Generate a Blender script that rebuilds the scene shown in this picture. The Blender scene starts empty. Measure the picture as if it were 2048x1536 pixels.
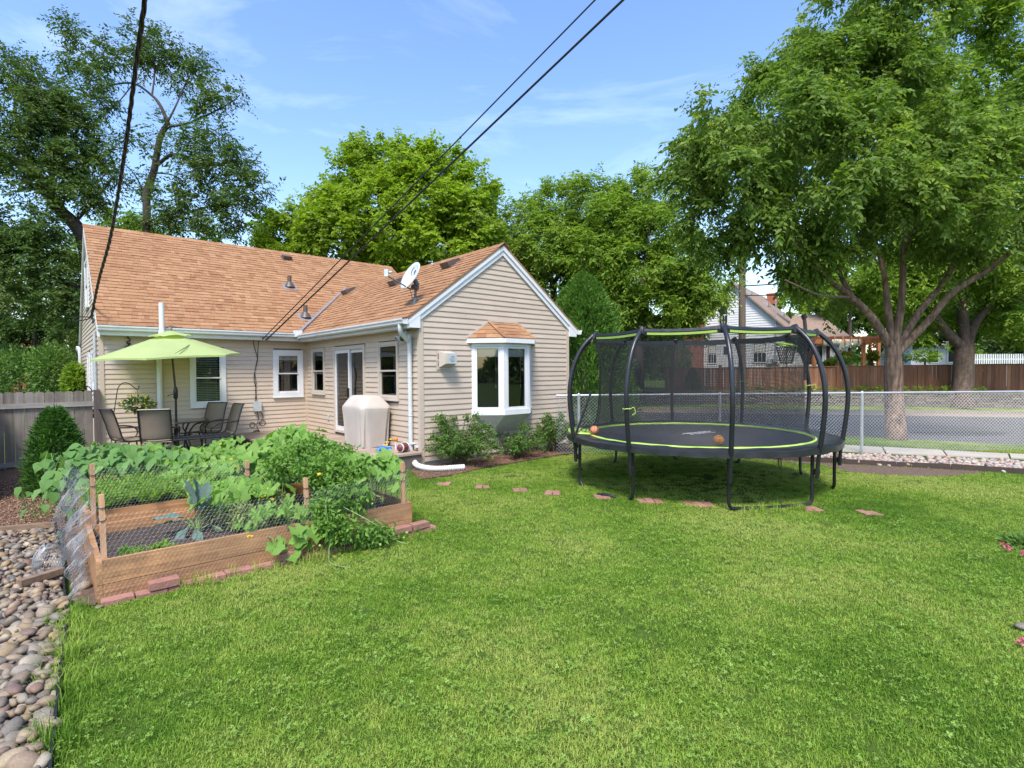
import bpy, math, random
import numpy as np
from mathutils import Vector, Matrix
random.seed(7)
RNG = np.random.default_rng(7)
SC = bpy.context.scene
COL = SC.collection
R = math.radians
# ------------------------------------------------------------------ camera
F_PX, PITCH, ROLL, YAW, CAM_H = 1065.28, 0.0224630, -0.0069829, 0.719118, 1.70
cam_d = bpy.data.cameras.new('camera')
cam_d.sensor_width = 36.0
cam_d.lens = 36.0 * F_PX / 2048.0
cam_d.clip_start, cam_d.clip_end = 0.05, 2000.0
cam = bpy.data.objects.new('camera', cam_d)
COL.objects.link(cam)
_cp, _sp = math.cos(PITCH), math.sin(PITCH)
_right, _up, _fwd = Vector((1, 0, 0)), Vector((0, _sp, _cp)), Vector((0, _cp, -_sp))
_cr, _sr = math.cos(ROLL), math.sin(ROLL)
# image x axis u' = c u - s v (v down):  rotate the camera about its forward axis
_cx = _right * _cr + _up * _sr
_cy = _up * _cr - _right * _sr
cam.matrix_world = Matrix(((_cx.x, _cy.x, -_fwd.x, 0), (_cx.y, _cy.y, -_fwd.y, 0), (_cx.z, _cy.z, -_fwd.z, CAM_H), (0, 0, 0, 1)))
SC.camera = cam
# ------------------------------------------------------------------ sky and sun
SUN_EL, SUN_AZ = R(57), R(186)          # azimuth clockwise from +Y: the sun stands behind the camera
world = bpy.data.worlds.new('World')
SC.world = world
world.use_nodes = True
wn, wl = world.node_tree.nodes, world.node_tree.links
wn.clear()
sky = wn.new('ShaderNodeTexSky')
sky.sky_type = 'NISHITA'
sky.sun_disc = False
sky.sun_elevation = SUN_EL
sky.sun_rotation = SUN_AZ
sky.air_density, sky.dust_density, sky.ozone_density = 1.25, 1.2, 1.6
hs = wn.new('ShaderNodeHueSaturation')
hs.inputs['Saturation'].default_value = 1.18
hs.inputs['Value'].default_value = 1.0
hs.inputs['Hue'].default_value = 0.511
tcw = wn.new('ShaderNodeTexCoord')
mpw = wn.new('ShaderNodeMapping')
mpw.inputs['Rotation'].default_value = (0.0, 0.0, 0.6)
mpw.inputs['Scale'].default_value = (1.1, 2.4, 4.2)
nzw = wn.new('ShaderNodeTexNoise')
nzw.inputs['Scale'].default_value = 1.5
nzw.inputs['Detail'].default_value = 7.0
nzw.inputs['Roughness'].default_value = 0.62
nzw.inputs['Distortion'].default_value = 0.9
crw = wn.new('ShaderNodeValToRGB')
crw.color_ramp.elements[0].position, crw.color_ramp.elements[0].color = 0.52, (0, 0, 0, 1)
crw.color_ramp.elements[1].position, crw.color_ramp.elements[1].color = 1.0, (0.30, 0.30, 0.30, 1)
mxw = wn.new('ShaderNodeMix')
mxw.data_type = 'RGBA'
mxw.inputs[7].default_value = (7.4, 8.0, 8.8, 1)
bgw = wn.new('ShaderNodeBackground')
bgw.inputs['Strength'].default_value = 0.125
outw = wn.new('ShaderNodeOutputWorld')
wl.new(tcw.outputs['Generated'], mpw.inputs['Vector'])
wl.new(mpw.outputs['Vector'], nzw.inputs['Vector'])
wl.new(nzw.outputs['Fac'], crw.inputs['Fac'])
wl.new(sky.outputs['Color'], hs.inputs['Color'])
wl.new(hs.outputs['Color'], mxw.inputs[6])
wl.new(crw.outputs['Color'], mxw.inputs[0])
wl.new(mxw.outputs[2], bgw.inputs['Color'])
wl.new(bgw.outputs['Background'], outw.inputs['Surface'])
sun_d = bpy.data.lights.new('sun', 'SUN')
sun_d.energy = 2.0
sun_d.angle = R(14.0)
sun_d.color = (1.0, 0.94, 0.86)
sun = bpy.data.objects.new('sun', sun_d)
COL.objects.link(sun)
_sd = Vector((math.sin(SUN_AZ) * math.cos(SUN_EL), math.cos(SUN_AZ) * math.cos(SUN_EL), math.sin(SUN_EL)))
sun.rotation_euler = _sd.to_track_quat('Z', 'Y').to_euler()
SC.view_settings.view_transform = 'Standard'
SC.view_settings.look = 'None'
SC.view_settings.gamma = 1.0
SC.view_settings.use_curve_mapping = False
SC.view_settings.exposure = 1.42
SC.cycles.max_bounces = 6
SC.cycles.diffuse_bounces = 3
SC.cycles.transparent_max_bounces = 24
SC.cycles.use_adaptive_sampling = True
SC.cycles.adaptive_threshold = 0.01
try:
    SC.cycles.use_denoising = True
    SC.cycles.denoiser = 'OPENIMAGEDENOISE'
    SC.cycles.denoising_input_passes = 'RGB_ALBEDO_NORMAL'
    SC.cycles.denoising_prefilter = 'NONE'
except Exception:
    pass
SC.cycles.caustics_reflective = False
SC.cycles.caustics_refractive = False

# ------------------------------------------------------------------ measuring: photograph pixel -> place
HOUSE_O = np.array([-1.6424, 9.5478])
HU = np.array([math.cos(YAW), math.sin(YAW)])
HV = np.array([-math.sin(YAW), math.cos(YAW)])
def ray(px, py):
    a, b = px - 1024.0, py - 768.0
    u, v = _cr * a + _sr * b, -_sr * a + _cr * b
    X, Z = u / F_PX, -v / F_PX
    return np.array([X, _cp + Z * _sp, -_sp + Z * _cp])
def G(px, py, z=0.0):                    # where that sight line meets the height z
    r = ray(px, py); t = (z - CAM_H) / r[2]
    return Vector((r[0] * t, r[1] * t, z))
def AT(px, py, y):                       # where it meets the distance y
    r = ray(px, py); t = y / r[1]
    return Vector((r[0] * t, y, CAM_H + r[2] * t))
def HL(x, y, z=0.0):                     # house axes -> world
    p = HOUSE_O + HU * x + HV * y
    return Vector((p[0], p[1], z))
def toH(p):
    d = np.array([p[0], p[1]]) - HOUSE_O
    return float(d @ HU), float(d @ HV)
def sstep(a, b, x):
    t = np.clip((x - a) / (b - a), 0, 1)
    return t * t * (3 - 2 * t)
def gz(x, y):                            # the yard falls a little behind the garden on the left
    x = np.asarray(x, float); y = np.asarray(y, float)
    dx, dy = x - HOUSE_O[0], y - HOUSE_O[1]
    lx = dx * HU[0] + dy * HU[1]
    ly = dx * HV[0] + dy * HV[1]
    return -0.30 * sstep(-4.9, -7.2, lx) * sstep(-3.5, 1.5, ly)

# ------------------------------------------------------------------ mesh helpers
def link(o, parent=None):
    COL.objects.link(o)
    if parent is not None:
        o.parent = parent
    return o
def tag(o, label=None, cat=None, group=None, kind=None):
    if label: o['label'] = label
    if cat: o['category'] = cat
    if group: o['group'] = group
    if kind: o['kind'] = kind
    return o
def empty(name, loc=(0, 0, 0), rz=0.0, parent=None, label=None, cat=None, group=None, kind=None):
    o = bpy.data.objects.new(name, None)
    o.empty_display_size = 0.1
    o.location = loc
    o.rotation_euler = (0, 0, rz)
    link(o, parent)
    return tag(o, label, cat, group, kind)
class MB:
    def __init__(s):
        s.v, s.f = [], []
    def add(s, verts, faces):
        n = len(s.v)
        s.v.extend([tuple(p) for p in verts])
        s.f.extend([tuple(i + n for i in f) for f in faces])
        return s
    def hexa(s, p):                      # eight corners: bottom ring 0-3, top ring 4-7
        return s.add(p, [(3, 2, 1, 0), (4, 5, 6, 7), (0, 1, 5, 4), (1, 2, 6, 5), (2, 3, 7, 6), (3, 0, 4, 7)])
    def box(s, lo, hi):
        x0, y0, z0 = lo; x1, y1, z1 = hi
        return s.hexa([(x0, y0, z0), (x1, y0, z0), (x1, y1, z0), (x0, y1, z0), (x0, y0, z1), (x1, y0, z1), (x1, y1, z1), (x0, y1, z1)])
    def cbox(s, c, size, rot=None):      # centre, size, optional 3x3
        h = [a / 2 for a in size]
        P = [Vector((sx * h[0], sy * h[1], sz * h[2])) for sz in (-1, 1) for sx, sy in ((-1, -1), (1, -1), (1, 1), (-1, 1))]
        c = Vector(c)
        return s.hexa([c + (rot @ p if rot is not None else p) for p in P])
    def beam(s, a, b, w, h, up=(0, 0, 1)):
        a, b = Vector(a), Vector(b)
        d = (b - a).normalized()
        x = d.cross(Vector(up))
        if x.length < 1e-5: x = d.cross(Vector((1, 0, 0)))
        x.normalize(); y = x.cross(d)
        P = []
        for q in (a, b):
            for sx, sy in ((-1, -1), (1, -1), (1, 1), (-1, 1)):
                P.append(q + x * (sx * w / 2) + y * (sy * h / 2))
        return s.hexa(P)
    def tube(s, pts, r, n=8, caps=True, closed=False):
        pts = [Vector(p) for p in pts]
        m = len(pts)
        rr = r if hasattr(r, '__len__') else [r] * m
        rings = []
        prev = None
        for i, p in enumerate(pts):
            if closed:
                t = pts[(i + 1) % m] - pts[i - 1]
            else:
                t = pts[min(i + 1, m - 1)] - pts[max(i - 1, 0)]
            if t.length < 1e-9: t = Vector((0, 0, 1))
            t.normalize()
            if prev is None:
                x = t.cross(Vector((0, 0, 1)))
                if x.length < 1e-3: x = t.cross(Vector((1, 0, 0)))
            else:
                x = prev - t * prev.dot(t)
                if x.length < 1e-6: x = t.cross(Vector((1, 0, 0)))
            x.normalize(); prev = x
            y = t.cross(x)
            rings.append([p + (x * math.cos(2 * math.pi * k / n) + y * math.sin(2 * math.pi * k / n)) * rr[i] for k in range(n)])
        base = len(s.v)
        for g in rings: s.v.extend([tuple(q) for q in g])
        L = m if closed else m - 1
        for i in range(L):
            a, b = base + i * n, base + ((i + 1) % m) * n
            for k in range(n):
                s.f.append((a + k, a + (k + 1) % n, b + (k + 1) % n, b + k))
        if caps and not closed:
            s.f.append(tuple(base + k for k in reversed(range(n))))
            s.f.append(tuple(base + (m - 1) * n + k for k in range(n)))
        return s
    def lathe(s, prof, n=16, c=(0, 0, 0), caps=True):
        base = len(s.v)
        for r, z in prof:
            for k in range(n):
                a = 2 * math.pi * k / n
                s.v.append((c[0] + r * math.cos(a), c[1] + r * math.sin(a), c[2] + z))
        for i in range(len(prof) - 1):
            for k in range(n):
                s.f.append((base + i * n + k, base + i * n + (k + 1) % n, base + (i + 1) * n + (k + 1) % n, base + (i + 1) * n + k))
        if caps:
            s.f.append(tuple(base + k for k in reversed(range(n))))
            s.f.append(tuple(base + (len(prof) - 1) * n + k for k in range(n)))
        return s
    def extrude(s, prof, a, b, x, y):    # closed 2-D profile swept from a to b; x, y = profile axes
        a, b, x, y = Vector(a), Vector(b), Vector(x), Vector(y)
        n = len(prof)
        P = [q + x * u + y * v for q in (a, b) for u, v in prof]
        F = [(k, (k + 1) % n, n + (k + 1) % n, n + k) for k in range(n)]
        F += [tuple(reversed(range(n))), tuple(range(n, 2 * n))]
        return s.add(P, F)
    def sphere(s, c, r, nu=12, nv=8, sc=(1, 1, 1)):
        base = len(s.v)
        c = Vector(c)
        s.v.append((c.x, c.y, c.z - r * sc[2]))
        for j in range(1, nv):
            t = -math.pi / 2 + math.pi * j / nv
            for k in range(nu):
                a = 2 * math.pi * k / nu
                s.v.append((c.x + r * sc[0] * math.cos(t) * math.cos(a), c.y + r * sc[1] * math.cos(t) * math.sin(a), c.z + r * sc[2] * math.sin(t)))
        s.v.append((c.x, c.y, c.z + r * sc[2]))
        for k in range(nu):
            s.f.append((base, base + 1 + (k + 1) % nu, base + 1 + k))
            e = base + 1 + (nv - 2) * nu
            s.f.append((e + k, e + (k + 1) % nu, base + 1 + (nv - 1) * nu))
        for j in range(nv - 2):
            for k in range(nu):
                a = base + 1 + j * nu
                s.f.append((a + k, a + (k + 1) % nu, a + nu + (k + 1) % nu, a + nu + k))
        return s
    def mesh(s, name, mat=None, smooth=False):
        me = bpy.data.meshes.new(name)
        me.from_pydata(s.v, [], s.f)
        if mat is not None: me.materials.append(mat)
        if smooth:
            me.polygons.foreach_set('use_smooth', [True] * len(me.polygons))
            try: me.set_sharp_from_angle(angle=R(40))
            except Exception: pass
        me.update()
        return me
    def obj(s, name, mat, parent=None, smooth=False, **kw):
        return tag(link(bpy.data.objects.new(name, s.mesh(name, mat, smooth)), parent), **kw)
def fastmesh(name, V, T, mat, smooth=False):         # numpy triangles
    me = bpy.data.meshes.new(name)
    V = np.ascontiguousarray(V, np.float32); T = np.ascontiguousarray(T, np.int32)
    me.vertices.add(len(V)); me.vertices.foreach_set('co', V.ravel())
    me.loops.add(T.size); me.loops.foreach_set('vertex_index', T.ravel())
    k = T.shape[1]
    me.polygons.add(len(T))
    me.polygons.foreach_set('loop_start', np.arange(len(T), dtype=np.int32) * k)
    if smooth: me.polygons.foreach_set('use_smooth', np.ones(len(T), bool))
    me.update(calc_edges=True)
    if mat is not None: me.materials.append(mat)
    return me
def mobj(name, me, parent=None, loc=None, rot=None, scale=None, **kw):
    o = bpy.data.objects.new(name, me)
    if loc is not None: o.location = loc
    if rot is not None: o.rotation_euler = rot
    if scale is not None: o.scale = scale
    return tag(link(o, parent), **kw)
def copy_tree(o, parent=None):
    c = o.copy()
    COL.objects.link(c)
    if parent is not None: c.parent = parent
    for ch in list(o.children): copy_tree(ch, c)
    return c
def spline(P, n):                         # Catmull-Rom through the points
    P = [Vector(p) for p in P]
    Q = [P[0] * 2 - P[1]] + P + [P[-1] * 2 - P[-2]]
    out = []
    for i in range(1, len(Q) - 2):
        a, b, c, d = Q[i - 1], Q[i], Q[i + 1], Q[i + 2]
        for k in range(n):
            t = k / n
            out.append(0.5 * ((2 * b) + (c - a) * t + (2 * a - 5 * b + 4 * c - d) * t * t + (3 * b - a - 3 * c + d) * t ** 3))
    out.append(P[-1])
    return out

# ------------------------------------------------------------------ materials
def rnd_node(nt):                         # one random number per piece (object or mesh island)
    oi = nt.nodes.new('ShaderNodeObjectInfo')
    ge = nt.nodes.new('ShaderNodeNewGeometry')
    ad = nt.nodes.new('ShaderNodeMath'); ad.operation = 'ADD'
    fr = nt.nodes.new('ShaderNodeMath'); fr.operation = 'FRACT'
    nt.links.new(oi.outputs['Random'], ad.inputs[0])
    nt.links.new(ge.outputs['Random Per Island'], ad.inputs[1])
    nt.links.new(ad.outputs[0], fr.inputs[0])
    return fr.outputs[0]
def c4(c): return (c[0], c[1], c[2], 1.0)
def M(name, cols, rough=0.6, noise=None, bump=None, metal=0.0, spec=0.5, transl=0.0, grain=None, coord='Object', stretch=(1, 1, 1), noise2=None, coat=0.0, alpha=None, sheen=0.0):
    """cols: one colour, or several picked per piece.  noise=(scale, amount[, colour]);  grain=(scale, amount) along x;  bump=(scale, strength)."""
    m = bpy.data.materials.new(name)
    m.use_nodes = True
    nt = m.node_tree
    N, L = nt.nodes, nt.links
    bs = N['Principled BSDF']
    out = N['Material Output']
    bs.inputs['Roughness'].default_value = rough
    bs.inputs['Metallic'].default_value = metal
    bs.inputs['Specular IOR Level'].default_value = spec
    bs.inputs['Coat Weight'].default_value = coat
    tc = N.new('ShaderNodeTexCoord')
    if isinstance(cols[0], (int, float)): cols = [cols]
    rn = rnd_node(nt)
    if len(cols) > 1:
        cr = N.new('ShaderNodeValToRGB')
        el = cr.color_ramp.elements
        while len(el) < len(cols): el.new(0.5)
        for i, c in enumerate(cols):
            el[i].position = i / (len(cols) - 1); el[i].color = c4(c)
        L.new(rn, cr.inputs['Fac'])
        col = cr.outputs['Color']
    else:
        rgb = N.new('ShaderNodeRGB'); rgb.outputs[0].default_value = c4(cols[0])
        col = rgb.outputs[0]
    # shift the pattern from piece to piece
    sc = N.new('ShaderNodeVectorMath'); sc.operation = 'SCALE'
    cmb = N.new('ShaderNodeCombineXYZ')
    for k in range(3): L.new(rn, cmb.inputs[k])
    L.new(cmb.outputs[0], sc.inputs[0]); sc.inputs['Scale'].default_value = 37.0
    mp = N.new('ShaderNodeMapping'); mp.inputs['Scale'].default_value = stretch
    L.new(tc.outputs[coord], mp.inputs['Vector'])
    av = N.new('ShaderNodeVectorMath'); av.operation = 'ADD'
    L.new(mp.outputs[0], av.inputs[0]); L.new(sc.outputs[0], av.inputs[1])
    vec = av.outputs[0]
    def mixin(col, scale, amt, colour=None, detail=5.0, st=None):
        nz = N.new('ShaderNodeTexNoise'); nz.inputs['Scale'].default_value = scale; nz.inputs['Detail'].default_value = detail
        nz.inputs['Roughness'].default_value = 0.6
        v = vec
        if st is not None:
            m2 = N.new('ShaderNodeMapping'); m2.inputs['Scale'].default_value = st
            L.new(vec, m2.inputs['Vector']); v = m2.outputs[0]
        L.new(v, nz.inputs['Vector'])
        if colour is None:
            mr = N.new('ShaderNodeMapRange')
            mr.inputs['From Min'].default_value, mr.inputs['From Max'].default_value = 0.3, 0.7
            mr.inputs['To Min'].default_value, mr.inputs['To Max'].default_value = 1 - amt, 1 + amt
            L.new(nz.outputs['Fac'], mr.inputs['Value'])
            vm = N.new('ShaderNodeVectorMath'); vm.operation = 'SCALE'
            L.new(col, vm.inputs[0]); L.new(mr.outputs[0], vm.inputs['Scale'])
            return vm.outputs[0]
        mr = N.new('ShaderNodeMapRange')
        mr.inputs['From Min'].default_value, mr.inputs['From Max'].default_value = 0.45, 0.7
        mr.inputs['To Min'].default_value, mr.inputs['To Max'].default_value = 0, amt
        L.new(nz.outputs['Fac'], mr.inputs['Value'])
        mx = N.new('ShaderNodeMix'); mx.data_type = 'RGBA'
        L.new(mr.outputs[0], mx.inputs[0]); L.new(col, mx.inputs[6]); mx.inputs[7].default_value = c4(colour)
        return mx.outputs[2]
    if noise: col = mixin(col, *noise)
    if noise2: col = mixin(col, *noise2)
    if grain: col = mixin(col, grain[0], grain[1], None, 8.0, grain[2] if len(grain) > 2 else (0.06, 1, 1))
    L.new(col, bs.inputs['Base Color'])
    if bump:
        nz = N.new('ShaderNodeTexNoise'); nz.inputs['Scale'].default_value = bump[0]; nz.inputs['Detail'].default_value = 6.0
        v = vec
        if len(bump) > 2:
            m2 = N.new('ShaderNodeMapping'); m2.inputs['Scale'].default_value = bump[2]
            L.new(vec, m2.inputs['Vector']); v = m2.outputs[0]
        L.new(v, nz.inputs['Vector'])
        bp = N.new('ShaderNodeBump'); bp.inputs['Strength'].default_value = bump[1]; bp.inputs['Distance'].default_value = 0.01
        L.new(nz.outputs['Fac'], bp.inputs['Height']); L.new(bp.outputs[0], bs.inputs['Normal'])
    if transl > 0:
        tr = N.new('ShaderNodeBsdfTranslucent')
        g = N.new('ShaderNodeVectorMath'); g.operation = 'MULTIPLY'; g.inputs[1].default_value = (1.25, 1.35, 0.6)
        L.new(col, g.inputs[0]); L.new(g.outputs[0], tr.inputs['Color'])
        mx = N.new('ShaderNodeMixShader'); mx.inputs[0].default_value = transl
        L.new(bs.outputs[0], mx.inputs[1]); L.new(tr.outputs[0], mx.inputs[2]); L.new(mx.outputs[0], out.inputs['Surface'])
    if alpha is not None:
        tp = N.new('ShaderNodeBsdfTransparent')
        mx = N.new('ShaderNodeMixShader'); mx.inputs[0].default_value = alpha
        L.new(tp.outputs[0], mx.inputs[1]); L.new(bs.outputs[0], mx.inputs[2]); L.new(mx.outputs[0], out.inputs['Surface'])
    return m
def glass_mat(name, tint=(0.75, 0.78, 0.78), refl=0.10):
    m = bpy.data.materials.new(name); m.use_nodes = True
    nt = m.node_tree; N, L = nt.nodes, nt.links
    N.remove(N['Principled BSDF'])
    tp = N.new('ShaderNodeBsdfTransparent'); tp.inputs[0].default_value = c4(tint)
    gl = N.new('ShaderNodeBsdfGlossy'); gl.inputs['Roughness'].default_value = 0.02
    fr = N.new('ShaderNodeFresnel'); fr.inputs['IOR'].default_value = 1.5
    ad = N.new('ShaderNodeMath'); ad.operation = 'ADD'; ad.use_clamp = True; ad.inputs[1].default_value = refl
    mx = N.new('ShaderNodeMixShader')
    L.new(fr.outputs[0], ad.inputs[0]); L.new(ad.outputs[0], mx.inputs[0])
    L.new(tp.outputs[0], mx.inputs[1]); L.new(gl.outputs[0], mx.inputs[2])
    L.new(mx.outputs[0], N['Material Output'].inputs['Surface'])
    return m
MAT = {}
MAT['siding'] = M('vinyl_siding', [(0.475, 0.386, 0.302), (0.50, 0.408, 0.32), (0.487, 0.396, 0.31)], 0.5, noise=(1.7, 0.07), noise2=(0.9, 0.12, (0.42, 0.34, 0.26)), bump=(60, 0.04), grain=(40, 0.02))
MAT['sidewall'] = M('wall_core', (0.25, 0.20, 0.15), 0.8)
MAT['trim'] = M('white_trim', (0.648, 0.657, 0.666), 0.35, noise=(3, 0.05))
MAT['trim_beige'] = M('beige_trim', (0.495, 0.432, 0.365), 0.4, noise=(3, 0.05))
MAT['gutter'] = M('white_aluminium', (0.558, 0.581, 0.585), 0.35, noise=(5, 0.08), noise2=(9, 0.25, (0.50, 0.50, 0.46)))
MAT['soffit'] = M('soffit', (0.594, 0.594, 0.567), 0.5, noise=(6, 0.08))
MAT['shingle'] = M('tan_shingle', [(0.298, 0.158, 0.084), (0.345, 0.192, 0.102), (0.262, 0.130, 0.068), (0.368, 0.212, 0.116), (0.312, 0.168, 0.088), (0.328, 0.181, 0.095)], 0.95, noise=(160, 0.30), noise2=(1.1, 0.12), bump=(260, 0.6), spec=0.15)
MAT['roofdeck'] = M('roof_underlay', (0.20, 0.12, 0.07), 0.9)
MAT['darkmetal'] = M('brown_metal', (0.085, 0.065, 0.055), 0.45, noise=(12, 0.15))
MAT['greymetal'] = M('grey_flashing', (0.20, 0.19, 0.19), 0.5, noise=(12, 0.2))
MAT['concrete'] = M('foundation', (0.34, 0.31, 0.27), 0.9, noise=(6, 0.15), bump=(40, 0.4))
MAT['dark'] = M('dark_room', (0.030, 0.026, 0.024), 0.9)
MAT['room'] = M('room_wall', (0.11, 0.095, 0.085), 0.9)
MAT['glass'] = glass_mat('window_glass')
MAT['tableglass'] = glass_mat('table_glass', (0.60, 0.66, 0.64), 0.10)
MAT['blind'] = M('blind_slat', (0.630, 0.630, 0.558), 0.5)
MAT['black'] = M('black_metal', (0.012, 0.012, 0.013), 0.38, noise=(9, 0.2))
MAT['blackfoam'] = M('black_foam_sleeve', (0.014, 0.015, 0.018), 0.34, noise=(15, 0.2), bump=(30, 0.25))
MAT['blackvinyl'] = M('black_vinyl', (0.016, 0.017, 0.019), 0.30, noise=(6, 0.25), bump=(9, 0.6))
MAT['lime'] = M('lime_vinyl', (0.36, 0.52, 0.10), 0.45, noise=(5, 0.08))
MAT['mat'] = M('jump_mat', (0.022, 0.023, 0.026), 0.55, noise=(3, 0.15), bump=(200, 0.1))
MAT['cedar'] = M('cedar_board', [(0.351, 0.176, 0.071), (0.408, 0.214, 0.090), (0.380, 0.195, 0.081)], 0.75, grain=(34, 0.32), noise=(2.2, 0.22), noise2=(6.5, 0.55, (0.20, 0.085, 0.035)), bump=(60, 0.25, (0.06, 1, 1)))
MAT['stake'] = M('stake_wood', [(0.44, 0.24, 0.13), (0.50, 0.29, 0.16)], 0.75, grain=(40, 0.2, (1, 1, 0.06)), bump=(60, 0.25, (1, 1, 0.06)))
MAT['greywood'] = M('weathered_picket', [(0.138, 0.115, 0.096), (0.19, 0.160, 0.136), (0.155, 0.128, 0.108), (0.225, 0.196, 0.168)], 0.85, grain=(26, 0.26, (1, 1, 0.05)), noise=(3.0, 0.18), bump=(50, 0.35, (1, 1, 0.05)))
MAT['greyrail'] = M('weathered_rail', [(0.220, 0.200, 0.185), (0.253, 0.231, 0.210)], 0.85, grain=(26, 0.22), noise=(3.0, 0.15), bump=(50, 0.3, (0.05, 1, 1)))
MAT['brownwood'] = M('stained_fence', [(0.145, 0.055, 0.025), (0.25, 0.102, 0.046), (0.185, 0.072, 0.033), (0.35, 0.165, 0.078)], 0.7, grain=(18, 0.22, (1, 1, 0.06)), noise=(2, 0.15))
MAT['deck'] = M('deck_board', [(0.324, 0.243, 0.184), (0.369, 0.279, 0.216), (0.297, 0.225, 0.171)], 0.8, grain=(26, 0.15), noise=(3, 0.15))
MAT['patio'] = M('patio_slab', [(0.266, 0.252, 0.237), (0.304, 0.285, 0.266)], 0.9, noise=(5, 0.15), bump=(50, 0.3))
MAT['brick'] = M('paver_brick', [(0.281, 0.132, 0.102), (0.323, 0.162, 0.123), (0.246, 0.115, 0.089)], 0.9, noise=(20, 0.2), bump=(70, 0.5))
MAT['redbrick'] = M('house_brick', [(0.28, 0.085, 0.045), (0.34, 0.11, 0.06), (0.24, 0.075, 0.045)], 0.9, noise=(20, 0.2))
MAT['soil'] = M('garden_soil', (0.045, 0.032, 0.025), 0.95, noise=(40, 0.5), noise2=(90, 0.5, (0.10, 0.075, 0.055)), bump=(60, 1.0), coord='Object')
MAT['mulchbase'] = M('mulch_base', (0.115, 0.062, 0.038), 0.95, noise=(45, 0.5), noise2=(70, 0.6, (0.22, 0.13, 0.08)), bump=(60, 1.0))
MAT['chip'] = M('mulch_chip', [(0.16, 0.08, 0.045), (0.30, 0.17, 0.10), (0.10, 0.052, 0.032), (0.38, 0.25, 0.165), (0.20, 0.105, 0.06)], 0.9)
MAT['dirt'] = M('bare_dirt', (0.115, 0.075, 0.052), 0.95, noise=(20, 0.35), bump=(50, 0.8))
MAT['stone'] = M('river_stone', [(0.261, 0.223, 0.169), (0.180, 0.097, 0.063), (0.113, 0.109, 0.097), (0.297, 0.227, 0.140), (0.207, 0.147, 0.097), (0.077, 0.074, 0.066), (0.243, 0.168, 0.108), (0.225, 0.197, 0.158), (0.144, 0.122, 0.094), (0.288, 0.197, 0.094), (0.135, 0.122, 0.101), (0.342, 0.290, 0.209)], 0.62, noise=(9, 0.22), noise2=(60, 0.2), bump=(40, 0.25))
MAT['palestone'] = M('pale_river_stone', [(0.42, 0.34, 0.28), (0.34, 0.24, 0.19), (0.46, 0.40, 0.34), (0.24, 0.22, 0.21), (0.42, 0.29, 0.22), (0.38, 0.335, 0.30), (0.29, 0.19, 0.15)], 0.6, noise=(9, 0.15), bump=(40, 0.12))
MAT['rockbase'] = M('gravel_base', (0.11, 0.095, 0.085), 0.95, noise=(30, 0.5), bump=(40, 1.0))
MAT['wallstone'] = M('limestone_block', [(0.20, 0.158, 0.112), (0.15, 0.122, 0.095), (0.26, 0.21, 0.152), (0.11, 0.092, 0.075), (0.225, 0.18, 0.13)], 0.9, noise=(6, 0.22), bump=(18, 0.7))
MAT['asphalt'] = M('asphalt', (0.088, 0.085, 0.082), 0.9, noise=(0.6, 0.14), noise2=(60, 0.2), bump=(120, 0.3))
MAT['patch'] = M('asphalt_patch', (0.04, 0.04, 0.041), 0.9, noise=(10, 0.2))
MAT['sidewalk'] = M('sidewalk_concrete', [(0.380, 0.342, 0.294), (0.408, 0.370, 0.318)], 0.9, noise=(2.5, 0.10), noise2=(30, 0.10), bump=(60, 0.2))
MAT['kerb'] = M('kerb_concrete', (0.27, 0.215, 0.16), 0.9, noise=(4, 0.14))
MAT['galv'] = M('galvanized', (0.46, 0.48, 0.49), 0.45, noise=(12, 0.12), metal=0.5)
MAT['wire'] = M('chicken_wire', (0.30, 0.325, 0.34), 0.45, metal=0.4)
MAT['cable'] = M('black_cable', (0.010, 0.010, 0.011), 0.5)
MAT['white'] = M('white_plastic', (0.630, 0.639, 0.639), 0.4, noise=(5, 0.05))
MAT['bark'] = M('bark', (0.100, 0.070, 0.052), 0.95, noise=(9, 0.3), grain=(11, 0.45, (1, 1, 0.16)), bump=(14, 1.0, (1, 1, 0.2)))
MAT['bark_pale'] = M('bark_pale', (0.175, 0.115, 0.080), 0.95, noise=(5, 0.35), grain=(16, 0.75, (1, 1, 0.12)), bump=(22, 1.0, (1, 1, 0.18)))
MAT['bark_dark'] = M('bark_dark', (0.060, 0.047, 0.040), 0.95, noise=(9, 0.3), bump=(14, 1.0, (1, 1, 0.2)))
MAT['polewood'] = M('pole_wood', (0.15, 0.115, 0.095), 0.9, grain=(12, 0.3, (1, 1, 0.05)))
def leafmat(name, cols, transl=0.32, rough=0.5, spec=0.16):
    return M(name, cols, rough, transl=transl, spec=spec)
MAT['leaf_elm'] = leafmat('elm_leaves', [(0.106, 0.179, 0.035), (0.148, 0.238, 0.043), (0.126, 0.209, 0.040), (0.211, 0.295, 0.056), (0.112, 0.194, 0.037), (0.168, 0.251, 0.053)], transl=0.45)
MAT['leaf_linden'] = leafmat('linden_leaves', [(0.189, 0.302, 0.026), (0.257, 0.370, 0.031), (0.216, 0.336, 0.031), (0.311, 0.403, 0.038), (0.162, 0.269, 0.026)], transl=0.48)
MAT['leaf_mid'] = leafmat('mid_leaves', [(0.155, 0.266, 0.036), (0.207, 0.325, 0.043), (0.177, 0.288, 0.038), (0.259, 0.361, 0.050), (0.134, 0.229, 0.031)], transl=0.45)
MAT['leaf_dark'] = leafmat('dark_leaves', [(0.066, 0.123, 0.032), (0.094, 0.161, 0.041), (0.077, 0.138, 0.038), (0.123, 0.189, 0.050)], transl=0.32)
MAT['leaf_cedar'] = leafmat('arborvitae_leaves', [(0.095, 0.211, 0.036), (0.138, 0.274, 0.048), (0.078, 0.176, 0.034), (0.173, 0.309, 0.056)], transl=0.25)
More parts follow.
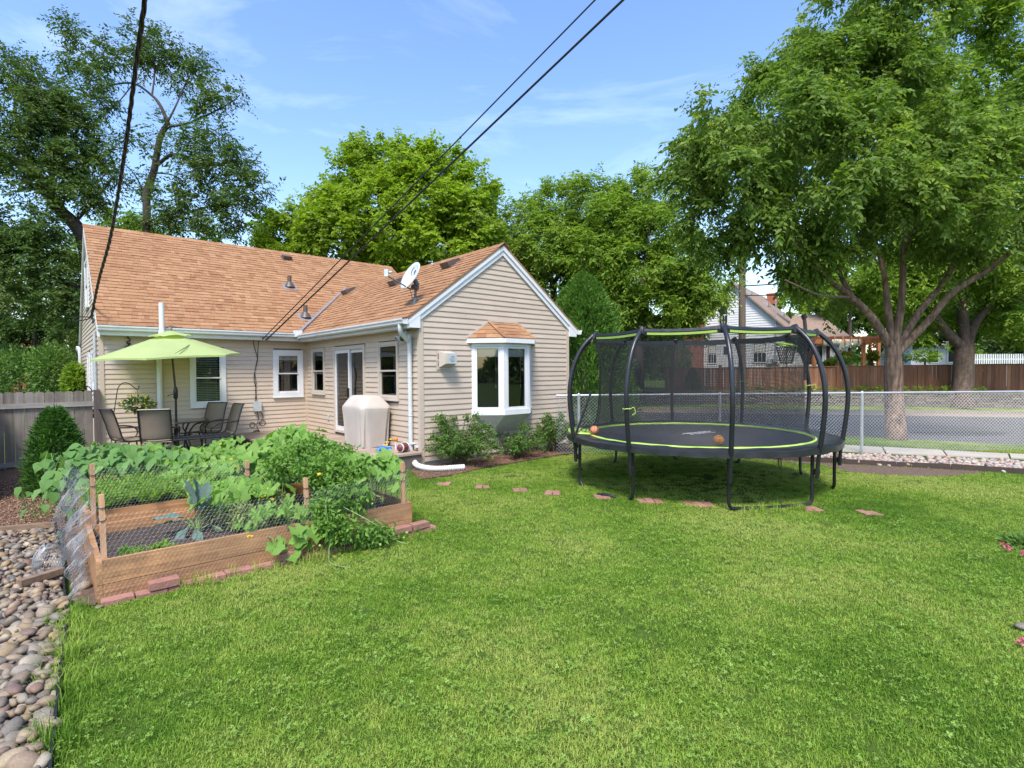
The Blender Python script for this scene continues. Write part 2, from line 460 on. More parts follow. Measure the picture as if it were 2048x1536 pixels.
MAT['leaf_yew'] = leafmat('yew_leaves', [(0.060, 0.150, 0.026), (0.084, 0.194, 0.034), (0.043, 0.106, 0.024)], transl=0.25)
MAT['leaf_shrub'] = leafmat('shrub_leaves', [(0.094, 0.189, 0.042), (0.131, 0.234, 0.050), (0.075, 0.156, 0.036), (0.163, 0.260, 0.060)], transl=0.3)
MAT['leaf_squash'] = M('squash_leaf', [(0.145, 0.29, 0.050), (0.20, 0.36, 0.070), (0.12, 0.25, 0.042), (0.245, 0.395, 0.09), (0.165, 0.32, 0.058)], 0.5, noise=(24, 0.16), transl=0.35, spec=0.2, bump=(30, 0.3))
MAT['leaf_bean'] = M('bean_leaf', [(0.085, 0.195, 0.045), (0.125, 0.25, 0.062), (0.10, 0.215, 0.05), (0.165, 0.295, 0.085)], 0.5, noise=(24, 0.12), transl=0.3, spec=0.2, bump=(30, 0.25))
MAT['leaf_tomato'] = leafmat('tomato_leaves', [(0.13, 0.265, 0.045), (0.175, 0.32, 0.06), (0.105, 0.22, 0.04), (0.21, 0.35, 0.07)], transl=0.35)
MAT['leaf_carrot'] = leafmat('carrot_tops', [(0.192, 0.330, 0.050), (0.252, 0.396, 0.055), (0.156, 0.275, 0.045)], transl=0.4)
MAT['leaf_kale'] = M('kale_leaf', [(0.105, 0.165, 0.135), (0.125, 0.19, 0.155), (0.090, 0.145, 0.115)], 0.55, noise=(40, 0.25), transl=0.15, bump=(45, 0.8))
MAT['leaf_pale'] = leafmat('pale_cut_leaves', [(0.21, 0.26, 0.09), (0.30, 0.33, 0.14), (0.15, 0.22, 0.065)], transl=0.25)
MAT['leaf_new'] = leafmat('young_leaves', [(0.210, 0.310, 0.055), (0.273, 0.368, 0.072), (0.179, 0.276, 0.050)], transl=0.45)
MAT['leaf_newdark'] = leafmat('young_dark_leaves', [(0.10, 0.15, 0.04), (0.13, 0.18, 0.05)], transl=0.35)
MAT['stem'] = M('green_stem', (0.16, 0.25, 0.07), 0.6)
MAT['yellow'] = M('yellow_petals', [(0.78, 0.56, 0.03), (0.85, 0.66, 0.08)], 0.6, transl=0.2)
MAT['redpetal'] = M('red_petals', [(0.38, 0.05, 0.05), (0.48, 0.10, 0.07), (0.30, 0.06, 0.08)], 0.6, transl=0.2)
MAT['pink'] = M('pink_petals', [(0.62, 0.10, 0.20), (0.70, 0.22, 0.28)], 0.6, transl=0.2)
# ================================================================== GROUND
def sheet(name, poly, mat, z=0.0, follow=True, parent=None, **kw):
    V = [(p[0], p[1], (float(gz(p[0], p[1])) if follow else 0.0) + z) for p in poly]
    me = bpy.data.meshes.new(name)
    me.from_pydata(V, [], [tuple(range(len(V)))])
    me.materials.append(mat); me.update()
    if me.polygons[0].normal.z < 0: me.flip_normals()
    return tag(link(bpy.data.objects.new(name, me), parent), **kw)
def pip(P, poly):                          # points inside a polygon
    x, y = P[:, 0], P[:, 1]
    ins = np.zeros(len(P), bool)
    n = len(poly)
    for i in range(n):
        x0, y0 = poly[i][0], poly[i][1]; x1, y1 = poly[(i + 1) % n][0], poly[(i + 1) % n][1]
        c = ((y0 > y) != (y1 > y)) & (x < (x1 - x0) * (y - y0) / (y1 - y0 + 1e-12) + x0)
        ins ^= c
    return ins
def gxy(*pts): return [tuple(G(a, b)[:2]) for a, b in pts]
def hxy(*pts): return [tuple(HL(a, b)[:2]) for a, b in pts]
# one ground sheet out to the horizon
xs = np.concatenate([[-900, -300, -120, -60, -35, -22], np.arange(-16, 16.1, 0.8), [22, 35, 60, 120, 300, 900]])
ys = np.concatenate([[-900, -300, -90, -30, -12], np.arange(-6, 30.1, 0.8), [36, 50, 80, 150, 400, 900]])
X, Y = np.meshgrid(xs, ys)
Zg = gz(X, Y)
Vg = np.stack([X.ravel(), Y.ravel(), Zg.ravel()], 1)
nx, ny = len(xs), len(ys)
ii = np.arange(nx * ny).reshape(ny, nx)
Fg = np.stack([ii[:-1, :-1].ravel(), ii[:-1, 1:].ravel(), ii[1:, 1:].ravel(), ii[1:, :-1].ravel()], 1)
MAT['turf'] = M('turf_soil', (0.055, 0.095, 0.016), 0.95, noise=(2.2, 0.25), noise2=(35, 0.35, (0.075, 0.075, 0.025)), spec=0.05)
mobj('ground', fastmesh('ground', Vg, Fg, MAT['turf'], True), kind='structure')
# --- street side
p_street_near = [(900, 836), (1300, 856), (1680, 875), (2048, 893), (2500, 916)]
p_street_far = [(900, 820), (1250, 824.5), (1730, 831), (2048, 836), (2500, 843)]
p_kerb_far = [(900, 817), (1250, 821.0), (1730, 826.0), (2048, 830), (2500, 836)]
street_poly = gxy(*p_street_near) + gxy(*reversed(p_street_far))
sheet('street', street_poly, MAT['asphalt'], 0.008, False, kind='structure')
sheet('street_patch', [(lambda c: (c.x + 1.15 * math.cos(a) * (1 + 0.25 * math.sin(3 * a)), c.y + 0.62 * math.sin(a) * (1 + 0.2 * math.cos(2 * a))))(G(1928, 868)) for a in np.linspace(0, 2 * math.pi, 24, endpoint=False)], MAT['patch'], 0.012, False, kind='structure')
sheet('gutter_pan', gxy(*p_street_far) + gxy(*reversed(p_kerb_far)), MAT['kerb'], 0.012, False, kind='structure')
kb = MB()
kf = gxy(*p_kerb_far)
for a, b in zip(kf[:-1], kf[1:]):
    kb.beam((a[0], a[1] + 0.07, 0.05), (b[0], b[1] + 0.07, 0.05), 0.15, 0.16)
kb.obj('far_kerb', MAT['kerb'], kind='structure')
# sidewalk in separate slabs
side_far = gxy((1150, 862.5), (1300, 870.5), (1679, 891), (1808, 898), (2048, 910.5), (2500, 934))
side_near = gxy((1150, 868), (1300, 880), (1560, 898), (1724, 905.5), (1879, 913), (2048, 918.5), (2500, 942))
def lerp_line(L, t):
    d = np.array(L); s = np.r_[0, np.cumsum(np.linalg.norm(np.diff(d, axis=0), axis=1))]
    return np.array([np.interp(t * s[-1], s, d[:, 0]), np.interp(t * s[-1], s, d[:, 1])])
sw = empty('sidewalk', (0, 0, 0), kind='structure')
NS = 12
for k in range(NS):
    t0, t1 = k / NS + 0.0012, (k + 1) / NS - 0.0012
    a, b, c, d = lerp_line(side_near, t0), lerp_line(side_near, t1), lerp_line(side_far, t1), lerp_line(side_far, t0)
    z0, z1 = -0.06, 0.022 + 0.004 * (k % 2)
    MB().hexa([(*a, z0), (*b, z0), (*c, z0), (*d, z0), (*a, z1), (*b, z1), (*c, z1), (*d, z1)]).obj('slab', MAT['sidewalk'], sw)
# --- beds
rockstrip_front = gxy((1290, 904), (1420, 910), (1560, 920), (1690, 928), (1900, 939), (2048, 948), (2300, 963))
rockstrip_back = gxy((1290, 901), (1420, 904), (1560, 908), (1724, 913), (1879, 920), (2048, 926), (2300, 938))
rockstrip = rockstrip_front + rockstrip_back[::-1]
sheet('rock_strip', rockstrip, MAT['rockbase'], 0.012, False, kind='structure')
dirt_poly = gxy((1450, 912), (1560, 921), (1690, 929), (1900, 940), (1965, 944), (1968, 948), (1900, 952), (1841, 953), (1770, 950), (1703, 945), (1674, 938), (1640, 930), (1560, 924), (1450, 913))
sheet('bare_soil_strip', dirt_poly, MAT['dirt'], 0.008, False, kind='structure')
mulch_gable = gxy((840, 960), (905, 951), (960, 938), (1040, 924), (1110, 912), (1152, 906)) + hxy((4.3, 0.4), (3.9, 0.05), (-0.1, 0.05), (-0.35, -0.25))
sheet('front_mulch_bed', mulch_gable, MAT['mulchbase'], 0.010, False, kind='structure')
mulch_left = gxy((120, 1062), (0, 1066), (-160, 1068)) + [(-12.5, 9.0)] + hxy((-6.4, 5.45), (-5.3, 5.45), (-5.3, 0.2), (-4.75, 0.2), (-4.75, -1.2))
MAT_left = sheet('left_mulch_bed', mulch_left, MAT['mulchbase'], 0.02, True, kind='structure')
soil_left = gxy((122, 1060), (150, 1215), (190, 1214)) + hxy((-4.78, -3.2), (-4.78, -1.15))
sheet('soil_gap', soil_left, MAT['dirt'], 0.014, False, kind='structure')
rock_poly = gxy((-160, 1068), (0, 1067), (112, 1063), (124, 1120), (125, 1185), (130, 1262), (112, 1400), (98, 1536), (90, 1640), (-420, 1640))
rb = sheet('river_rock_bed', rock_poly, MAT['rockbase'], 0.012, False, kind='structure')
# --- pebbles
def stone_mesh(name, seed, sub=2, mat='stone'):
    rg = np.random.default_rng(seed)
    import bmesh
    bm = bmesh.new(); bmesh.ops.create_icosphere(bm, subdivisions=sub, radius=1.0)
    V = np.array([v.co[:] for v in bm.verts]); T = np.array([[v.index for v in f.verts] for f in bm.faces]); bm.free()
    for _ in range(3):
        d = rg.normal(size=3); d /= np.linalg.norm(d)
        V = V * (1 + 0.10 * np.sin(V @ d * rg.uniform(1.5, 3.0) + rg.uniform(0, 6)))[:, None]
    for _ in range(3):                    # a few worn facets
        d = rg.normal(size=3); d /= np.linalg.norm(d)
        h = V @ d; lim = rg.uniform(0.70, 0.9); V = V - np.maximum(h - lim, 0)[:, None] * d * 0.8
    V = V * np.array([1.0, rg.uniform(0.6, 0.85), rg.uniform(0.38, 0.6)])
    return V, T
ST = [stone_mesh('s', 100 + k) for k in range(14)]
ST1 = [stone_mesh('s', 200 + k, 1) for k in range(10)]
st_me = [fastmesh('stone', V, T, MAT['stone'], True) for V, T in ST]
def scatter(poly, spacing, seed, jitter=0.45):
    P = np.array([(p[0], p[1]) for p in poly]); lo, hi = P.min(0), P.max(0)
    rg = np.random.default_rng(seed)
    gx, gy = np.meshgrid(np.arange(lo[0], hi[0], spacing), np.arange(lo[1], hi[1], spacing * 0.87))
    gx = gx + (np.arange(gx.shape[0]) % 2)[:, None] * spacing / 2
    Q = np.stack([gx.ravel(), gy.ravel()], 1) + rg.uniform(-jitter, jitter, (gx.size, 2)) * spacing
    return Q[pip(Q, P)]
def rot_any(rg, flat=0.35):
    a, b, c = rg.uniform(0, 2 * math.pi), rg.normal(0, flat), rg.normal(0, flat)
    return (b, c, a)
def merged(shapes, places, mat, name, parent=None, smooth=True, **kw):
    Vs, Ts, n = [], [], 0
    for (k, loc, rot, s) in places:
        V, T = shapes[k]
        m = np.array(Matrix.Identity(3) if rot is None else __import__('mathutils').Euler(rot).to_matrix())
        W = (V * s) @ m.T + np.array(loc)
        Vs.append(W); Ts.append(T + n); n += len(W)
    return mobj(name, fastmesh(name, np.concatenate(Vs), np.concatenate(Ts), mat, smooth), parent, **kw)
rg = np.random.default_rng(3)
pl = []
for layer, sp, zz in ((0, 0.062, 0.010), (1, 0.074, 0.032)):
    for q in scatter(rock_poly, sp, 10 + layer, 0.5):
        d = math.hypot(q[0], q[1])
        s = rg.choice([0.026, 0.034, 0.042, 0.052, 0.066], p=[.24, .3, .24, .14, .08]) * rg.uniform(0.8, 1.1)
        pl.append((int(rg.integers(14)), (q[0], q[1], zz + 0.3 * s + rg.uniform(-0.008, 0.012)), rot_any(rg), s))
def visible(loc):
    y = loc[1]
    return y > 1.9 and loc[0] / y > -0.99
pl.sort(key=lambda a: (not visible(a[1]), a[1][0] ** 2 + a[1][1] ** 2))
for (k, loc, rot, s) in pl[:300]:
    mobj('stone', st_me[k], rb, loc, rot, (s, s, s))
merged(ST1, [(k % 10, l, r, s) for k, l, r, s in pl[300:]], MAT['stone'], 'stone', rb, kind='stuff')
# right strip of pale rocks
rs = bpy.data.objects['rock_strip']
st1_me = [fastmesh('stone', V, T, MAT['palestone'], True) for V, T in ST1]
pl = []
for layer, sp, zz in ((0, 0.095, 0.008), (1, 0.11, 0.028)):
    for q in scatter(rockstrip, sp, 20 + layer, 0.5):
        s = rg.uniform(0.034, 0.066)
        pl.append((int(rg.integers(10)), (q[0], q[1], zz + 0.25 * s + rg.uniform(-0.01, 0.02)), rot_any(rg, 0.5), s))
pl.sort(key=lambda a: abs(a[1][0] - 6.6) + (0 if a[1][0] < 9.4 else 50))
for (k, loc, rot, s) in pl[:300]:
    mobj('stone', st1_me[k], rs, loc, rot, (s, s * 1.1, s * 1.15))
merged(ST1, pl[300:], MAT['palestone'], 'stone', rs, kind='stuff')
# loose stones by the raised bed
ls = empty('loose_stones', (0, 0, 0), kind='structure')
for (a, b, s) in ((160, 1088, 0.06), (150, 1072, 0.05), (170, 1130, 0.055), (165, 1180, 0.07), (150, 1205, 0.04), (140, 1065, 0.05), (158, 1192, 0.035), (200, 1216, 0.03)):
    p = G(a, b); mobj('stone', st_me[int(rg.integers(14))], ls, (p.x, p.y, 0.3 * s), rot_any(rg), (s, s, s))
# --- bark chips
def chips(poly, n, seed, name, parent, zoff, smin=0.018, smax=0.055):
    rg = np.random.default_rng(seed)
    P = np.array([(p[0], p[1]) for p in poly]); lo, hi = P.min(0), P.max(0)
    Q = rg.uniform(lo, hi, (n * 3, 2)); Q = Q[pip(Q, P)][:n]
    n = len(Q)
    L = rg.uniform(smin, smax, n); W = L * rg.uniform(0.2, 0.5, n); H = rg.uniform(0.004, 0.010, n)
    a = rg.uniform(0, 2 * np.pi, n)
    tilt = rg.normal(0, 0.25, n)
    dx = np.stack([np.cos(a) * np.cos(tilt), np.sin(a) * np.cos(tilt), np.sin(tilt)], 1)
    dy = np.stack([-np.sin(a), np.cos(a), rg.normal(0, 0.3, n)], 1)
    c = np.concatenate([Q, (gz(Q[:, 0], Q[:, 1]) + zoff + rg.uniform(0.004, 0.022, n))[:, None]], 1)
    up = np.array([0, 0, 1.0])
    V = np.stack([c - dx * L[:, None] / 2, c - dy * W[:, None] / 2, c + dx * L[:, None] / 2, c + dy * W[:, None] / 2, c + up * H[:, None], c - up * H[:, None]], 1)
    T = np.array([[0, 1, 4], [1, 2, 4], [2, 3, 4], [3, 0, 4], [1, 0, 5], [2, 1, 5], [3, 2, 5], [0, 3, 5]])
    T = (T[None] + (np.arange(n) * 6)[:, None, None]).reshape(-1, 3)
    return mobj(name, fastmesh(name, V.reshape(-1, 3), T, MAT['chip']), parent, kind='stuff')
chips(mulch_gable, 3200, 31, 'bark_chips', None, 0.010, 0.012, 0.045)
near_left = gxy((122, 1062), (0, 1066), (-100, 1068), (-100, 985), (18, 952), (90, 940), (170, 990), (175, 1040))
chips(near_left, 7000, 32, 'bark_chips', None, 0.02)
# --- bricks
def brick_me(name='brick', l=0.20, w=0.098, h=0.058):
    mb = MB()
    e = 0.004
    P = []
    for z, k in ((0, 0), (h - e, 0), (h, e)):
        P += [(-l / 2 + k, -w / 2 + k, z), (l / 2 - k, -w / 2 + k, z), (l / 2 - k, w / 2 - k, z), (-l / 2 + k, w / 2 - k, z)]
    F = [(3, 2, 1, 0), (8, 9, 10, 11)] + [(j * 4 + k, j * 4 + (k + 1) % 4, j * 4 + 4 + (k + 1) % 4, j * 4 + 4 + k) for j in range(2) for k in range(4)]
    mb.add(P, F)
    return mb.mesh(name, MAT['brick'])
BRICK = brick_me()
path = empty('brick_path', (0, 0, 0), kind='structure')
path_px = [(888, 968.5), (965, 975), (1040, 981), (1105, 987), (1205, 995.5), (1290, 1002), (1308, 1003.5), (1383, 1008), (1408, 1010), (1622, 1019), (1738, 1027)]
brick_spots = []
for a, b in path_px:
    p = G(a, b)
    brick_spots.append((p.x, p.y))
    for dx in (-0.052, 0.052):
        mobj('brick', BRICK, path, (p.x + dx, p.y + rg.uniform(-.012, .012), -0.046 + rg.uniform(0, .008)), (rg.normal(0, .02), rg.normal(0, .02), math.pi / 2 + rg.normal(0, 0.10)))
BX0, BX1, BY0 = -4.80, -2.12, -3.27         # raised bed, in house axes
edge = empty('brick_edging', (0, 0, 0), kind='structure')
k = 0
x = BX0 + 0.02
while x < BX1 + 0.22:
    p = HL(x + 0.1, BY0 - 0.075 + rg.uniform(-.006, .006))
    mobj('brick', BRICK, edge, (p.x, p.y, -0.022 + rg.uniform(-.004, .006)), (rg.normal(0, .02), rg.normal(0, .02), YAW + rg.normal(0, .02)))
    x += 0.207
for lab, hx, dy, rz, z in (('red paver brick standing loose near the left corner of the raised bed', -4.39, -0.085, 0.02, 0.043),
                       ('red paver brick standing loose under the hanging squash leaves', -3.43, -0.085, -0.03, 0.043),
                       ('red paver brick at the right end of the bed, farther from the corner', -2.30, -0.085, 0.03, 0.043),
                       ('red paver brick at the right end of the bed, outermost by the corner', -2.08, -0.08, 0.06, 0.043)):
    p = HL(hx, BY0 + dy)
    mobj('loose_brick', BRICK, None, (p.x, p.y, z), (0, 0, YAW + rz), label=lab, cat='brick', group='loose bricks in front of the raised bed')
# --- edging strips and timbers
MAT['edging'] = M('brown_edging', (0.055, 0.036, 0.026), 0.7, noise=(6, 0.2))
ed = empty('garden_edging', tuple(rockstrip_front[3]) + (0,), label='dark brown edging boards holding back the pale rocks on the right', cat='edging')
o3 = Vector((rockstrip_front[3][0], rockstrip_front[3][1], 0))
pts = [Vector((p[0], p[1], 0)) - o3 for p in rockstrip_front]
for a, b in zip(pts[1:-1], pts[2:]):
    n = max(1, round((b - a).length / 0.75))
    for q in range(n):
        s, e = a.lerp(b, (q + 0.006) / n), a.lerp(b, (q + 0.994) / n)
        s.z, e.z = 0.035 + rg.uniform(-.01, .012), 0.035 + rg.uniform(-.012, .012)
        off = Vector((0, -0.02 + rg.uniform(-.008, .008), 0))
        MB().beam(s + off, e + off, 0.022, 0.11).obj('edging_board', MAT['edging'], ed)
le = MB()
lp = gxy((124, 1066), (127, 1120), (128, 1180), (134, 1262), (116, 1400), (102, 1536), (94, 1640))
for a, b in zip(lp[:-1], lp[1:]):
    le.beam((a[0], a[1], 0.012), (b[0], b[1], 0.012), 0.012, 0.09)
le.obj('lawn_edging', MAT['black'], None, label='black plastic edging strip between river rocks and lawn', cat='edging')
MAT['oldtimber'] = M('old_timber', (0.20, 0.135, 0.085), 0.9, grain=(30, 0.3), noise=(4, 0.2))
for lab, a, b in (('weathered board lying across the river rocks', (38, 1186), (126, 1158)), ('weathered board between bark mulch and river rocks', (-60, 1078), (112, 1062))):
    A, B = G(*a), G(*b)
    c = (A + B) / 2
    o = empty('edging_timber', (c.x, c.y, 0), 0, None, lab, 'board')
    MB().beam(A - c + Vector((0, 0, .075)), B - c + Vector((0, 0, .075)), 0.07, 0.05).obj('board', MAT['oldtimber'], o)
# --- grass
def blade_clump(seed, n, rad, h0, h1, w, lean=0.55):
    rg = np.random.default_rng(seed)
    V, T = [], []
    for _ in range(n):
        r = rad * math.sqrt(rg.uniform()); a = rg.uniform(0, 2 * math.pi)
        p = np.array([r * math.cos(a), r * math.sin(a), -0.006])
        h = rg.uniform(h0, h1); ww = w * rg.uniform(0.7, 1.3)
        b = rg.uniform(0, 2 * math.pi); ln = abs(rg.normal(0, lean)) * h
        d = np.array([math.cos(b), math.sin(b), 0]); s = np.array([-d[1], d[0], 0]) * ww / 2
        m = p + d * ln * 0.35 + np.array([0, 0, h * 0.62]); t = p + d * ln + np.array([0, 0, h * (1.0 - 0.25 * min(1, ln / h))])
        k = len(V)
        V += [p - s, p + s, m + s * 0.8, m - s * 0.8, t]
        T += [(k, k + 1, k + 2), (k, k + 2, k + 3), (k + 3, k + 2, k + 4)]
    return np.array(V), np.array(T)
def clover_clump(seed, n, rad):
    rg = np.random.default_rng(seed)
    V, T = [], []
    for _ in range(n):
        r = rad * math.sqrt(rg.uniform()); a = rg.uniform(0, 2 * math.pi)
        c = np.array([r * math.cos(a), r * math.sin(a), rg.uniform(0.02, 0.045)])
        a0 = rg.uniform(0, 6.28); s = rg.uniform(0.0035, 0.0065)
        tl = rg.normal(0, 0.3, 2)
        for j in range(3):
            b = a0 + j * 2.094
            d = np.array([math.cos(b), math.sin(b), 0]); e = np.array([-d[1], d[0], 0])
            Q = [c, c + d * s + e * s * 0.75, c + d * s * 1.7, c + d * s - e * s * 0.75]
            Q = [q + np.array([0, 0, (q - c)[0] * tl[0] + (q - c)[1] * tl[1]]) for q in Q]
            k = len(V); V += Q; T += [(k, k + 1, k + 2), (k, k + 2, k + 3)]
    return np.array(V), np.array(T)
def grass_material(name):
    m = bpy.data.materials.new(name); m.use_nodes = True
    nt = m.node_tree; N, L = nt.nodes, nt.links
    bs = N['Principled BSDF']; bs.inputs['Roughness'].default_value = 0.55; bs.inputs['Specular IOR Level'].default_value = 0.12
    ge = N.new('ShaderNodeNewGeometry')
    def nz(scale, det=3.0):
        n = N.new('ShaderNodeTexNoise'); n.inputs['Scale'].default_value = scale; n.inputs['Detail'].default_value = det
        L.new(ge.outputs['Position'], n.inputs['Vector']); return n.outputs['Fac']
    rn = rnd_node(nt)
    # how lush: broad patches + fine mottling + blade to blade
    a = N.new('ShaderNodeMath'); a.operation = 'MULTIPLY_ADD'; L.new(nz(0.55, 4), a.inputs[0]); a.inputs[1].default_value = 2.2; a.inputs[2].default_value = -1.00
    b = N.new('ShaderNodeMath'); b.operation = 'MULTIPLY_ADD'; L.new(nz(5.0), b.inputs[0]); b.inputs[1].default_value = 0.75; L.new(a.outputs[0], b.inputs[2])
    c = N.new('ShaderNodeMath'); c.operation = 'MULTIPLY_ADD'; L.new(rn, c.inputs[0]); c.inputs[1].default_value = 0.46; L.new(b.outputs[0], c.inputs[2])
    cr = N.new('ShaderNodeValToRGB'); el = cr.color_ramp.elements
    stops = [(0.0, (0.052, 0.138, 0.012)), (0.28, (0.105, 0.220, 0.022)), (0.55, (0.190, 0.325, 0.038)), (0.80, (0.295, 0.405, 0.065)), (1.0, (0.380, 0.440, 0.110))]
    while len(el) < len(stops): el.new(0.5)
    for e, (p, q) in zip(el, stops): e.position = p; e.color = c4(q)
    L.new(c.outputs[0], cr.inputs['Fac'])
    L.new(cr.outputs[0], bs.inputs['Base Color'])
    tr = N.new('ShaderNodeBsdfTranslucent'); L.new(cr.outputs[0], tr.inputs['Color'])
    mx = N.new('ShaderNodeMixShader'); mx.inputs[0].default_value = 0.30
    L.new(bs.outputs[0], mx.inputs[1]); L.new(tr.outputs[0], mx.inputs[2]); L.new(mx.outputs[0], N['Material Output'].inputs['Surface'])
    return m
MAT['grass'] = grass_material('grass_blades')
MAT['clover'] = M('clover_leaves', [(0.18, 0.31, 0.040), (0.22, 0.35, 0.05), (0.16, 0.28, 0.035)], 0.5, transl=0.25)
clumps = bpy.data.collections.new('grass_tufts')       # source tufts; not linked to the scene
NT = 8
for k in range(NT):
    V, T = blade_clump(500 + k, 40, 0.062, 0.013, 0.030, 0.0036, 0.8)
    clumps.objects.link(bpy.data.objects.new('tuft_%d' % k, fastmesh('tuft', V, T, MAT['grass'])))
long_t = bpy.data.collections.new('long_tufts')
for k in range(5):
    V, T = blade_clump(540 + k, 26, 0.05, 0.07, 0.17, 0.0045, 0.7)
    long_t.objects.link(bpy.data.objects.new('long_%d' % k, fastmesh('tuft', V, T, MAT['grass'])))
clov_t = bpy.data.collections.new('clover_tufts')
for k in range(5):
    V, T = clover_clump(560 + k, 9, 0.07)
    clov_t.objects.link(bpy.data.objects.new('clover_%d' % k, fastmesh('tuft', V, T, MAT['clover'])))
def instancer(name, P, scl, coll, seed, **kw):
    """points -> instances, through geometry nodes (stuff nobody could count)"""
    rg = np.random.default_rng(seed)
    me = bpy.data.meshes.new(name)
    me.vertices.add(len(P)); me.vertices.foreach_set('co', np.ascontiguousarray(P, np.float32).ravel())
    n = len(P)
    at = me.attributes.new('rot', 'FLOAT_VECTOR', 'POINT')
    rr = np.stack([rg.normal(0, .08, n), rg.normal(0, .08, n), rg.uniform(0, 6.283, n)], 1)
    at.data.foreach_set('vector', rr.astype(np.float32).ravel())
    at = me.attributes.new('scl', 'FLOAT', 'POINT'); at.data.foreach_set('value', np.asarray(scl, np.float32))
    at = me.attributes.new('pick', 'INT', 'POINT'); at.data.foreach_set('value', rg.integers(0, len(coll.objects), n).astype(np.int32))
    o = link(bpy.data.objects.new(name, me))
    ng = bpy.data.node_groups.new(name, 'GeometryNodeTree')
    ng.interface.new_socket('Geometry', in_out='INPUT', socket_type='NodeSocketGeometry')
    ng.interface.new_socket('Geometry', in_out='OUTPUT', socket_type='NodeSocketGeometry')
    N, L = ng.nodes, ng.links
    gi, go = N.new('NodeGroupInput'), N.new('NodeGroupOutput')
    ip = N.new('GeometryNodeInstanceOnPoints')
    ci = N.new('GeometryNodeCollectionInfo'); ci.inputs['Collection'].default_value = coll
    ci.inputs['Separate Children'].default_value = True; ci.inputs['Reset Children'].default_value = True
    def attr(nm, ty):
        a = N.new('GeometryNodeInputNamedAttribute'); a.data_type = ty; a.inputs['Name'].default_value = nm; return a.outputs['Attribute']
    L.new(gi.outputs[0], ip.inputs['Points']); L.new(ci.outputs[0], ip.inputs['Instance'])
    ip.inputs['Pick Instance'].default_value = True
    L.new(attr('pick', 'INT'), ip.inputs['Instance Index'])
    L.new(attr('rot', 'FLOAT_VECTOR'), ip.inputs['Rotation'])
    L.new(attr('scl', 'FLOAT'), ip.inputs['Scale'])
    L.new(ip.outputs[0], go.inputs[0])
    md = o.modifiers.new('scatter', 'NODES'); md.node_group = ng
    return tag(o, **kw)
lawn_poly = gxy((60, 1700), (98, 1536), (112, 1400), (131, 1262), (150, 1216), (192, 1214)) + hxy((BX0, BY0 - 0.13), (BX1 + 0.25, BY0 - 0.13), (BX1 + 0.12, BY0 + 0.4), (BX1 + 0.1, -1.4), (-0.35, -0.6)) + \
    gxy((845, 962), (905, 953), (960, 940), (1040, 926), (1110, 914), (1152, 908)) + hxy((4.4, 0.4), (4.4, 2.2)) + [(4.0, 10.75)] + rockstrip_front[1:] + [(10.5, 6.0), (7.5, 1.4), (0.0, 1.2)]
rg = np.random.default_rng(77)
def grass_points():
    P = np.array([(p[0], p[1]) for p in lawn_poly]); lo, hi = P.min(0), P.max(0)
    out = []
    for y0, y1, dens in ((1.2, 3.2, 760), (3.2, 4.6, 640), (4.6, 6.5, 480), (6.5, 8.5, 360), (8.5, 14, 260)):
        n = int(dens * (hi[0] - lo[0]) * (y1 - y0))
        Q = np.stack([rg.uniform(lo[0], hi[0], n), rg.uniform(y0, y1, n)], 1)
        Q = Q[pip(Q, P)]
        Q = Q[(np.abs(Q[:, 0]) < Q[:, 1] * 1.06 + 0.3)]
        out.append(Q)
    Q = np.concatenate(out)
    keep = ~pip(Q, dirt_poly)
    for (bx, by) in brick_spots: keep &= ~((np.abs(Q[:, 0] - bx) < 0.085) & (np.abs(Q[:, 1] - by) < 0.05))
    # worn, thin turf under the trampoline and a dry spot
    def thin(cx, cy, r, p): 
        d = np.hypot(Q[:, 0] - cx, Q[:, 1] - cy)
        return ~((d < r) & (rg.uniform(size=len(Q)) < p * (1 - d / r)))
    keep &= thin(2.9, 8.0, 1.9, 0.75) & thin(*G(1240, 1245)[:2], 0.45, 0.5)
    return Q[keep]
Q = grass_points()
sc_ = rg.uniform(0.75, 1.2, len(Q)) * np.where(Q[:, 1] > 6.5, 1.15, 1.0)
instancer('grass', np.concatenate([Q, np.zeros((len(Q), 1))], 1), sc_, clumps, 5, kind='stuff')
# clover
cl = []
for (a, b, rx, n) in ((1160, 1435, 0.30, 110), (720, 1370, 0.22, 60), (900, 1500, 0.3, 60), (1300, 1500, 0.3, 60), (800, 1290, 0.3, 50), (1450, 1340, 0.35, 60), (600, 1250, 0.3, 40), (1700, 1400, 0.4, 60), (1000, 1280, 0.5, 60), (1900, 1250, 0.5, 60), (1240, 1240, 0.3, 20), (1100, 1130, 0.8, 60), (1550, 1180, 0.9, 70), (400, 1420, 0.4, 25), (1850, 1080, 0.8, 60)):
    p = G(a, b); cl.append(np.stack([p.x + rg.normal(0, rx * 1.4, n), p.y + rg.normal(0, rx * 0.9, n), np.full(n, 0.012)], 1))
cl = np.concatenate(cl); cl = cl[::2]; cl = cl[pip(cl[:, :2], lawn_poly) & (cl[:, 1] > 1.6)]
_n = 2600; _q = np.stack([rg.uniform(-3, 6, _n), rg.uniform(1.9, 6.0, _n)], 1); _q = _q[pip(_q, lawn_poly)]; cl = np.concatenate([cl, np.concatenate([_q, np.full((len(_q), 1), .006)], 1)])
instancer('clover', cl, rg.uniform(0.7, 1.2, len(cl)), clov_t, 6, kind='stuff')
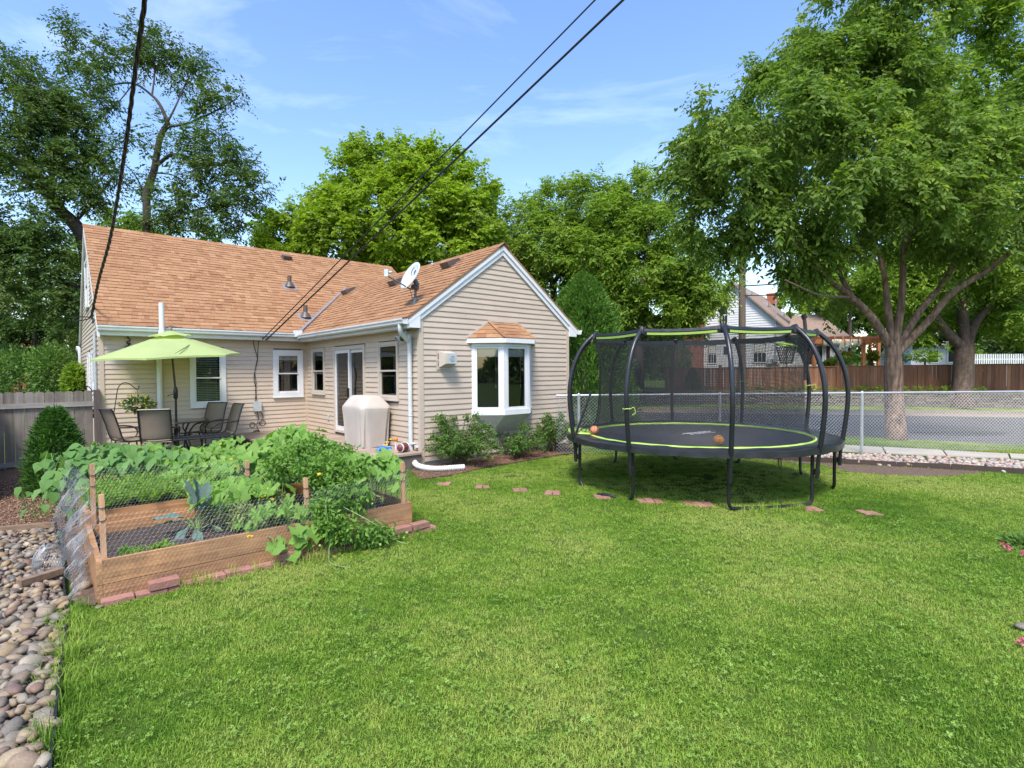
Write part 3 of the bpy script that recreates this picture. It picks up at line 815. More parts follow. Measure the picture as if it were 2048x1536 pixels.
# longer tufts along the edges
lt = []
def along(pxs, n, w):
    L = gxy(*pxs)
    for _ in range(n):
        q = lerp_line(L, rg.uniform()); lt.append((q[0] + rg.normal(0, w), q[1] + rg.normal(0, w), 0))
along([(110, 1536), (125, 1400), (140, 1262), (150, 1220)], 90, 0.05)
along([(300, 1195), (620, 1128), (850, 1068)], 10, 0.03)
along([(1470, 1028), (1560, 1024), (1630, 1019)], 14, 0.03)
for _ in range(14):
    p = HL(rg.uniform(BX0 + .4, BX1 - .1), BY0 - 0.13 + rg.normal(0, .015)); lt.append((p.x, p.y, 0))
lt = np.array(lt)
instancer('long_grass', lt, rg.uniform(0.5, 1.0, len(lt)), long_t, 7, kind='stuff')
# grass of the boulevard and of the strip below the stone wall
def strip_grass(name, near, far, n, sc):
    A, B = gxy(*near), gxy(*far)
    t, s = rg.uniform(size=n), rg.uniform(size=n)
    P = np.array([lerp_line(A, ti) * (1 - si) + lerp_line(B, ti) * si for ti, si in zip(t, s)])
    instancer(name, np.concatenate([P, np.full((n, 1), 0.02)], 1), rg.uniform(0.8, 1.2, n) * sc, clumps, n, kind='stuff')
strip_grass('boulevard_grass', [(1250, 869), (1679, 890), (1808, 897), (2048, 909), (2300, 922)], [(1250, 855), (1680, 876), (2048, 894), (2300, 907)], 4200, 1.7)
strip_grass('verge_grass', [(1050, 818), (1250, 820.0), (1730, 825), (2048, 829), (2300, 833)], [(1050, 806), (1250, 808.5), (1730, 812.5), (2048, 817.5), (2300, 821)], 5200, 2.6)
# ================================================================== THE HOUSE
house = empty('house', (HOUSE_O[0], HOUSE_O[1], 0), YAW, None, 'beige vinyl sided house with tan shingle roofs and white trim', 'house')
GW, DM, XL, XR, YB = 3.86, 5.50, -4.20, 4.30, 12.50       # gable width, main wall line, left and right ends, back
E_, Z0 = 0.1016, 0.0945                                    # siding course height, first course
ZW = 2.60                                                  # wall top under the eaves
W_EZ, W_EX, W_RX, W_S = 2.66, -0.30, 1.925, 0.728           # wing roof: eave height/x, ridge x, slope
M_EZ, M_EY, M_RY, M_S = 2.70, 5.15, 9.00, 0.725             # main roof: eave height/y, ridge y, slope
W_RZ = W_EZ + W_S * (W_RX - W_EX)
M_RZ = M_EZ + M_S * (M_RY - M_EY)
PL = {  # name: (a,d,z) -> local; a runs along the wall, d outwards
    'gable': lambda a, d, z: (a, -d, z),
    'side': lambda a, d, z: (-d, a, z),
    'main': lambda a, d, z: (a, DM - d, z),
    'left': lambda a, d, z: (XL - d, a, z),
}
OPEN = {
    'gable': [(1.13, 2.72, 0.86, 2.22)],
    'side': [(4.30, 5.08, 1.215, 2.30), (2.15, 3.73, 0.36, 2.29), (0.755, 1.54, 1.195, 2.29)],
    'main': [(-2.61, -1.90, 0.965, 2.268), (-0.825, -0.118, 1.135, 2.272)],
    'left': [(6.9, 7.7, 0.95, 2.25), (8.6, 9.3, 0.95, 2.25), (8.4, 9.6, 3.4, 4.6)],
}
def gable_lim(z):                         # siding limits below the wing rakes
    if z <= 2.80: return 0.0, GW
    d = (z - 2.80) / W_S
    return d + 0.02, GW - d - 0.02
def left_lim(z):
    if z <= 2.85: return DM, YB
    d = (z - 2.85) / M_S
    return DM + d, YB - d
LIM = {'gable': gable_lim, 'side': lambda z: (0.0, DM), 'main': lambda z: (XL, 0.0), 'left': left_lim}
TOP = {'gable': W_RZ - 0.12, 'side': ZW, 'main': ZW, 'left': M_RZ - 0.15}
def spans(lo, hi, z, ops):
    S = [(lo, hi)]
    for a0, a1, z0, z1 in ops:
        if z0 - E_ * 0.45 < z < z1 + E_ * 0.45:
            T = []
            for s0, s1 in S:
                if a1 <= s0 or a0 >= s1: T.append((s0, s1)); continue
                if a0 > s0: T.append((s0, a0 + 0.01))
                if a1 < s1: T.append((a1 - 0.01, s1))
            S = T
    return [s for s in S if s[1] - s[0] > 0.02]
def siding(name):
    P, ops, lim = PL[name], OPEN[name], LIM[name]
    core = MB()
    cuts = sorted({c for o in ops for c in o[:2]} | {lim(0)[0], lim(0)[1]})
    zt = min(TOP[name], 2.80)
    for a, b in zip(cuts[:-1], cuts[1:]):
        zs = sorted([(o[2], o[3]) for o in ops if o[0] <= a + 1e-6 and o[1] >= b - 1e-6 and o[2] < zt])
        z = -0.1
        for z0, z1 in zs + [(zt, zt)]:
            if z0 > z:
                core.add([P(a, -0.02, z), P(b, -0.02, z), P(b, -0.02, z0), P(a, -0.02, z0)], [(0, 1, 2, 3)])
            z = z1
    if TOP[name] > 2.9:
        l, h = lim(0)
        if name == 'left':
            core.add([P(l, -0.02, zt), P(h, -0.02, zt), P((l + h) / 2, -0.02, TOP[name] + .1)], [(0, 1, 2)])
        else:
            core.add([P(l, -0.02, zt), P(h, -0.02, zt), P((l + h) / 2, -0.02, TOP[name] + .06)], [(0, 1, 2)])
    wall = core.obj('wall', MAT['sidewall'], house)
    k = 0
    while Z0 + k * E_ < TOP[name] - 0.03:
        zb, zt_ = Z0 + k * E_, min(Z0 + (k + 1) * E_, TOP[name])
        lb, hb = lim(zb); lt, ht = lim(zt_)
        sp = spans(lb, hb, (zb + zt_) / 2, ops)
        sp2 = []
        for s0, s1 in sp:                 # butt seams in the longer runs
            if s1 - s0 > 1.9 and (zb < 2.55 or s1 - s0 > 2.2):
                c = s0 + (s1 - s0) * (0.22 + 0.56 * ((k * 0.6180339 + s0 * 0.37) % 1.0))
                sp2 += [(s0, c - 0.0012), (c + 0.0012, s1)]
            else: sp2.append((s0, s1))
        for s0, s1 in sp2:
            t0 = lt if abs(s0 - lb) < 1e-9 else s0
            t1 = ht if abs(s1 - hb) < 1e-9 else s1
            if t1 - t0 < 0.01: t0, t1 = (s0 + s1) / 2 - .005, (s0 + s1) / 2 + .005
            th = 0.0175
            zl = zb - 0.004
            MB().add([P(s0, 0, zl), P(s1, 0, zl), P(s1, th, zl), P(s0, th, zl),
                      P(s0, th, zl + 0.012), P(s1, th, zl + 0.012),
                      P(t0, 0.003, zt_), P(t1, 0.003, zt_), P(t0, -0.002, zt_), P(t1, -0.002, zt_)],
                     [(0, 1, 2, 3), (3, 2, 5, 4), (4, 5, 7, 6), (6, 7, 9, 8), (8, 9, 1, 0), (0, 3, 4, 6, 8), (1, 9, 7, 5, 2)]).obj('siding_board', MAT['siding'], wall)
        k += 1
    return wall
walls = {n: siding(n) for n in ('main', 'side', 'gable', 'left')}
# fix winding on the two walls whose along-axis runs the other way
for n in ('side', 'left'):
    for o in [walls[n]] + list(walls[n].children): o.data.flip_normals()
hid = MB()
hid.box((XR - .05, 5.55, -.1), (XR, YB - .05, 2.7)); hid.box((XL + .05, YB - .05, -.1), (XR, YB, 2.75)); hid.box((GW - 0.05, 0.03, -0.1), (GW, 5.5, 2.72)); hid.box((GW, DM, -.1), (XR, DM + .05, 2.7))
hid.obj('wall', MAT['siding'], house)
# foundation and corner posts
fd = MB()
fd.box((0.012, 0.012, -0.15), (GW - 0.01, 0.10, Z0 - 0.006)); fd.box((0.012, 0.10, -0.15), (0.10, DM, Z0 - 0.006)); fd.box((XL + .012, DM + 0.012, -0.4), (0.012, DM + 0.1, Z0 - 0.006)); fd.box((XL + .012, DM + .1, -0.4), (XL + .1, YB, Z0 - 0.006))
fd.obj('foundation', MAT['concrete'], house)
def post(x0, x1, y0, y1, z1, mat='siding', z0=Z0 - 0.03):
    MB().box((x0, y0, z0), (x1, y1, z1)).obj('corner_post', MAT[mat], house)
post(-0.026, 0.055, -0.026, 0.055, 2.66)
post(GW - 0.055, GW + 0.026, -0.026, 0.055, 2.66)
post(XL - 0.026, XL + 0.055, DM - 0.026, DM + 0.055, 2.58, z0=-.2)
post(-0.045, 0.0, DM - 0.045, DM, 2.55)
# --- roofs
def slope_frame(o, a, s):
    o, a, s = Vector(o), Vector(a).normalized(), Vector(s).normalized()
    return o, a, s, a.cross(s)
EXPO = 0.143
def shingles(name, frame, length, arange, nkeep_key, deck_poly, roofs, seed, expo=EXPO, keep=300, parent=None):
    """courses of tabs up a slope; arange(s0)-> list of (a0,a1) open spans"""
    o, a, s, n = frame
    if n.z < 0: n = -n
    rg = np.random.default_rng(seed)
    deck = MB()
    P = [o + a * u + s * v for u, v in deck_poly]
    m = len(P)
    deck.add([p - n * 0.004 for p in P] + [p - n * 0.035 for p in P], [tuple(range(m)), tuple(range(2 * m - 1, m - 1, -1))] + [(k, m + k, m + (k + 1) % m, (k + 1) % m) for k in range(m)])
    roof = deck.obj(name, MAT['roofdeck'], parent or house)
    tabs = []
    r = 0
    while r * expo < length - 0.02:
        s0, s1 = r * expo, min((r + 1) * expo + 0.03, length)
        for a0, a1 in arange(s0 + expo / 2):
            x = a0 - (rg.uniform(0, 0.25))
            while x < a1:
                w = rg.choice([0.09, 0.13, 0.17, 0.21, 0.26])
                l, h = max(x, a0), min(x + w, a1)
                if h - l > 0.025:
                    th = 0.012 if rg.uniform() < 0.5 else 0.0065
                    lift = 0.006 + rg.uniform(0, 0.003)
                    sb = s0 + rg.uniform(-0.006, 0.006)
                    tabs.append((l + 0.0015, h - 0.0015, sb, s1, lift, th))
                x += w
        r += 1
    def verts(t):
        l, h, sb, s1, lift, th = t
        Q = []
        for (u, v, z) in ((l, sb, lift * 0.2), (h, sb, lift * 0.2), (h, s1, -0.002), (l, s1, -0.002), (l, sb, lift + th), (h, sb, lift + th), (h, s1, 0.0025), (l, s1, 0.0025)):
            Q.append(o + a * u + s * v + n * z)
        return Q
    M_h = house.matrix_world if False else None
    tabs.sort(key=nkeep_key)
    for t in tabs[:keep]:
        MB().hexa(verts(t)).obj('shingle', MAT['shingle'], roof)
    if tabs[keep:]:
        mb = MB()
        for t in tabs[keep:]: mb.hexa(verts(t))
        mb.obj('shingle', MAT['shingle'], roof, kind='stuff')
    return roof
# main roof, slope facing the yard
lm = math.hypot(M_RY - M_EY, M_RZ - M_EZ); cm = (M_RY - M_EY) / lm
fm = slope_frame((0, M_EY, M_EZ), (1, 0, 0), (0, M_RY - M_EY, M_RZ - M_EZ))
def main_span(s):
    y = M_EY + s * cm
    x1 = (y - 5.45) if y < 7.36 else XR + 0.06
    return [(XL - 0.06, x1)]
yv = 7.38
main_roof = shingles('roof', fm, lm, main_span, lambda t: (t[0] + 5.05) ** 2 * 1.0 + (t[2] * 1.7) ** 2, [(XL - 0.06, 0), (-0.28, 0), (W_RX, (yv - M_EY) / cm), (W_RX, (yv + .02 - M_EY) / cm), (XR + .06, (yv + .02 - M_EY) / cm), (XR + 0.06, lm), (XL - 0.06, lm)], None, 11)
bk = MB()
bk.add([(XL - .06, M_RY, M_RZ), (XR + .06, M_RY, M_RZ), (XR + .06, 12.85, M_EZ), (XL - .06, 12.85, M_EZ), (XL - .06, M_RY, M_RZ - .04), (XR + .06, M_RY, M_RZ - .04), (XR + .06, 12.85, M_EZ - .04), (XL - .06, 12.85, M_EZ - .04)], [(0, 1, 2, 3), (7, 6, 5, 4), (0, 4, 5, 1), (2, 6, 7, 3), (1, 5, 6, 2), (0, 3, 7, 4)])
bk.add([(GW + .1, M_EY, M_EZ), (XR + .06, M_EY, M_EZ), (XR + .06, yv + .02, M_EZ + (yv + .02 - M_EY) * M_S), (GW + .1, yv + .02, M_EZ + (yv + .02 - M_EY) * M_S)], [(0, 1, 2, 3)])
bk.obj('roof', MAT['shingle'], house)
# wing roof, slope facing the patio
lw = math.hypot(W_RX - W_EX, W_RZ - W_EZ); cw = (W_RX - W_EX) / lw
fw = slope_frame((W_EX, 0, W_EZ), (0, 1, 0), (W_RX - W_EX, 0, W_RZ - W_EZ))
YF = -0.075
def wing_span(s):
    x = W_EX + s * cw
    return [(YF, x + 5.45)]
wing_roof = shingles('roof', fw, lw, wing_span, lambda t: (t[0] + 2) + t[2] * 0.8, [(YF, 0), (5.15, 0), (7.38, lw), (YF, lw)], None, 12)
# far slope of the wing
W_EX2 = 2 * W_RX - W_EX
fr = MB()
fr.add([(W_RX, YF, W_RZ), (W_EX2, YF, W_EZ), (W_EX2, 5.2, W_EZ), (W_RX, 7.38, W_RZ), (W_RX, YF, W_RZ - .035), (W_EX2, YF, W_EZ - .035), (W_EX2, 5.2, W_EZ - .035), (W_RX, 7.38, W_RZ - .035)], [(0, 1, 2, 3), (7, 6, 5, 4), (0, 4, 5, 1), (1, 5, 6, 2), (2, 6, 7, 3)])
fr.obj('roof', MAT['shingle'], house)
# ridge caps
def ridge(parent, a, b, sl_axis, n):
    a, b = Vector(a), Vector(b)
    d = (b - a) / n
    for k in range(n):
        p, q = a + d * (k - 0.12), a + d * (k + 1)
        l1, l2 = 0.022, 0.012
        side = Vector((0, 1, 0)) if sl_axis == 'y' else Vector((1, 0, 0))
        V = []
        for c, l in ((p, l1), (q, l2)):
            V += [c - side * 0.13 + Vector((0, 0, -0.13 * 0.727 + l)), c + Vector((0, 0, l + 0.004)), c + side * 0.13 + Vector((0, 0, -0.13 * 0.727 + l))]
        V += [v - Vector((0, 0, 0.01)) for v in V]
        mb = MB().add(V, [(0, 1, 4, 3), (1, 2, 5, 4), (6, 9, 10, 7), (7, 10, 11, 8), (0, 6, 7, 1), (1, 7, 8, 2), (0, 3, 9, 6), (2, 8, 11, 5), (3, 4, 10, 9), (4, 5, 11, 10)])
        mb.obj('ridge_cap', MAT['shingle'], parent)
ridge(main_roof, (XL - .05, M_RY, M_RZ), (XR + .05, M_RY, M_RZ), 'y', 34)
ridge(wing_roof, (W_RX, YF, W_RZ), (W_RX, 7.3, W_RZ), 'x', 30)
# valley flashing
va, vb = Vector((-0.28, 5.17, M_EZ + 0.035)), Vector((W_RX, 7.38, W_RZ + 0.03))
MB().beam(va, vb, 0.085, 0.05).obj('valley_flashing', MAT['greymetal'], wing_roof)
# roof vents
def box_vent(parent, p, a, s, n, sz=(0.30, 0.33, 0.14)):
    p, a, s, n = Vector(p), Vector(a), Vector(s), Vector(n)
    mb = MB()
    w, l, h = sz
    def q(u, v, z): return p + a * u + s * v + n * z
    mb.add([q(-w / 2, -l / 2, 0), q(w / 2, -l / 2, 0), q(w / 2, l / 2, 0), q(-w / 2, l / 2, 0), q(-w / 2, -l / 2, h), q(w / 2, -l / 2, h), q(w / 2, l / 2, h * .45), q(-w / 2, l / 2, h * .45)],
           [(4, 5, 6, 7), (0, 1, 5, 4), (1, 2, 6, 5), (2, 3, 7, 6), (3, 0, 4, 7)])
    mb.add([q(-w * .72, -l * .62, .016), q(w * .72, -l * .62, .016), q(w * .72, l * .7, .012), q(-w * .72, l * .7, .012)], [(0, 1, 2, 3)])
    mb.obj('roof_vent', MAT['darkmetal'], parent)
def on_main(x, y): return Vector((x, y, M_EZ + (y - M_EY) * M_S + 0.012))
def on_wing(x, y): return Vector((x, y, W_EZ + (x - W_EX) * W_S + 0.012))
nm, nw = fm[3], fw[3] if fw[3].z > 0 else -fw[3]
def roof_hit(px, py, which):
    r = ray(px, py)
    o = np.array([0, 0]) - HOUSE_O
    lo = np.array([o @ HU, o @ HV, CAM_H]); ld = np.array([r[:2] @ HU, r[:2] @ HV, r[2]])
    if which == 'm': n, c = np.array([0, -M_S, 1]), M_EZ - M_S * M_EY
    else: n, c = np.array([-W_S, 0, 1]), W_EZ - W_S * W_EX
    t = (c - lo @ n) / (ld @ n)
    return Vector(lo + ld * t)
for px, py in ((903, 530), (796, 566), (699, 584)):
    box_vent(wing_roof, roof_hit(px, py, 'w'), (0, 1, 0), fw[2], nw)
p = roof_hit(573, 517, 'm')
box_vent(main_roof, p, (1, 0, 0), fm[2], nm, (0.24, 0.24, 0.13))
for px, py in ((579, 573), (611, 634)):
    p = roof_hit(px, py, 'm')
    MB().tube([p - Vector((0, 0, .1)), p + Vector((0, 0, 0.30))], 0.055, 12).lathe([(0.15, 0.0), (0.10, 0.09), (0.062, 0.15)], 14, (p.x, p.y, p.z - 0.02)).obj('vent_pipe', MAT['darkmetal'], main_roof, True)
    MB().add([p + fm[1] * u + fm[2] * v + nm * 0.014 for u, v in ((-.2, -.2), (.2, -.2), (.2, .16), (-.2, .16))], [(0, 1, 2, 3)]).obj('pipe_flashing', MAT['greymetal'], main_roof)
# --- gutters, fascia, soffit
GP = [(0, 0), (0.085, 0), (0.105, 0.02), (0.105, 0.055), (0.125, 0.075), (0.125, 0.105), (0.115, 0.105), (0.112, 0.08), (0.09, 0.06), (0.088, 0.015), (0.012, 0.012), (0.012, 0.105), (0, 0.105)]
gt = MB().extrude(GP, (XL - 0.06, M_EY + 0.02, M_EZ - 0.115), (W_EX - 0.10, M_EY + 0.02, M_EZ - 0.115), (0, -1, 0), (0, 0, 1))
gt.obj('gutter', MAT['gutter'], house)
MB().extrude(GP, (W_EX + 0.02, YF + 0.0, W_EZ - 0.112), (W_EX + 0.02, M_EY + 0.02, W_EZ - 0.112), (-1, 0, 0), (0, 0, 1)).obj('gutter', MAT['gutter'], house)
MB().box((W_EX - .15, M_EY - .13, M_EZ - .10), (W_EX + .03, M_EY - .0, M_EZ + .06)).obj('gutter_guard', MAT['white'], house)
MB().extrude(GP, (W_EX2 - 0.02, YF - 0.02, W_EZ - 0.112), (W_EX2 - 0.02, 5.1, W_EZ - 0.112), (1, 0, 0), (0, 0, 1)).obj('gutter', MAT['gutter'], house)
fs = MB()
fs.box((XL - 0.05, M_EY + 0.02, M_EZ - 0.20), (W_EX + .02, M_EY + 0.045, M_EZ - 0.02)); fs.obj('fascia', MAT['gutter'], house)
MB().box((W_EX + 0.02, YF + .02, W_EZ - 0.175), (W_EX + 0.045, M_EY + .02, W_EZ - 0.02)).obj('fascia', MAT['gutter'], house)
MB().box((XL - 0.03, M_EY + 0.046, M_EZ - 0.195), (W_EX + 0.04, DM + .02, M_EZ - 0.175)).obj('soffit', MAT['soffit'], house)
MB().box((W_EX + 0.046, 0.0, W_EZ - 0.165), (0.02, DM, W_EZ - 0.145)).obj('soffit', MAT['soffit'], house)
MB().box((GW - .02, 0.0, W_EZ - 0.165), (W_EX2 - 0.04, DM, W_EZ - 0.145)).obj('soffit', MAT['soffit'], house)
# rake boards on the gable
def rake(x0, z0, x1, z1, y0, y1, w, name='rake_board', mat='trim', drop=0.0):
    d = Vector((x1 - x0, 0, z1 - z0)).normalized()
    nn = Vector((-d.z, 0, d.x));  nn = nn if nn.z > 0 else -nn
    A, B = Vector((x0, 0, z0)) - nn * drop, Vector((x1, 0, z1)) - nn * drop
    k = (w / abs(d.x))
    P = []
    for y in (y0, y1):
        P += [(A.x, y, A.z), (B.x, y, B.z), (B.x, y, B.z - k), (A.x, y, A.z - k)]
    MB().add(P, [(0, 1, 2, 3), (7, 6, 5, 4), (0, 4, 5, 1), (1, 5, 6, 2), (2, 6, 7, 3), (3, 7, 4, 0)]).obj(name, MAT[mat], house)
for sg in (1, -1):
    xe = W_RX - sg * (W_RX - W_EX - 0.03)
    ze = W_EZ + 0.03 * W_S - 0.036
    rake(xe, ze, W_RX, W_RZ - 0.036, -0.068, -0.028, 0.075, drop=0.0)                # narrow upper step
    rake(xe + sg * 0.04, ze + 0.04 * W_S, W_RX, W_RZ - 0.036, -0.045, -0.015, 0.155, drop=0.0)
    # boxed return under the rake end
    x0, x1 = sorted((xe + sg * 0.02, xe + sg * 0.245))
    MB().add([(x0, -0.064, W_EZ - 0.165), (x1, -0.064, W_EZ - 0.165), (x1, -0.064, W_EZ + (0.16 if sg > 0 else 0.0)), (x0, -0.064, W_EZ + (0.0 if sg > 0 else 0.16)),
              (x0, 0.02, W_EZ - 0.165), (x1, 0.02, W_EZ - 0.165), (x1, 0.02, W_EZ + (0.16 if sg > 0 else 0.0)), (x0, 0.02, W_EZ + (0.0 if sg > 0 else 0.16))],
             [(0, 1, 2, 3), (7, 6, 5, 4), (0, 4, 5, 1), (1, 5, 6, 2), (3, 2, 6, 7), (0, 3, 7, 4)]).obj('eave_return', MAT['trim'], house)
# rake on the left end of the main roof
def rakeL(y0, z0, y1, z1):
    P = []
    for x in (XL - 0.065, XL - 0.02):
        P += [(x, y0, z0), (x, y1, z1), (x, y1, z1 - 0.20), (x, y0, z0 - 0.20)]
    MB().add(P, [(0, 1, 2, 3), (7, 6, 5, 4), (0, 4, 5, 1), (1, 5, 6, 2), (2, 6, 7, 3), (3, 7, 4, 0)]).obj('rake_board', MAT['trim'], house)
rakeL(M_EY, M_EZ - .04, M_RY, M_RZ - .04); rakeL(12.85, M_EZ - .04, M_RY, M_RZ - .04)
# --- windows
def window(wall, o, trim=0.075, sash=True, blinds=0, mat='trim', depth=0.5, valance=False, half=False):
    P = PL[wall]
    a0, a1, z0, z1 = o
    flip = wall in ('side', 'left')
    def fin(ob):
        if flip: ob.data.flip_normals()
        return ob
    def bx(mb, A0, A1, d0, d1, Z0_, Z1_):
        c = [P(A0, d1, Z0_), P(A1, d1, Z0_), P(A1, d0, Z0_), P(A0, d0, Z0_), P(A0, d1, Z1_), P(A1, d1, Z1_), P(A1, d0, Z1_), P(A0, d0, Z1_)]
        mb.hexa(c)
    fr = MB(); t = trim
    d1 = 0.042
    for A in ((a0 - .012, a0 + t, z0 - .012, z1 + .012), (a1 - t, a1 + .012, z0 - .012, z1 + .012)): bx(fr, A[0], A[1], -0.03, d1, A[2], A[3])
    bx(fr, a0 + t + .0005, a1 - t - .0005, -0.03, d1 - .002, z0 - 0.012, z0 + t); bx(fr, a0 + t + .0005, a1 - t - .0005, -0.03, d1 - .002, z1 - t, z1 + 0.012)
    bx(fr, a0 - 0.02, a1 + 0.02, -0.01, d1 + 0.018, z0 - 0.034, z0 - 0.0125)
    f = fin(fr.obj('window', MAT[mat], house))
    A0, A1, B0, B1 = a0 + t, a1 - t, z0 + t, z1 - t
    rc = MB()
    rc.add([P(A0, -depth, B0), P(A1, -depth, B0), P(A1, -depth, B1), P(A0, -depth, B1), P(A0 - .3, 0.0, B0), P(A1 + .3, 0, B0), P(A1 + .3, 0, B1), P(A0 - .3, 0, B1)],
           [(0, 1, 2, 3), (0, 4, 5, 1), (1, 5, 6, 2), (2, 6, 7, 3), (3, 7, 4, 0)])
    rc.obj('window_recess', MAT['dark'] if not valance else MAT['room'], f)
    zm = (B0 + B1) / 2
    s = 0.032
    for (b0, b1, dd) in ((B0, zm + 0.016, 0.006), (zm - 0.016, B1, 0.028)):
        sm = MB()
        bx(sm, A0, A0 + s, dd - .02, dd, b0, b1); bx(sm, A1 - s, A1, dd - .02, dd, b0, b1); bx(sm, A0 + s, A1 - s, dd - .021, dd - .001, b0, b0 + s); bx(sm, A0 + s, A1 - s, dd - .021, dd - .001, b1 - s, b1)
        fin(sm.obj('sash', MAT[mat], f))
        gm = MB().add([P(A0 + s, dd - .010, b0 + s), P(A1 - s, dd - .010, b0 + s), P(A1 - s, dd - .010, b1 - s), P(A0 + s, dd - .010, b1 - s)], [(0, 1, 2, 3)])
        fin(gm.obj('pane', MAT['glass'], f))
    if blinds:
        n = int((B1 - B0) / 0.04)
        for k in range(n):
            z = B1 - 0.03 - k * 0.04
            bm = MB()
            bm.add([P(A0 + .02, -.075, z - .008), P(A1 - .02, -.075, z - .008), P(A1 - .02, -.115, z + .010), P(A0 + .02, -.115, z + .010), P(A0 + .02, -.075, z - .010), P(A1 - .02, -.075, z - .010), P(A1 - .02, -.115, z + .008), P(A0 + .02, -.115, z + .008)], [(0, 1, 2, 3), (7, 6, 5, 4), (0, 4, 5, 1), (2, 6, 7, 3)])
            bm.obj('blind_slat', MAT['blind'], f)
        cd = MB()
        for A in (A0 + .09, (A0 + A1) / 2, A1 - .09): cd.beam(P(A, -.07, B0 + .03), P(A, -.07, B1 - .02), .003, .003)
        cd.obj('blind_cord', MAT['blind'], f)
    if valance:
        vb_ = MB(); bx(vb_, A0 + .01, A1 - .01, -.12, -.08, B1 - 0.14, B1 - .005); fin(vb_.obj('raised_blind', MAT['blind'], f))
    return f
w_a = window('main', OPEN['main'][0], 0.085, blinds=1)
w_b = window('main', OPEN['main'][1], 0.095, valance=True, depth=1.6)
window('side', OPEN['side'][0], 0.042, mat='trim_beige', depth=1.2)
window('side', OPEN['side'][2], 0.042, mat='trim_beige', depth=1.2)
for o in OPEN['left']: window('left', o, 0.07)
# the orange lamp inside the second window
MAT['amber'] = M('amber_shade', (0.85, 0.33, 0.03), 0.5)
MB().lathe([(0.02, 0.10), (0.12, 0.05), (0.19, 0.0), (0.18, -0.01), (0.02, 0.03)], 16, (-0.33, DM + 0.55, 2.02)).obj('ceiling_lamp', MAT['amber'], w_b, True)
# --- sliding door
P = PL['side']
a0, a1, z0, z1 = OPEN['side'][1]
def sbx(mb, A0, A1, d0, d1, Z0_, Z1_):
    mb.box((-d1, A0, Z0_), (-d0, A1, Z1_))
dm = MB()
t = 0.07
sbx(dm, a0 - .01, a0 + t, -.05, .04, z0, z1 + .01); sbx(dm, a1 - t, a1 + .01, -.05, .04, z0, z1 + .01); sbx(dm, a0 + t, a1 - t, -.05, .038, z1 - t, z1 + .01); sbx(dm, a0 + t, a1 - t, -.05, .055, z0, z0 + .05)
door = dm.obj('sliding_door', MAT['trim_beige'], house)
MAT['doortrim'] = MAT['trim']
rc = MB().add([(0.9, a0 + t, z0), (0.9, a1 - t, z0), (0.9, a1 - t, z1), (0.9, a0 + t, z1), (0.05, a0 + t - .2, z0), (0.05, a1 - t + .2, z0), (0.05, a1 - t + .2, z1), (0.05, a0 + t - .2, z1)], [(0, 1, 2, 3), (0, 4, 5, 1), (1, 5, 6, 2), (2, 6, 7, 3), (3, 7, 4, 0)])
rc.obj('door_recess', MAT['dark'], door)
am = (a0 + a1) / 2
for (A0, A1, dd) in ((a0 + t, am + .03, -.03), (am - .03, a1 - t, 0.012)):
    pm = MB(); s = 0.06
    sbx(pm, A0, A0 + s, dd - .02, dd + .014, z0 + .052, z1 - t - .002); sbx(pm, A1 - s, A1, dd - .02, dd + .014, z0 + .052, z1 - t - .002); sbx(pm, A0 + s, A1 - s, dd - .02, dd + .012, z0 + .052, z0 + .14); sbx(pm, A0 + s, A1 - s, dd - .02, dd + .012, z1 - t - .07, z1 - t - .002)
    o = pm.obj('door_panel', MAT['trim'], door)
    MB().add([(-dd, A0 + s, z0 + .14), (-dd, A1 - s, z0 + .14), (-dd, A1 - s, z1 - t - .07), (-dd, A0 + s, z1 - t - .07)], [(3, 2, 1, 0)]).obj('door_pane', MAT['glass'], door)
MB().box((-0.075, am - .022, 1.17), (-0.026, am + .012, 1.37)).obj('door_handle', MAT['black'], door)
# --- bay window
BD, BA, BB, B0, B1 = 0.45, 1.60, 2.26, 0.87, 2.22
bw = [(1.13, 0.0), (BA, -BD), (BB, -BD), (2.73, 0.0)]
bf = MB()
def bay_ring(mb, z0, z1, grow=0.0, inner=0.06):
    g = [(bw[0][0] - grow, 0.0), (bw[1][0] - grow * .5, bw[1][1] - grow), (bw[2][0] + grow * .5, bw[2][1] - grow), (bw[3][0] + grow, 0.0)]
    i = [(bw[0][0] + inner, 0.0), (bw[1][0] + inner * .5, bw[1][1] + inner), (bw[2][0] - inner * .5, bw[2][1] + inner), (bw[3][0] - inner, 0.0)]
    for k in range(3):
        mb.hexa([(*g[k], z0), (*g[k + 1], z0), (*i[k + 1], z0), (*i[k], z0), (*g[k], z1), (*g[k + 1], z1), (*i[k + 1], z1), (*i[k], z1)])
bay_ring(bf, B0, B0 + 0.10, 0.015); bay_ring(bf, B1 - .02, B1 + .05, 0.005)
bay = bf.obj('bay_window', MAT['trim'], house)
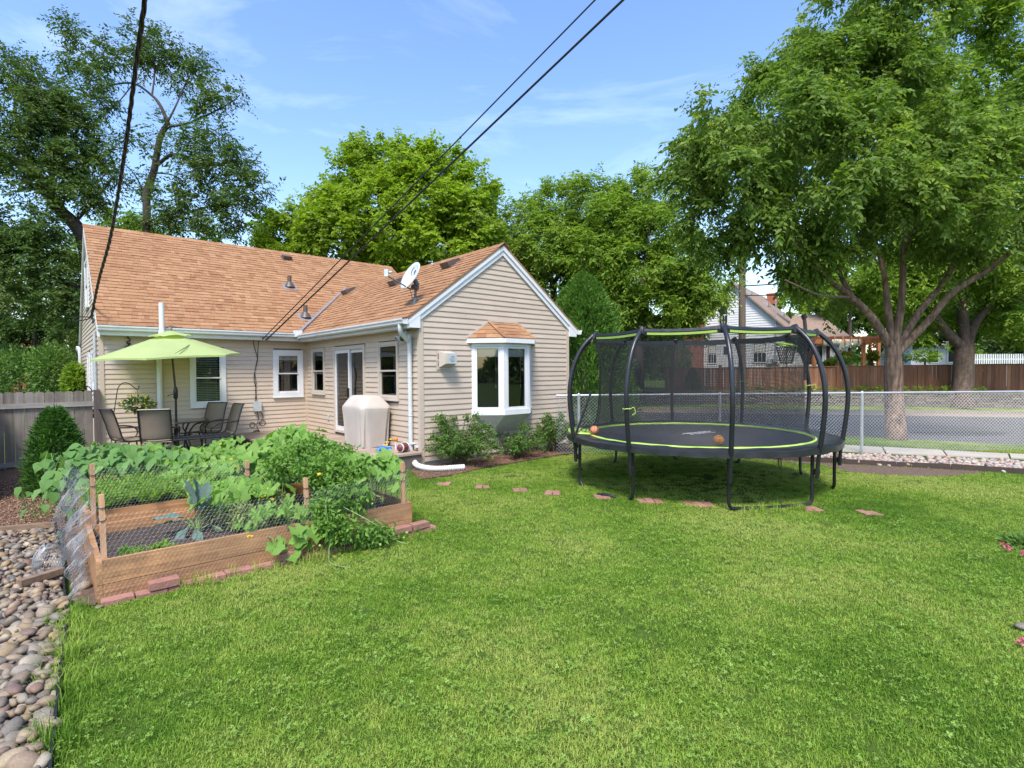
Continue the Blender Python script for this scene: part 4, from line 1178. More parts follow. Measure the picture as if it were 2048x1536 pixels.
for k in range(3):
    A, B = Vector((*bw[k], 0)), Vector((*bw[k + 1], 0))
    d = (B - A).normalized(); n = Vector((d.y, -d.x, 0))
    L = (B - A).length
    def q(u, w, z): return A + d * u + n * w + Vector((0, 0, z))
    fb = MB()
    def qb(mb, u0, u1, w0, w1, z0, z1): mb.hexa([q(u0, w1, z0), q(u1, w1, z0), q(u1, w0, z0), q(u0, w0, z0), q(u0, w1, z1), q(u1, w1, z1), q(u1, w0, z1), q(u0, w0, z1)])
    zz0, zz1 = B0 + .101, B1 - .021
    m = 0.085 if k != 1 else 0.075
    qb(fb, 0.008, m, -.06, 0.0, zz0, zz1); qb(fb, L - m, L - .008, -.06, 0.0, zz0, zz1)
    fb.obj('mullion', MAT['trim'], bay)
    sb = MB(); s = .035
    qb(sb, m, m + s, -.045, -.012, zz0, zz1); qb(sb, L - m - s, L - m, -.045, -.012, zz0, zz1); qb(sb, m + s, L - m - s, -.044, -.013, zz0, zz0 + .05); qb(sb, m + s, L - m - s, -.044, -.013, zz1 - .04, zz1)
    sb.obj('sash', MAT['trim'], bay)
    MB().add([q(m + s, -.03, zz0 + .05), q(L - m - s, -.03, zz0 + .05), q(L - m - s, -.03, zz1 - .04), q(m + s, -.03, zz1 - .04)], [(0, 1, 2, 3)]).obj('pane', MAT['glass'], bay)
    vm = MB(); qb(vm, m + .01, L - m - .01, -.11, -.08, zz1 - .20, zz1 - .02); vm.obj('raised_blind', MAT['blind'], bay)
    cm_ = MB(); cm_.beam(q(L - m - .09, -.09, zz1 - .2), q(L - m - .09, -.09, zz1 - .75), .004, .004); cm_.lathe([(.004, 0.05), (.011, .0), (.004, -.01)], 8, tuple(q(L - m - .09, -.09, zz1 - .80))); cm_.obj('blind_cord', MAT['blind'], bay)
rm = MB()
rm.add([(1.0, 0.9, .5), (2.9, 0.9, .5), (2.9, 0.9, 2.4), (1.0, .9, 2.4), (1.0, -.0, .5), (2.9, -.0, .5), (2.9, -.0, 2.4), (1.0, -.0, 2.4)], [(0, 1, 2, 3), (0, 4, 5, 1), (1, 5, 6, 2), (2, 6, 7, 3), (3, 7, 4, 0)])
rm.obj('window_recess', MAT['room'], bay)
MB().add([(1.16, 0, B0 + .09), (BA, -BD + .02, B0 + .09), (BB, -BD + .02, B0 + .09), (2.70, 0, B0 + .09)], [(0, 1, 2, 3)]).obj('window_seat', MAT['trim'], bay)
MB().add([(1.16, 0, B1 - .0), (BA, -BD + .02, B1 - .0), (BB, -BD + .02, B1 - .0), (2.70, 0, B1 - .0)], [(3, 2, 1, 0)]).obj('window_head', MAT['trim'], bay)
ap = MB()
tip = [(1.62, -0.012, 0.48), (2.25, -0.012, 0.48)]
ap.add([(1.13, -.012, B0 - .003), (BA, -BD, B0 - .003), (BB, -BD, B0 - .003), (2.73, -.012, B0 - .003), tip[0], tip[1]], [(0, 4, 1), (1, 4, 5, 2), (2, 5, 3), (0, 1, 2, 3)])
ap.obj('bay_apron', MAT['soffit'], bay)
MAT['apron_trim'] = MAT['siding']
MB().beam((1.60, -.02, .47), (2.27, -.02, .47), .02, .03).obj('apron_trim', MAT['siding'], bay)
# bay roof: three slopes with their own shingles
ez = B1 + .055
ev = [(1.03, 0.0), (BA - .04, -BD - .10), (BB + .04, -BD - .10), (2.83, 0.0)]
tp = [(1.60, 0.0, 2.70), (2.31, 0.0, 2.70)]
fa = MB()
for k in range(3):
    A, B = Vector((*ev[k], 0)), Vector((*ev[k + 1], 0))
    fa.beam(A + Vector((0, 0, ez + .03)), B + Vector((0, 0, ez + .03)), .02, .085)
fa.obj('bay_fascia', MAT['trim'], bay)
bsof = MB().add([(*ev[0], ez), (*ev[1], ez), (*ev[2], ez), (*ev[3], ez)], [(0, 1, 2, 3)]); bsof.obj('bay_soffit', MAT['trim'], bay)
def bay_slope(poly3, seed):
    """shingle a flat polygon: poly3 = eave left, eave right, top points ..."""
    o = Vector(poly3[0]); a = (Vector(poly3[1]) - o).normalized()
    n = a.cross(Vector(poly3[2]) - o).normalized(); s = n.cross(a)
    pts2 = [((Vector(p) - o).dot(a), (Vector(p) - o).dot(s)) for p in poly3]
    L = max(p[1] for p in pts2)
    MB().add(poly3, [tuple(range(len(poly3)))]).obj('bay_roof', MAT['roofdeck'], bay)
    rg = np.random.default_rng(seed)
    def rng_at(v):
        xs_ = []
        for i in range(len(pts2)):
            (x0, y0), (x1, y1) = pts2[i], pts2[(i + 1) % len(pts2)]
            if (y0 - v) * (y1 - v) <= 0 and y0 != y1: xs_.append(x0 + (x1 - x0) * (v - y0) / (y1 - y0))
        return (min(xs_), max(xs_)) if xs_ else None
    r = 0; ex = 0.135
    while r * ex < L - .02:
        v0, v1 = r * ex, min(r * ex + ex + .02, L - .003)
        b, t2 = rng_at(v0 + .001), rng_at(v1)
        x = b[0] - rg.uniform(0, .2)
        while x < b[1]:
            w = rg.choice([.14, .18, .22, .27])
            l, h = max(x, b[0]), min(x + w, b[1])
            x += w
            if h - l < .02: continue
            l2, h2 = max(l, t2[0]) + .001, min(h, t2[1]) - .001
            if h2 <= l2: l2, h2 = (min(max(l, t2[0]), t2[1]),) * 2; h2 += .002
            th = rg.choice([.007, .012])
            l += .001; h -= .001
            Q = [(l, v0, .002), (h, v0, .002), (h2, v1, .001), (l2, v1, .001), (l, v0, .006 + th), (h, v0, .006 + th), (h2, v1, .005), (l2, v1, .005)]
            MB().hexa([o + a * u + s * v + n * z for u, v, z in Q]).obj('shingle', MAT['shingle'], bay)
        r += 1
zE = ez + .075
E3 = [Vector((*p, zE)) for p in ev]
bay_slope([E3[0], E3[1], Vector(tp[0])], 61)
bay_slope([E3[1], E3[2], Vector(tp[1]), Vector(tp[0])], 62)
bay_slope([E3[2], E3[3], Vector(tp[1])], 63)
bt = MB(); bt.beam(E3[0] + Vector((-.02, -.012, 0.01)), Vector(tp[0]) + Vector((-.01, -.012, .02)), .02, .035); bt.beam(Vector(tp[0]) + Vector((-.01, -.012, .02)), Vector(tp[1]) + Vector((.01, -.012, .02)), .02, .035); bt.beam(E3[3] + Vector((.02, -.012, .01)), Vector(tp[1]) + Vector((.01, -.012, .02)), .02, .035)
bt.obj('bay_flashing', MAT['trim_beige'], bay)
for A, B in ((E3[1], tp[0]), (E3[2], tp[1])):
    A, B = Vector(A), Vector(B)
    for k in range(4):
        p, q2 = A.lerp(B, k / 4), A.lerp(B, (k + 1.06) / 4)
        MB().beam(p + Vector((0, 0, .016)), q2 + Vector((0, 0, .011)), .10, .012).obj('hip_cap', MAT['shingle'], bay)
# --- fittings on the walls
ac = MB(); ac.box((0.335, -0.03, 1.755), (0.675, -0.017, 2.105)); acb = ac.obj('wall_vent_unit', MAT['trim_beige'], house)
MAT['greyplastic'] = M('grey_plastic', (0.42, 0.45, 0.46), 0.45, noise=(8, .1))
hb = MB()
hb.add([(0.375, -.031, 1.79), (.64, -.031, 1.79), (.64, -.031, 2.09), (.375, -.031, 2.09), (0.42, -.19, 1.86), (.645, -.19, 1.86), (.645, -.19, 2.05), (.42, -.19, 2.05)], [(4, 5, 6, 7), (0, 1, 5, 4), (1, 2, 6, 5), (2, 3, 7, 6), (3, 0, 4, 7)])
hb.obj('vent_hood', MAT['trim_beige'], acb)
MB().box((0.455, -.215, 1.862), (.65, -.191, 2.048)).obj('vent_cap', MAT['greyplastic'], acb)
MB().tube([(.55 + .05 * math.cos(a), -.218, 1.955 + .05 * math.sin(a)) for a in np.linspace(0, 6.28, 18)], .005, 5).tube([(.55 + .022 * math.cos(a), -.218, 1.955 + .022 * math.sin(a)) for a in np.linspace(0, 6.28, 12)], .005, 5).obj('vent_ring', MAT['galv'], acb)
for zc in (1.87, 2.0):
    MB().box((.352, -.036, zc - .05), (.395, -.0305, zc + .05)).obj('vent_louvre', MAT['greymetal'], acb)
# downspout of the wing
ds = MB()
dw = [(-0.34, 0.10, 2.56), (-0.34, .10, 2.48), (-0.30, 0.13, 2.40), (-0.12, .22, 2.28), (-0.075, .24, 2.2), (-0.07, 0.24, 0.26), (-0.075, 0.22, 0.14)]
ds.tube(spline(dw, 5), 0.042, 10)
dso = ds.obj('downspout', MAT['gutter'], house, True)
for z in (1.62, .92, 2.22):
    MB().tube([(-.071, .24, z - .006), (-.071, .24, z + .006)], .047, 10).obj('downspout_joint', MAT['gutter'], dso)
MB().box((-.10, .17, .40), (-.012, .30, .425)).obj('downspout_strap', MAT['white'], dso)
cp = []
cr_ = []
path_c = spline([toH(G(826, 915, .16)) + (.17,), toH(G(832, 928, .10)) + (.09,), toH(G(852, 936, .06)) + (.06,), toH(G(880, 937, .06)) + (.058,), toH(G(929, 934, .06)) + (.06,)], 24)
for k, q_ in enumerate(path_c):
    cp.append(q_); cr_.append(.047 + (.006 if k % 2 else -.003))
MB().tube(cp, cr_, 12).obj('corrugated_drain', MAT['white'], house, True)
# white plastic exhaust pipe on the main wall
MB().tube([(-3.2, DM - .075, 0.55), (-3.2, DM - .075, 2.30), (-3.2, DM - .085, 2.40), (-3.2, M_EY - .14, 2.50), (-3.2, M_EY - .185, 2.54), (-3.2, M_EY - .185, 2.62), (-3.2, M_EY - .185, 3.20)], .052, 12).obj('exhaust_pipe', MAT['white'], house, True)
MB().tube([(-3.2, DM - .075, 2.26), (-3.2, DM - .078, 2.38)], .066, 12).tube([(-3.2, M_EY - .185, 2.50), (-3.2, M_EY - .185, 2.62)], .066, 12).obj('pipe_elbow', MAT['white'], house, True)
# flood lights
fl = MB(); fl.lathe([(.06, 0), (.06, .02)], 12, (0, 0, 0)); 
flo = MB().tube([(-.012, .42, 2.43), (-.05, .42, 2.43)], .055, 12).obj('flood_light', MAT['white'], house, True)
for dy, dx in ((.10, -.10), (-.02, -.13)):
    aim = Vector((-.8, -.55 if dy < 0 else .2, -.35)).normalized()
    b = Vector((-.05, .42 + dy * .3, 2.40)); c = b + Vector((dx * .3, dy, -.05))
    hm = MB().tube([b, c], .014, 8)
    hm.tube([c - aim * .05, c, c + aim * .03, c + aim * .085], [.028, .05, .055, .07], 14)
    hm.obj('lamp_head', MAT['white'], flo, True)
    MB().tube([c + aim * .0855, c + aim * .088], [.060, .058], 14).obj('lamp_lens', MAT['glass'], flo)
bl = MB().tube([(-3.72, DM - .017, 2.24), (-3.72, DM - .05, 2.24)], .05, 10).obj('flood_light', MAT['black'], house, True)
for dx, sg in ((-.06, -1), (.12, 1)):
    c = Vector((-3.72 + dx, DM - .10, 2.20 + (.05 if sg > 0 else 0))); aim = Vector((.5 * sg, -.7, -.3)).normalized()
    MB().tube([(-3.72, DM - .05, 2.24), tuple(c)], .012, 6).tube([c - aim * .04, c + aim * .05], [.03, .062], 12).obj('lamp_head', MAT['black'], bl, True)
hk = MB().tube(spline([(-3.74, DM - .03, 2.53), (-3.74, DM - .05, 2.48), (-3.70, DM - .06, 2.43), (-3.76, DM - .05, 2.38), (-3.72, DM - .06, 2.33), (-3.80, DM - .05, 2.27)], 5), .012, 6)
hk.sphere((-3.74, DM - .04, 2.52), .03, 8, 6).sphere((-3.72, DM - .05, 2.35), .028, 8, 6)
hk.obj('wall_ornament', MAT['black'], house, True)
# utility box with cables
ub = MB().box((-1.31, DM - .10, .80), (-1.14, DM - .017, 1.035)).obj('utility_box', MAT['greyplastic'], house)
cb = MB()
def cable(mb, pts, r=.007, n=5): mb.tube(spline([Vector(p) for p in pts], 6), r, n)
cable(cb, [(-1.27, DM - .03, 1.03), (-1.24, DM - .03, 1.3), (-1.28, DM - .03, 1.6), (-1.22, DM - .03, 1.95), (-1.20, DM - .03, 2.1), (-1.27, DM - .03, 2.4), (-1.28, DM - .05, 2.55)])
cable(cb, [(-1.22, DM - .035, 1.03), (-1.25, DM - .035, 1.25), (-1.24, DM - .035, 1.5), (-1.26, DM - .035, 1.75), (-1.20, DM - .035, 2.0), (-1.17, DM - .035, 2.4), (-1.14, DM - .06, 2.58)])
cable(cb, [(-1.22, DM - .04, .80), (-1.20, DM - .04, .6), (-1.24, DM - .04, .45), (-1.18, DM - .04, .3), (-1.15, DM - .04, .2)])
cable(cb, [(-1.17, DM - .04, .80), (-1.10, DM - .04, .7), (-1.12, DM - .04, .58), (-1.2, DM - .04, .5)])
for cx, cz, r in ((-1.33, .47, .06), (-1.10, .50, .065), (-1.25, .26, .08), (-1.23, .25, .07)):
    cb.tube([(cx + r * math.cos(a), DM - .035 + .004 * a, cz + r * math.sin(a)) for a in np.linspace(0, 6.6, 22)], .007, 5)
cb.obj('wall_cable', MAT['cable'], ub, True)
MB().box((-.04, 4.06, .60), (-.017, 4.15, .70)).obj('outlet_cover', MAT['greyplastic'], house)
MB().box((-.07, 0.05, .35), (-.017, .12, .39)).obj('hose_bracket', MAT['white'], house)
# meter conduit on the left end wall
MB().tube([(XL - .05, 6.15, .1), (XL - .05, 6.15, 2.6)], .03, 8).obj('conduit', MAT['galv'], house)
MB().tube(spline([(XL - .10, 12.55, 2.55), (XL - .10, 12.6, 2.45), (XL - .06, 12.45, 2.3), (XL - .06, 12.45, 0)], 4), .045, 8).obj('downspout', MAT['gutter'], house, True)
# --- deck by the sliding door and patio slab
deck = empty('deck', HL(-1.2, 2.7), YAW, None, 'low wooden deck beside the sliding door', 'deck')
DZ = 0.285
y = -2.80
while y < 2.78:
    MB().box((-.55, y, DZ - .035), (1.17, y + .134, DZ + random.uniform(-.002, .002))).obj('deck_board', MAT['deck'], deck)
    y += .14
fr_ = MB(); fr_.box((-.52, -2.77, -.05), (1.16, -2.73, DZ - .036)); fr_.box((-.52, -2.73, -.05), (-.48, 2.76, DZ - .036)); fr_.box((1.12, -2.73, -.05), (1.16, 2.76, DZ - .036))
MAT['deckframe'] = M('deck_frame', (0.12, 0.095, 0.08), .9, noise=(4, .2))
fr_.obj('deck_frame', MAT['deckframe'], deck)
pat = empty('patio', (0, 0, 0), kind='structure')
for i in range(7):
    for j in range(3):
        x0, y0 = -5.25 + i * .56, 3.45 + j * .68
        if x0 > -1.9: continue
        A = [HL(x0, y0), HL(x0 + .553, y0), HL(x0 + .553, y0 + .672), HL(x0, y0 + .672)]
        MB().hexa([(p.x, p.y, -.3) for p in A] + [(p.x, p.y, .055 + random.uniform(-.002, .002)) for p in A]).obj('patio_slab', MAT['patio'], pat)
# ================================================================== TRAMPOLINE
TC = Vector((2.84, 8.27, 0))
tramp = empty('trampoline', TC, 0, None, 'round black trampoline with curved poles, safety net and lime trim', 'trampoline')
ANG = [R(-97 + 36 * k) for k in range(10)]
MZ, RR = 0.715, 1.98
def pol(r, a, z): return Vector((r * math.cos(a), r * math.sin(a), z))
ring = MB().tube([pol(RR, 2 * math.pi * k / 60, MZ - .03) for k in range(60)], .024, 8, closed=True)
ring.obj('frame_ring', MAT['black'], tramp, True)
for p, q in ((0, 1), (8, 9), (6, 7), (4, 5), (2, 3)):
    a, b = ANG[p], ANG[q]
    if (p, q) == (8, 9): a, b = ANG[9], ANG[8]
    A, B = pol(RR - .01, a, 0), pol(RR - .01, b, 0)
    d = (B - A).normalized()
    z = lambda v, h: v + Vector((0, 0, h))
    zb_ = .022 if (p, q) == (0, 1) else -.02
    pts = [z(A, MZ - .04), z(A, .11), z(A + d * .012, .06), z(A + d * .045, .03), z(A + d * .10, zb_), z(A.lerp(B, .5), zb_ - .012), z(B - d * .10, zb_), z(B - d * .045, .03), z(B - d * .012, .06), z(B, .11), z(B, MZ - .04)]
    MB().tube(pts, .0235, 8).obj('leg', MAT['black'], tramp, True)
POLE = [(2.035, .36), (2.045, .55), (2.07, .72), (2.11, 1.0), (2.135, 1.3), (2.12, 1.55), (2.05, 1.82), (1.92, 2.06), (1.76, 2.22), (1.70, 2.26)]
for k, a in enumerate(ANG):
    MB().tube(spline([pol(r, a, zz) for r, zz in POLE], 4), [.025] * 8 + [.032] * 25 + [.031] * 4, 10).obj('pole', MAT['blackfoam'], tramp, True)
    MB().tube([pol(2.03, a, .40), pol(2.034, a, .47)], .036, 8).obj('pole_bracket', MAT['black'], tramp, True)
mat = MB()
nr, ns = 8, 60
V_, F_ = [(0, 0, MZ - .015)], []
for i in range(1, nr + 1):
    r = 1.70 * i / nr
    for k in range(ns): V_.append((r * math.cos(2 * math.pi * k / ns), r * math.sin(2 * math.pi * k / ns), MZ - .015 + .012 * (i / nr) ** 2))
for k in range(ns): F_.append((0, 1 + k, 1 + (k + 1) % ns))
for i in range(nr - 1):
    for k in range(ns):
        a_ = 1 + i * ns
        F_.append((a_ + k, a_ + ns + k, a_ + ns + (k + 1) % ns, a_ + (k + 1) % ns))
mat.add(V_, F_); mato = mat.obj('jump_mat', MAT['mat'], tramp, True)
def annulus(r0, r1, z0, z1, n=120, th=.02, wav=0.0, seed=1, lip=0.0, dr=lambda a: 0.0):
    rg = np.random.default_rng(seed)
    ph = rg.uniform(0, 6.28, 6)
    mb = MB()
    P = []
    for k in range(n):
        a = 2 * math.pi * k / n
        w = wav * (math.sin(10 * a + ph[0]) + .7 * math.sin(23 * a + ph[1]) + .5 * math.sin(41 * a + ph[2]))
        w2 = wav * (math.sin(17 * a + ph[3]) + .8 * math.sin(31 * a + ph[4]))
        m = (r0 + r1) / 2
        ring_ = [(r0 - dr(a), z0), (m, (z0 + z1) / 2 + .012 + w2), (r1 - .03, z1 + w), (r1, z1 - .02 + w * .5)]
        if lip: ring_ += [(r1 + .006 + wav * math.sin(37 * a + ph[5]), z1 - lip + wav * math.sin(29 * a + ph[1])), (r1 - .01, z1 - lip)]
        else: ring_ += [(r1 - .005, z1 - th), (m, z1 - th)]
        ring_ += [(r0 - dr(a), z0 - th)]
        P.append([(r * math.cos(a), r * math.sin(a), z) for r, z in ring_])
    m_ = len(P[0])
    V = [p for g in P for p in g]
    F = []
    for k in range(n):
        b, c = k * m_, ((k + 1) % n) * m_
        for j in range(m_ - 1): F.append((b + j, b + j + 1, c + j + 1, c + j))
    return mb.add(V, F)
annulus(1.735, 2.075, MZ + .012, MZ + .035, wav=.006, seed=4, lip=.095).obj('safety_pad', MAT['blackvinyl'], tramp, True)
annulus(1.695, 1.746, MZ + .006, MZ + .028, wav=.002, seed=5, th=.012).obj('lime_border', MAT['lime'], tramp, True)
# lime step panel at the entrance on the left, with its black marks
ea = R(173)
lp = MB()
n = 10
V_ = []
for i in range(n + 1):
    a = ea - R(13) + R(26) * i / n
    V_ += [pol(1.60 if 0 < i < n else 1.70, a, MZ + .03), pol(2.065, a, MZ + .056)]
lp.add(V_, [(2 * i, 2 * i + 1, 2 * i + 3, 2 * i + 2) for i in range(n)])
o = lp.obj('entrance_panel', MAT['lime'], tramp, True)
md = o.modifiers.new('thick', 'SOLIDIFY'); md.thickness = .012; md.offset = -1
def ep(u, v):                            # point on the entrance panel: u along the rim, v from mat to rim
    a = ea + u; return pol(1.66 + .38 * v, a, MZ + .037 + .022 * v)
mk = MB()
for (u0, v0, u1, v1) in ((-.14, .15, -.14, .5), (-.14, .15, -.02, .15), (-.10, .28, -.03, .28), (-.14, .5, -.02, .5), (.03, .15, .03, .5), (.03, .33, .12, .33), (.12, .15, .12, .5), (-.13, .65, .02, .65), (-.13, .82, -.02, .82), (-.13, .65, -.13, .9), (.05, .65, .05, .9), (.05, .9, .13, .9), (.10, .62, .13, .8)):
    A, B = ep(u0, v0), ep(u1, v1); mk.beam(A, B, .02, .004)
mk.obj('panel_print', MAT['black'], tramp)
# white lettering in the middle of the mat (too small in the photograph to read): slanted strokes of a logo
lg = MB()
A, B = G(1367, 869, MZ) - TC, G(1427, 863, MZ) - TC
ux = (B - A).normalized(); uy = Vector((-ux.y, ux.x, 0)); L_ = (B - A).length
zt = Vector((0, 0, .004))
def stroke(u0, v0, u1, v1, w=.014): lg.beam(A + ux * u0 + uy * v0 + zt, A + ux * u1 + uy * v1 + zt, w, .003)
rgl = np.random.default_rng(9)
stroke(-.02, .02, .10, .02, .018)
for k in range(11):
    x = .07 + k * (L_ - .14) / 11
    kind = k % 5
    h0, h1 = -.10, .10
    stroke(x, h0, x + .02, h1)
    if kind in (0, 3): stroke(x, h0, x + .055, h0)
    if kind in (1, 3): stroke(x + .05, h0, x + .07, h1)
    if kind in (1, 4): stroke(x + .01, h1, x + .055, 0)
    if kind in (2, 0): stroke(x + .02, h1, x + .06, h1); 
    if kind == 2: stroke(x + .01, 0, x + .05, 0)
stroke(L_ - .08, .05, L_ + .02, .05, .018)
MAT['print'] = M('white_print', (0.55, 0.56, 0.57), .6)
lg.obj('mat_print', MAT['print'], tramp)
# safety net
netm = bpy.data.materials.new('safety_net'); netm.use_nodes = True
nt = netm.node_tree; N, L = nt.nodes, nt.links
bs = N['Principled BSDF']; bs.inputs['Base Color'].default_value = (.012, .012, .014, 1); bs.inputs['Roughness'].default_value = .6
tp = N.new('ShaderNodeBsdfTransparent'); mx = N.new('ShaderNodeMixShader')
uv = N.new('ShaderNodeUVMap'); uv.uv_map = 'net'
def tri_wave(axis, rep):
    sx = N.new('ShaderNodeSeparateXYZ'); L.new(uv.outputs[0], sx.inputs[0])
    m1 = N.new('ShaderNodeMath'); m1.operation = 'MULTIPLY'; L.new(sx.outputs[axis], m1.inputs[0]); m1.inputs[1].default_value = rep
    m2 = N.new('ShaderNodeMath'); m2.operation = 'FRACT'; L.new(m1.outputs[0], m2.inputs[0])
    m3 = N.new('ShaderNodeMath'); m3.operation = 'LESS_THAN'; L.new(m2.outputs[0], m3.inputs[0]); m3.inputs[1].default_value = .25
    return m3.outputs[0]
mxm = N.new('ShaderNodeMath'); mxm.operation = 'MAXIMUM'
L.new(tri_wave(0, 1), mxm.inputs[0]); L.new(tri_wave(1, 1), mxm.inputs[1])
L.new(mxm.outputs[0], mx.inputs[0]); L.new(tp.outputs[0], mx.inputs[1]); L.new(bs.outputs[0], mx.inputs[2]); L.new(mx.outputs[0], N['Material Output'].inputs['Surface'])
NETP = [(1.69, 2.20, 1), (1.66, 2.12, .9), (1.60, 1.9, .8), (1.58, 1.65, .6), (1.58, 1.4, .5), (1.585, 1.15, .4), (1.61, .95, .3), (1.66, .82, .15), (1.72, MZ + .03, 0)]
a_gap0, a_gap1 = R(171), R(182)
na = 120
a_start, a_end = a_gap1, a_gap0 + 2 * math.pi
V_, F_, UV = [], [], []
for i in range(na + 1):
    a = a_start + (a_end - a_start) * i / na
    ph = ((a - ANG[0]) / R(36)) % 1.0
    sag = math.sin(math.pi * ph)          # pulled in between the poles at the top
    for j, (r, zz, s) in enumerate(NETP):
        chord = math.cos(R(18)) / math.cos((ph - .5) * R(36))
        rr = r * (1 + (chord - 1) * s)
        V_.append((rr * math.cos(a), rr * math.sin(a), zz)); UV.append((a * 1.6 / .013, zz / .013))
m_ = len(NETP)
for i in range(na):
    for j in range(m_ - 1):
        F_.append((i * m_ + j, i * m_ + j + 1, (i + 1) * m_ + j + 1, (i + 1) * m_ + j))
me = MB().add(V_, F_).mesh('safety_net', netm, True)
ul = me.uv_layers.new(name='net')
for lp_ in me.loops: ul.data[lp_.index].uv = UV[lp_.vertex_index]
mobj('safety_net', me, tramp)
hem = MB()
for g, off in ((0, 0), (na, 0)):
    hem.tube([V_[g * m_ + j] for j in range(m_)], .010, 5)
hem.obj('net_hem', MAT['black'], tramp, True)
# top sleeves between the poles: black with a lime stripe outside
for k in range(10):
    a, b = ANG[k], ANG[(k + 1) % 10]
    A, B = pol(1.715, a, 2.225), pol(1.715, b, 2.225)
    s = (B - A).normalized(); out = Vector((s.y, -s.x, 0))
    up = Vector((0, 0, 1))
    n = 10; V_, F_ = [], []
    for i in range(n + 1):
        t = i / n
        c = A.lerp(B, .018 + t * .964) + up * (-.018 * math.sin(math.pi * t))
        V_ += [c + out * .024 - up * .048, c + out * .030, c + out * .018 + up * .036, c - out * .014 + up * .036, c - out * .02 - up * .052]
    for i in range(n):
        for j in range(5):
            F_.append((i * 5 + j, i * 5 + (j + 1) % 5, i * 5 + 5 + (j + 1) % 5, i * 5 + 5 + j))
    F_ += [(0, 1, 2, 3, 4), tuple(reversed(range(n * 5, n * 5 + 5)))]
    sl = MB().add(V_, F_).obj('top_sleeve', MAT['blackvinyl'], tramp, False)
    V2, F2 = [], []
    for i in range(n + 1):
        t = i / n
        c = A.lerp(B, .07 + t * .86) + up * (-.018 * math.sin(math.pi * (.07 + t * .86)))
        V2 += [c + out * .0262 - up * .043, c + out * .0312 - up * .014]
    for i in range(n): F2.append((2 * i, 2 * i + 2, 2 * i + 3, 2 * i + 1))
    MB().add(V2, F2).obj('lime_stripe', MAT['lime'], sl)
    MB().tube([pol(1.74, a, 2.185), pol(1.705, a, 2.275)], .046, 8).obj('pole_cap', MAT['black'], tramp, True)
tramp.scale = (.95, .95, 1.0)
# lime ties and hanging straps
for k, h in ((9, 1.22), (3, 1.45), (4, 1.5)):
    a = ANG[k]
    r = np.interp(h, [p[1] for p in POLE], [p[0] for p in POLE])
    c = pol(r, a, h)
    tb = MB().tube([c + Vector((.05 * math.cos(t), .05 * math.sin(t), .004 * math.sin(3 * t))) for t in np.linspace(0, 2 * math.pi, 14, endpoint=False)], .006, 5, closed=True)
    tb.tube(spline([c + Vector((.05, -.02, 0)), c + Vector((.09, -.03, .02)), c + Vector((.11, -.03, -.05)), c + Vector((.07, -.02, -.08))], 4), .005, 5)
    tb.obj('net_tie', MAT['lime'], tramp, True)
for ang in (-78, -35, -20, 70):
    c = pol(1.96, R(ang), MZ - .08)
    MB().tube(spline([c, c + Vector((.01, 0, -.09)), c + Vector((.02, 0, -.13)), c + Vector((.04, 0, -.12)), c + Vector((.035, 0, -.02))], 4), .007, 5).obj('strap', MAT['black'], tramp, True)
# diagonal brace at the entrance and basketball hoop on the right
MB().tube([pol(2.05, ANG[8], MZ + .02), pol(1.95, ANG[7] - .25, 1.35)], .022, 8).obj('entrance_brace', MAT['black'], tramp, True)
hc = AT(1598, 690, TC.y + .18) - TC
hx = Vector((-.92, -.30, -.02)).normalized()
hb_ = MB()
hp_ = [hc + hx * .16 + Vector((.16 * math.cos(t), .13 * math.sin(t), .03 * -math.cos(t))) for t in np.linspace(0, 6.283, 22, endpoint=False)]
hoop = MB().tube(hp_, .016, 7, closed=True).obj('hoop_rim', MAT['lime'], tramp, True)
hn = MB()
for k in range(12):
    t0 = 2 * math.pi * k / 12
    for sgn in (1, -1):
        P_ = []
        for j in range(6):
            f = j / 5; rr = (1 - .45 * f); t = t0 + sgn * f * .9
            P_.append(hc + hx * .16 + Vector((.16 * rr * math.cos(t), .13 * rr * math.sin(t), -.02 - .27 * f)))
        hn.tube(P_, .005, 4)
hn.obj('hoop_net', MAT['black'], hoop)
bp = hc + Vector((.19, .05, .06))
bbm = MB().cbox(bp, (.02, .40, .34), None); bbm.tube([bp + Vector((.03, 0, -.62)), bp + Vector((.03, 0, .18)), bp + Vector((0.0, 0, .42))], .03, 8)
bbm.tube([bp + Vector((.03, 0, -.5)), bp + Vector((.17, -.05, -.05))], .018, 6).tube([bp + Vector((-.01, 0, .42)), bp + Vector((.02, 0, .36))], .045, 8)
MAT['netpanel'] = M('mesh_panel', (.012, .012, .014), .6, alpha=.75)
bbm.obj('hoop_board', MAT['netpanel'], tramp)
# balls
def ball(name, c, r, mat, label, group):
    e = empty(name, c, 0, None, label, 'ball', group)
    MB().sphere((0, 0, 0), r, 20, 14).obj('ball_skin', mat, e, True)
    sm = MB(); q = Matrix.Rotation(.6, 3, 'X') @ Matrix.Rotation(.4, 3, 'Y')
    for f in (lambda t: (math.cos(t), math.sin(t), 0), lambda t: (math.cos(t), 0, math.sin(t)), lambda t: (.42 * 1 + 0 * t, .907 * math.cos(t), .907 * math.sin(t)), lambda t: (-.42, .907 * math.cos(t), .907 * math.sin(t))):
        sm.tube([q @ (Vector(f(t)) * r * .995) for t in np.linspace(0, 6.283, 28, endpoint=False)], r * .028, 5, closed=True)
    sm.obj('seam', MAT['black'], e, True)
MAT['ball_o'] = M('orange_rubber', (0.70, 0.27, 0.025), .5, bump=(160, .3))
MAT['ball_r'] = M('faded_rubber', (0.52, 0.19, 0.085), .6, bump=(160, .3))
bg = 'toy basketballs on the trampoline'
ball('basketball', G(1437, 892, MZ) + Vector((0, .0, .072)), .073, MAT['ball_o'], 'bright orange basketball near the front of the jumping mat', bg)
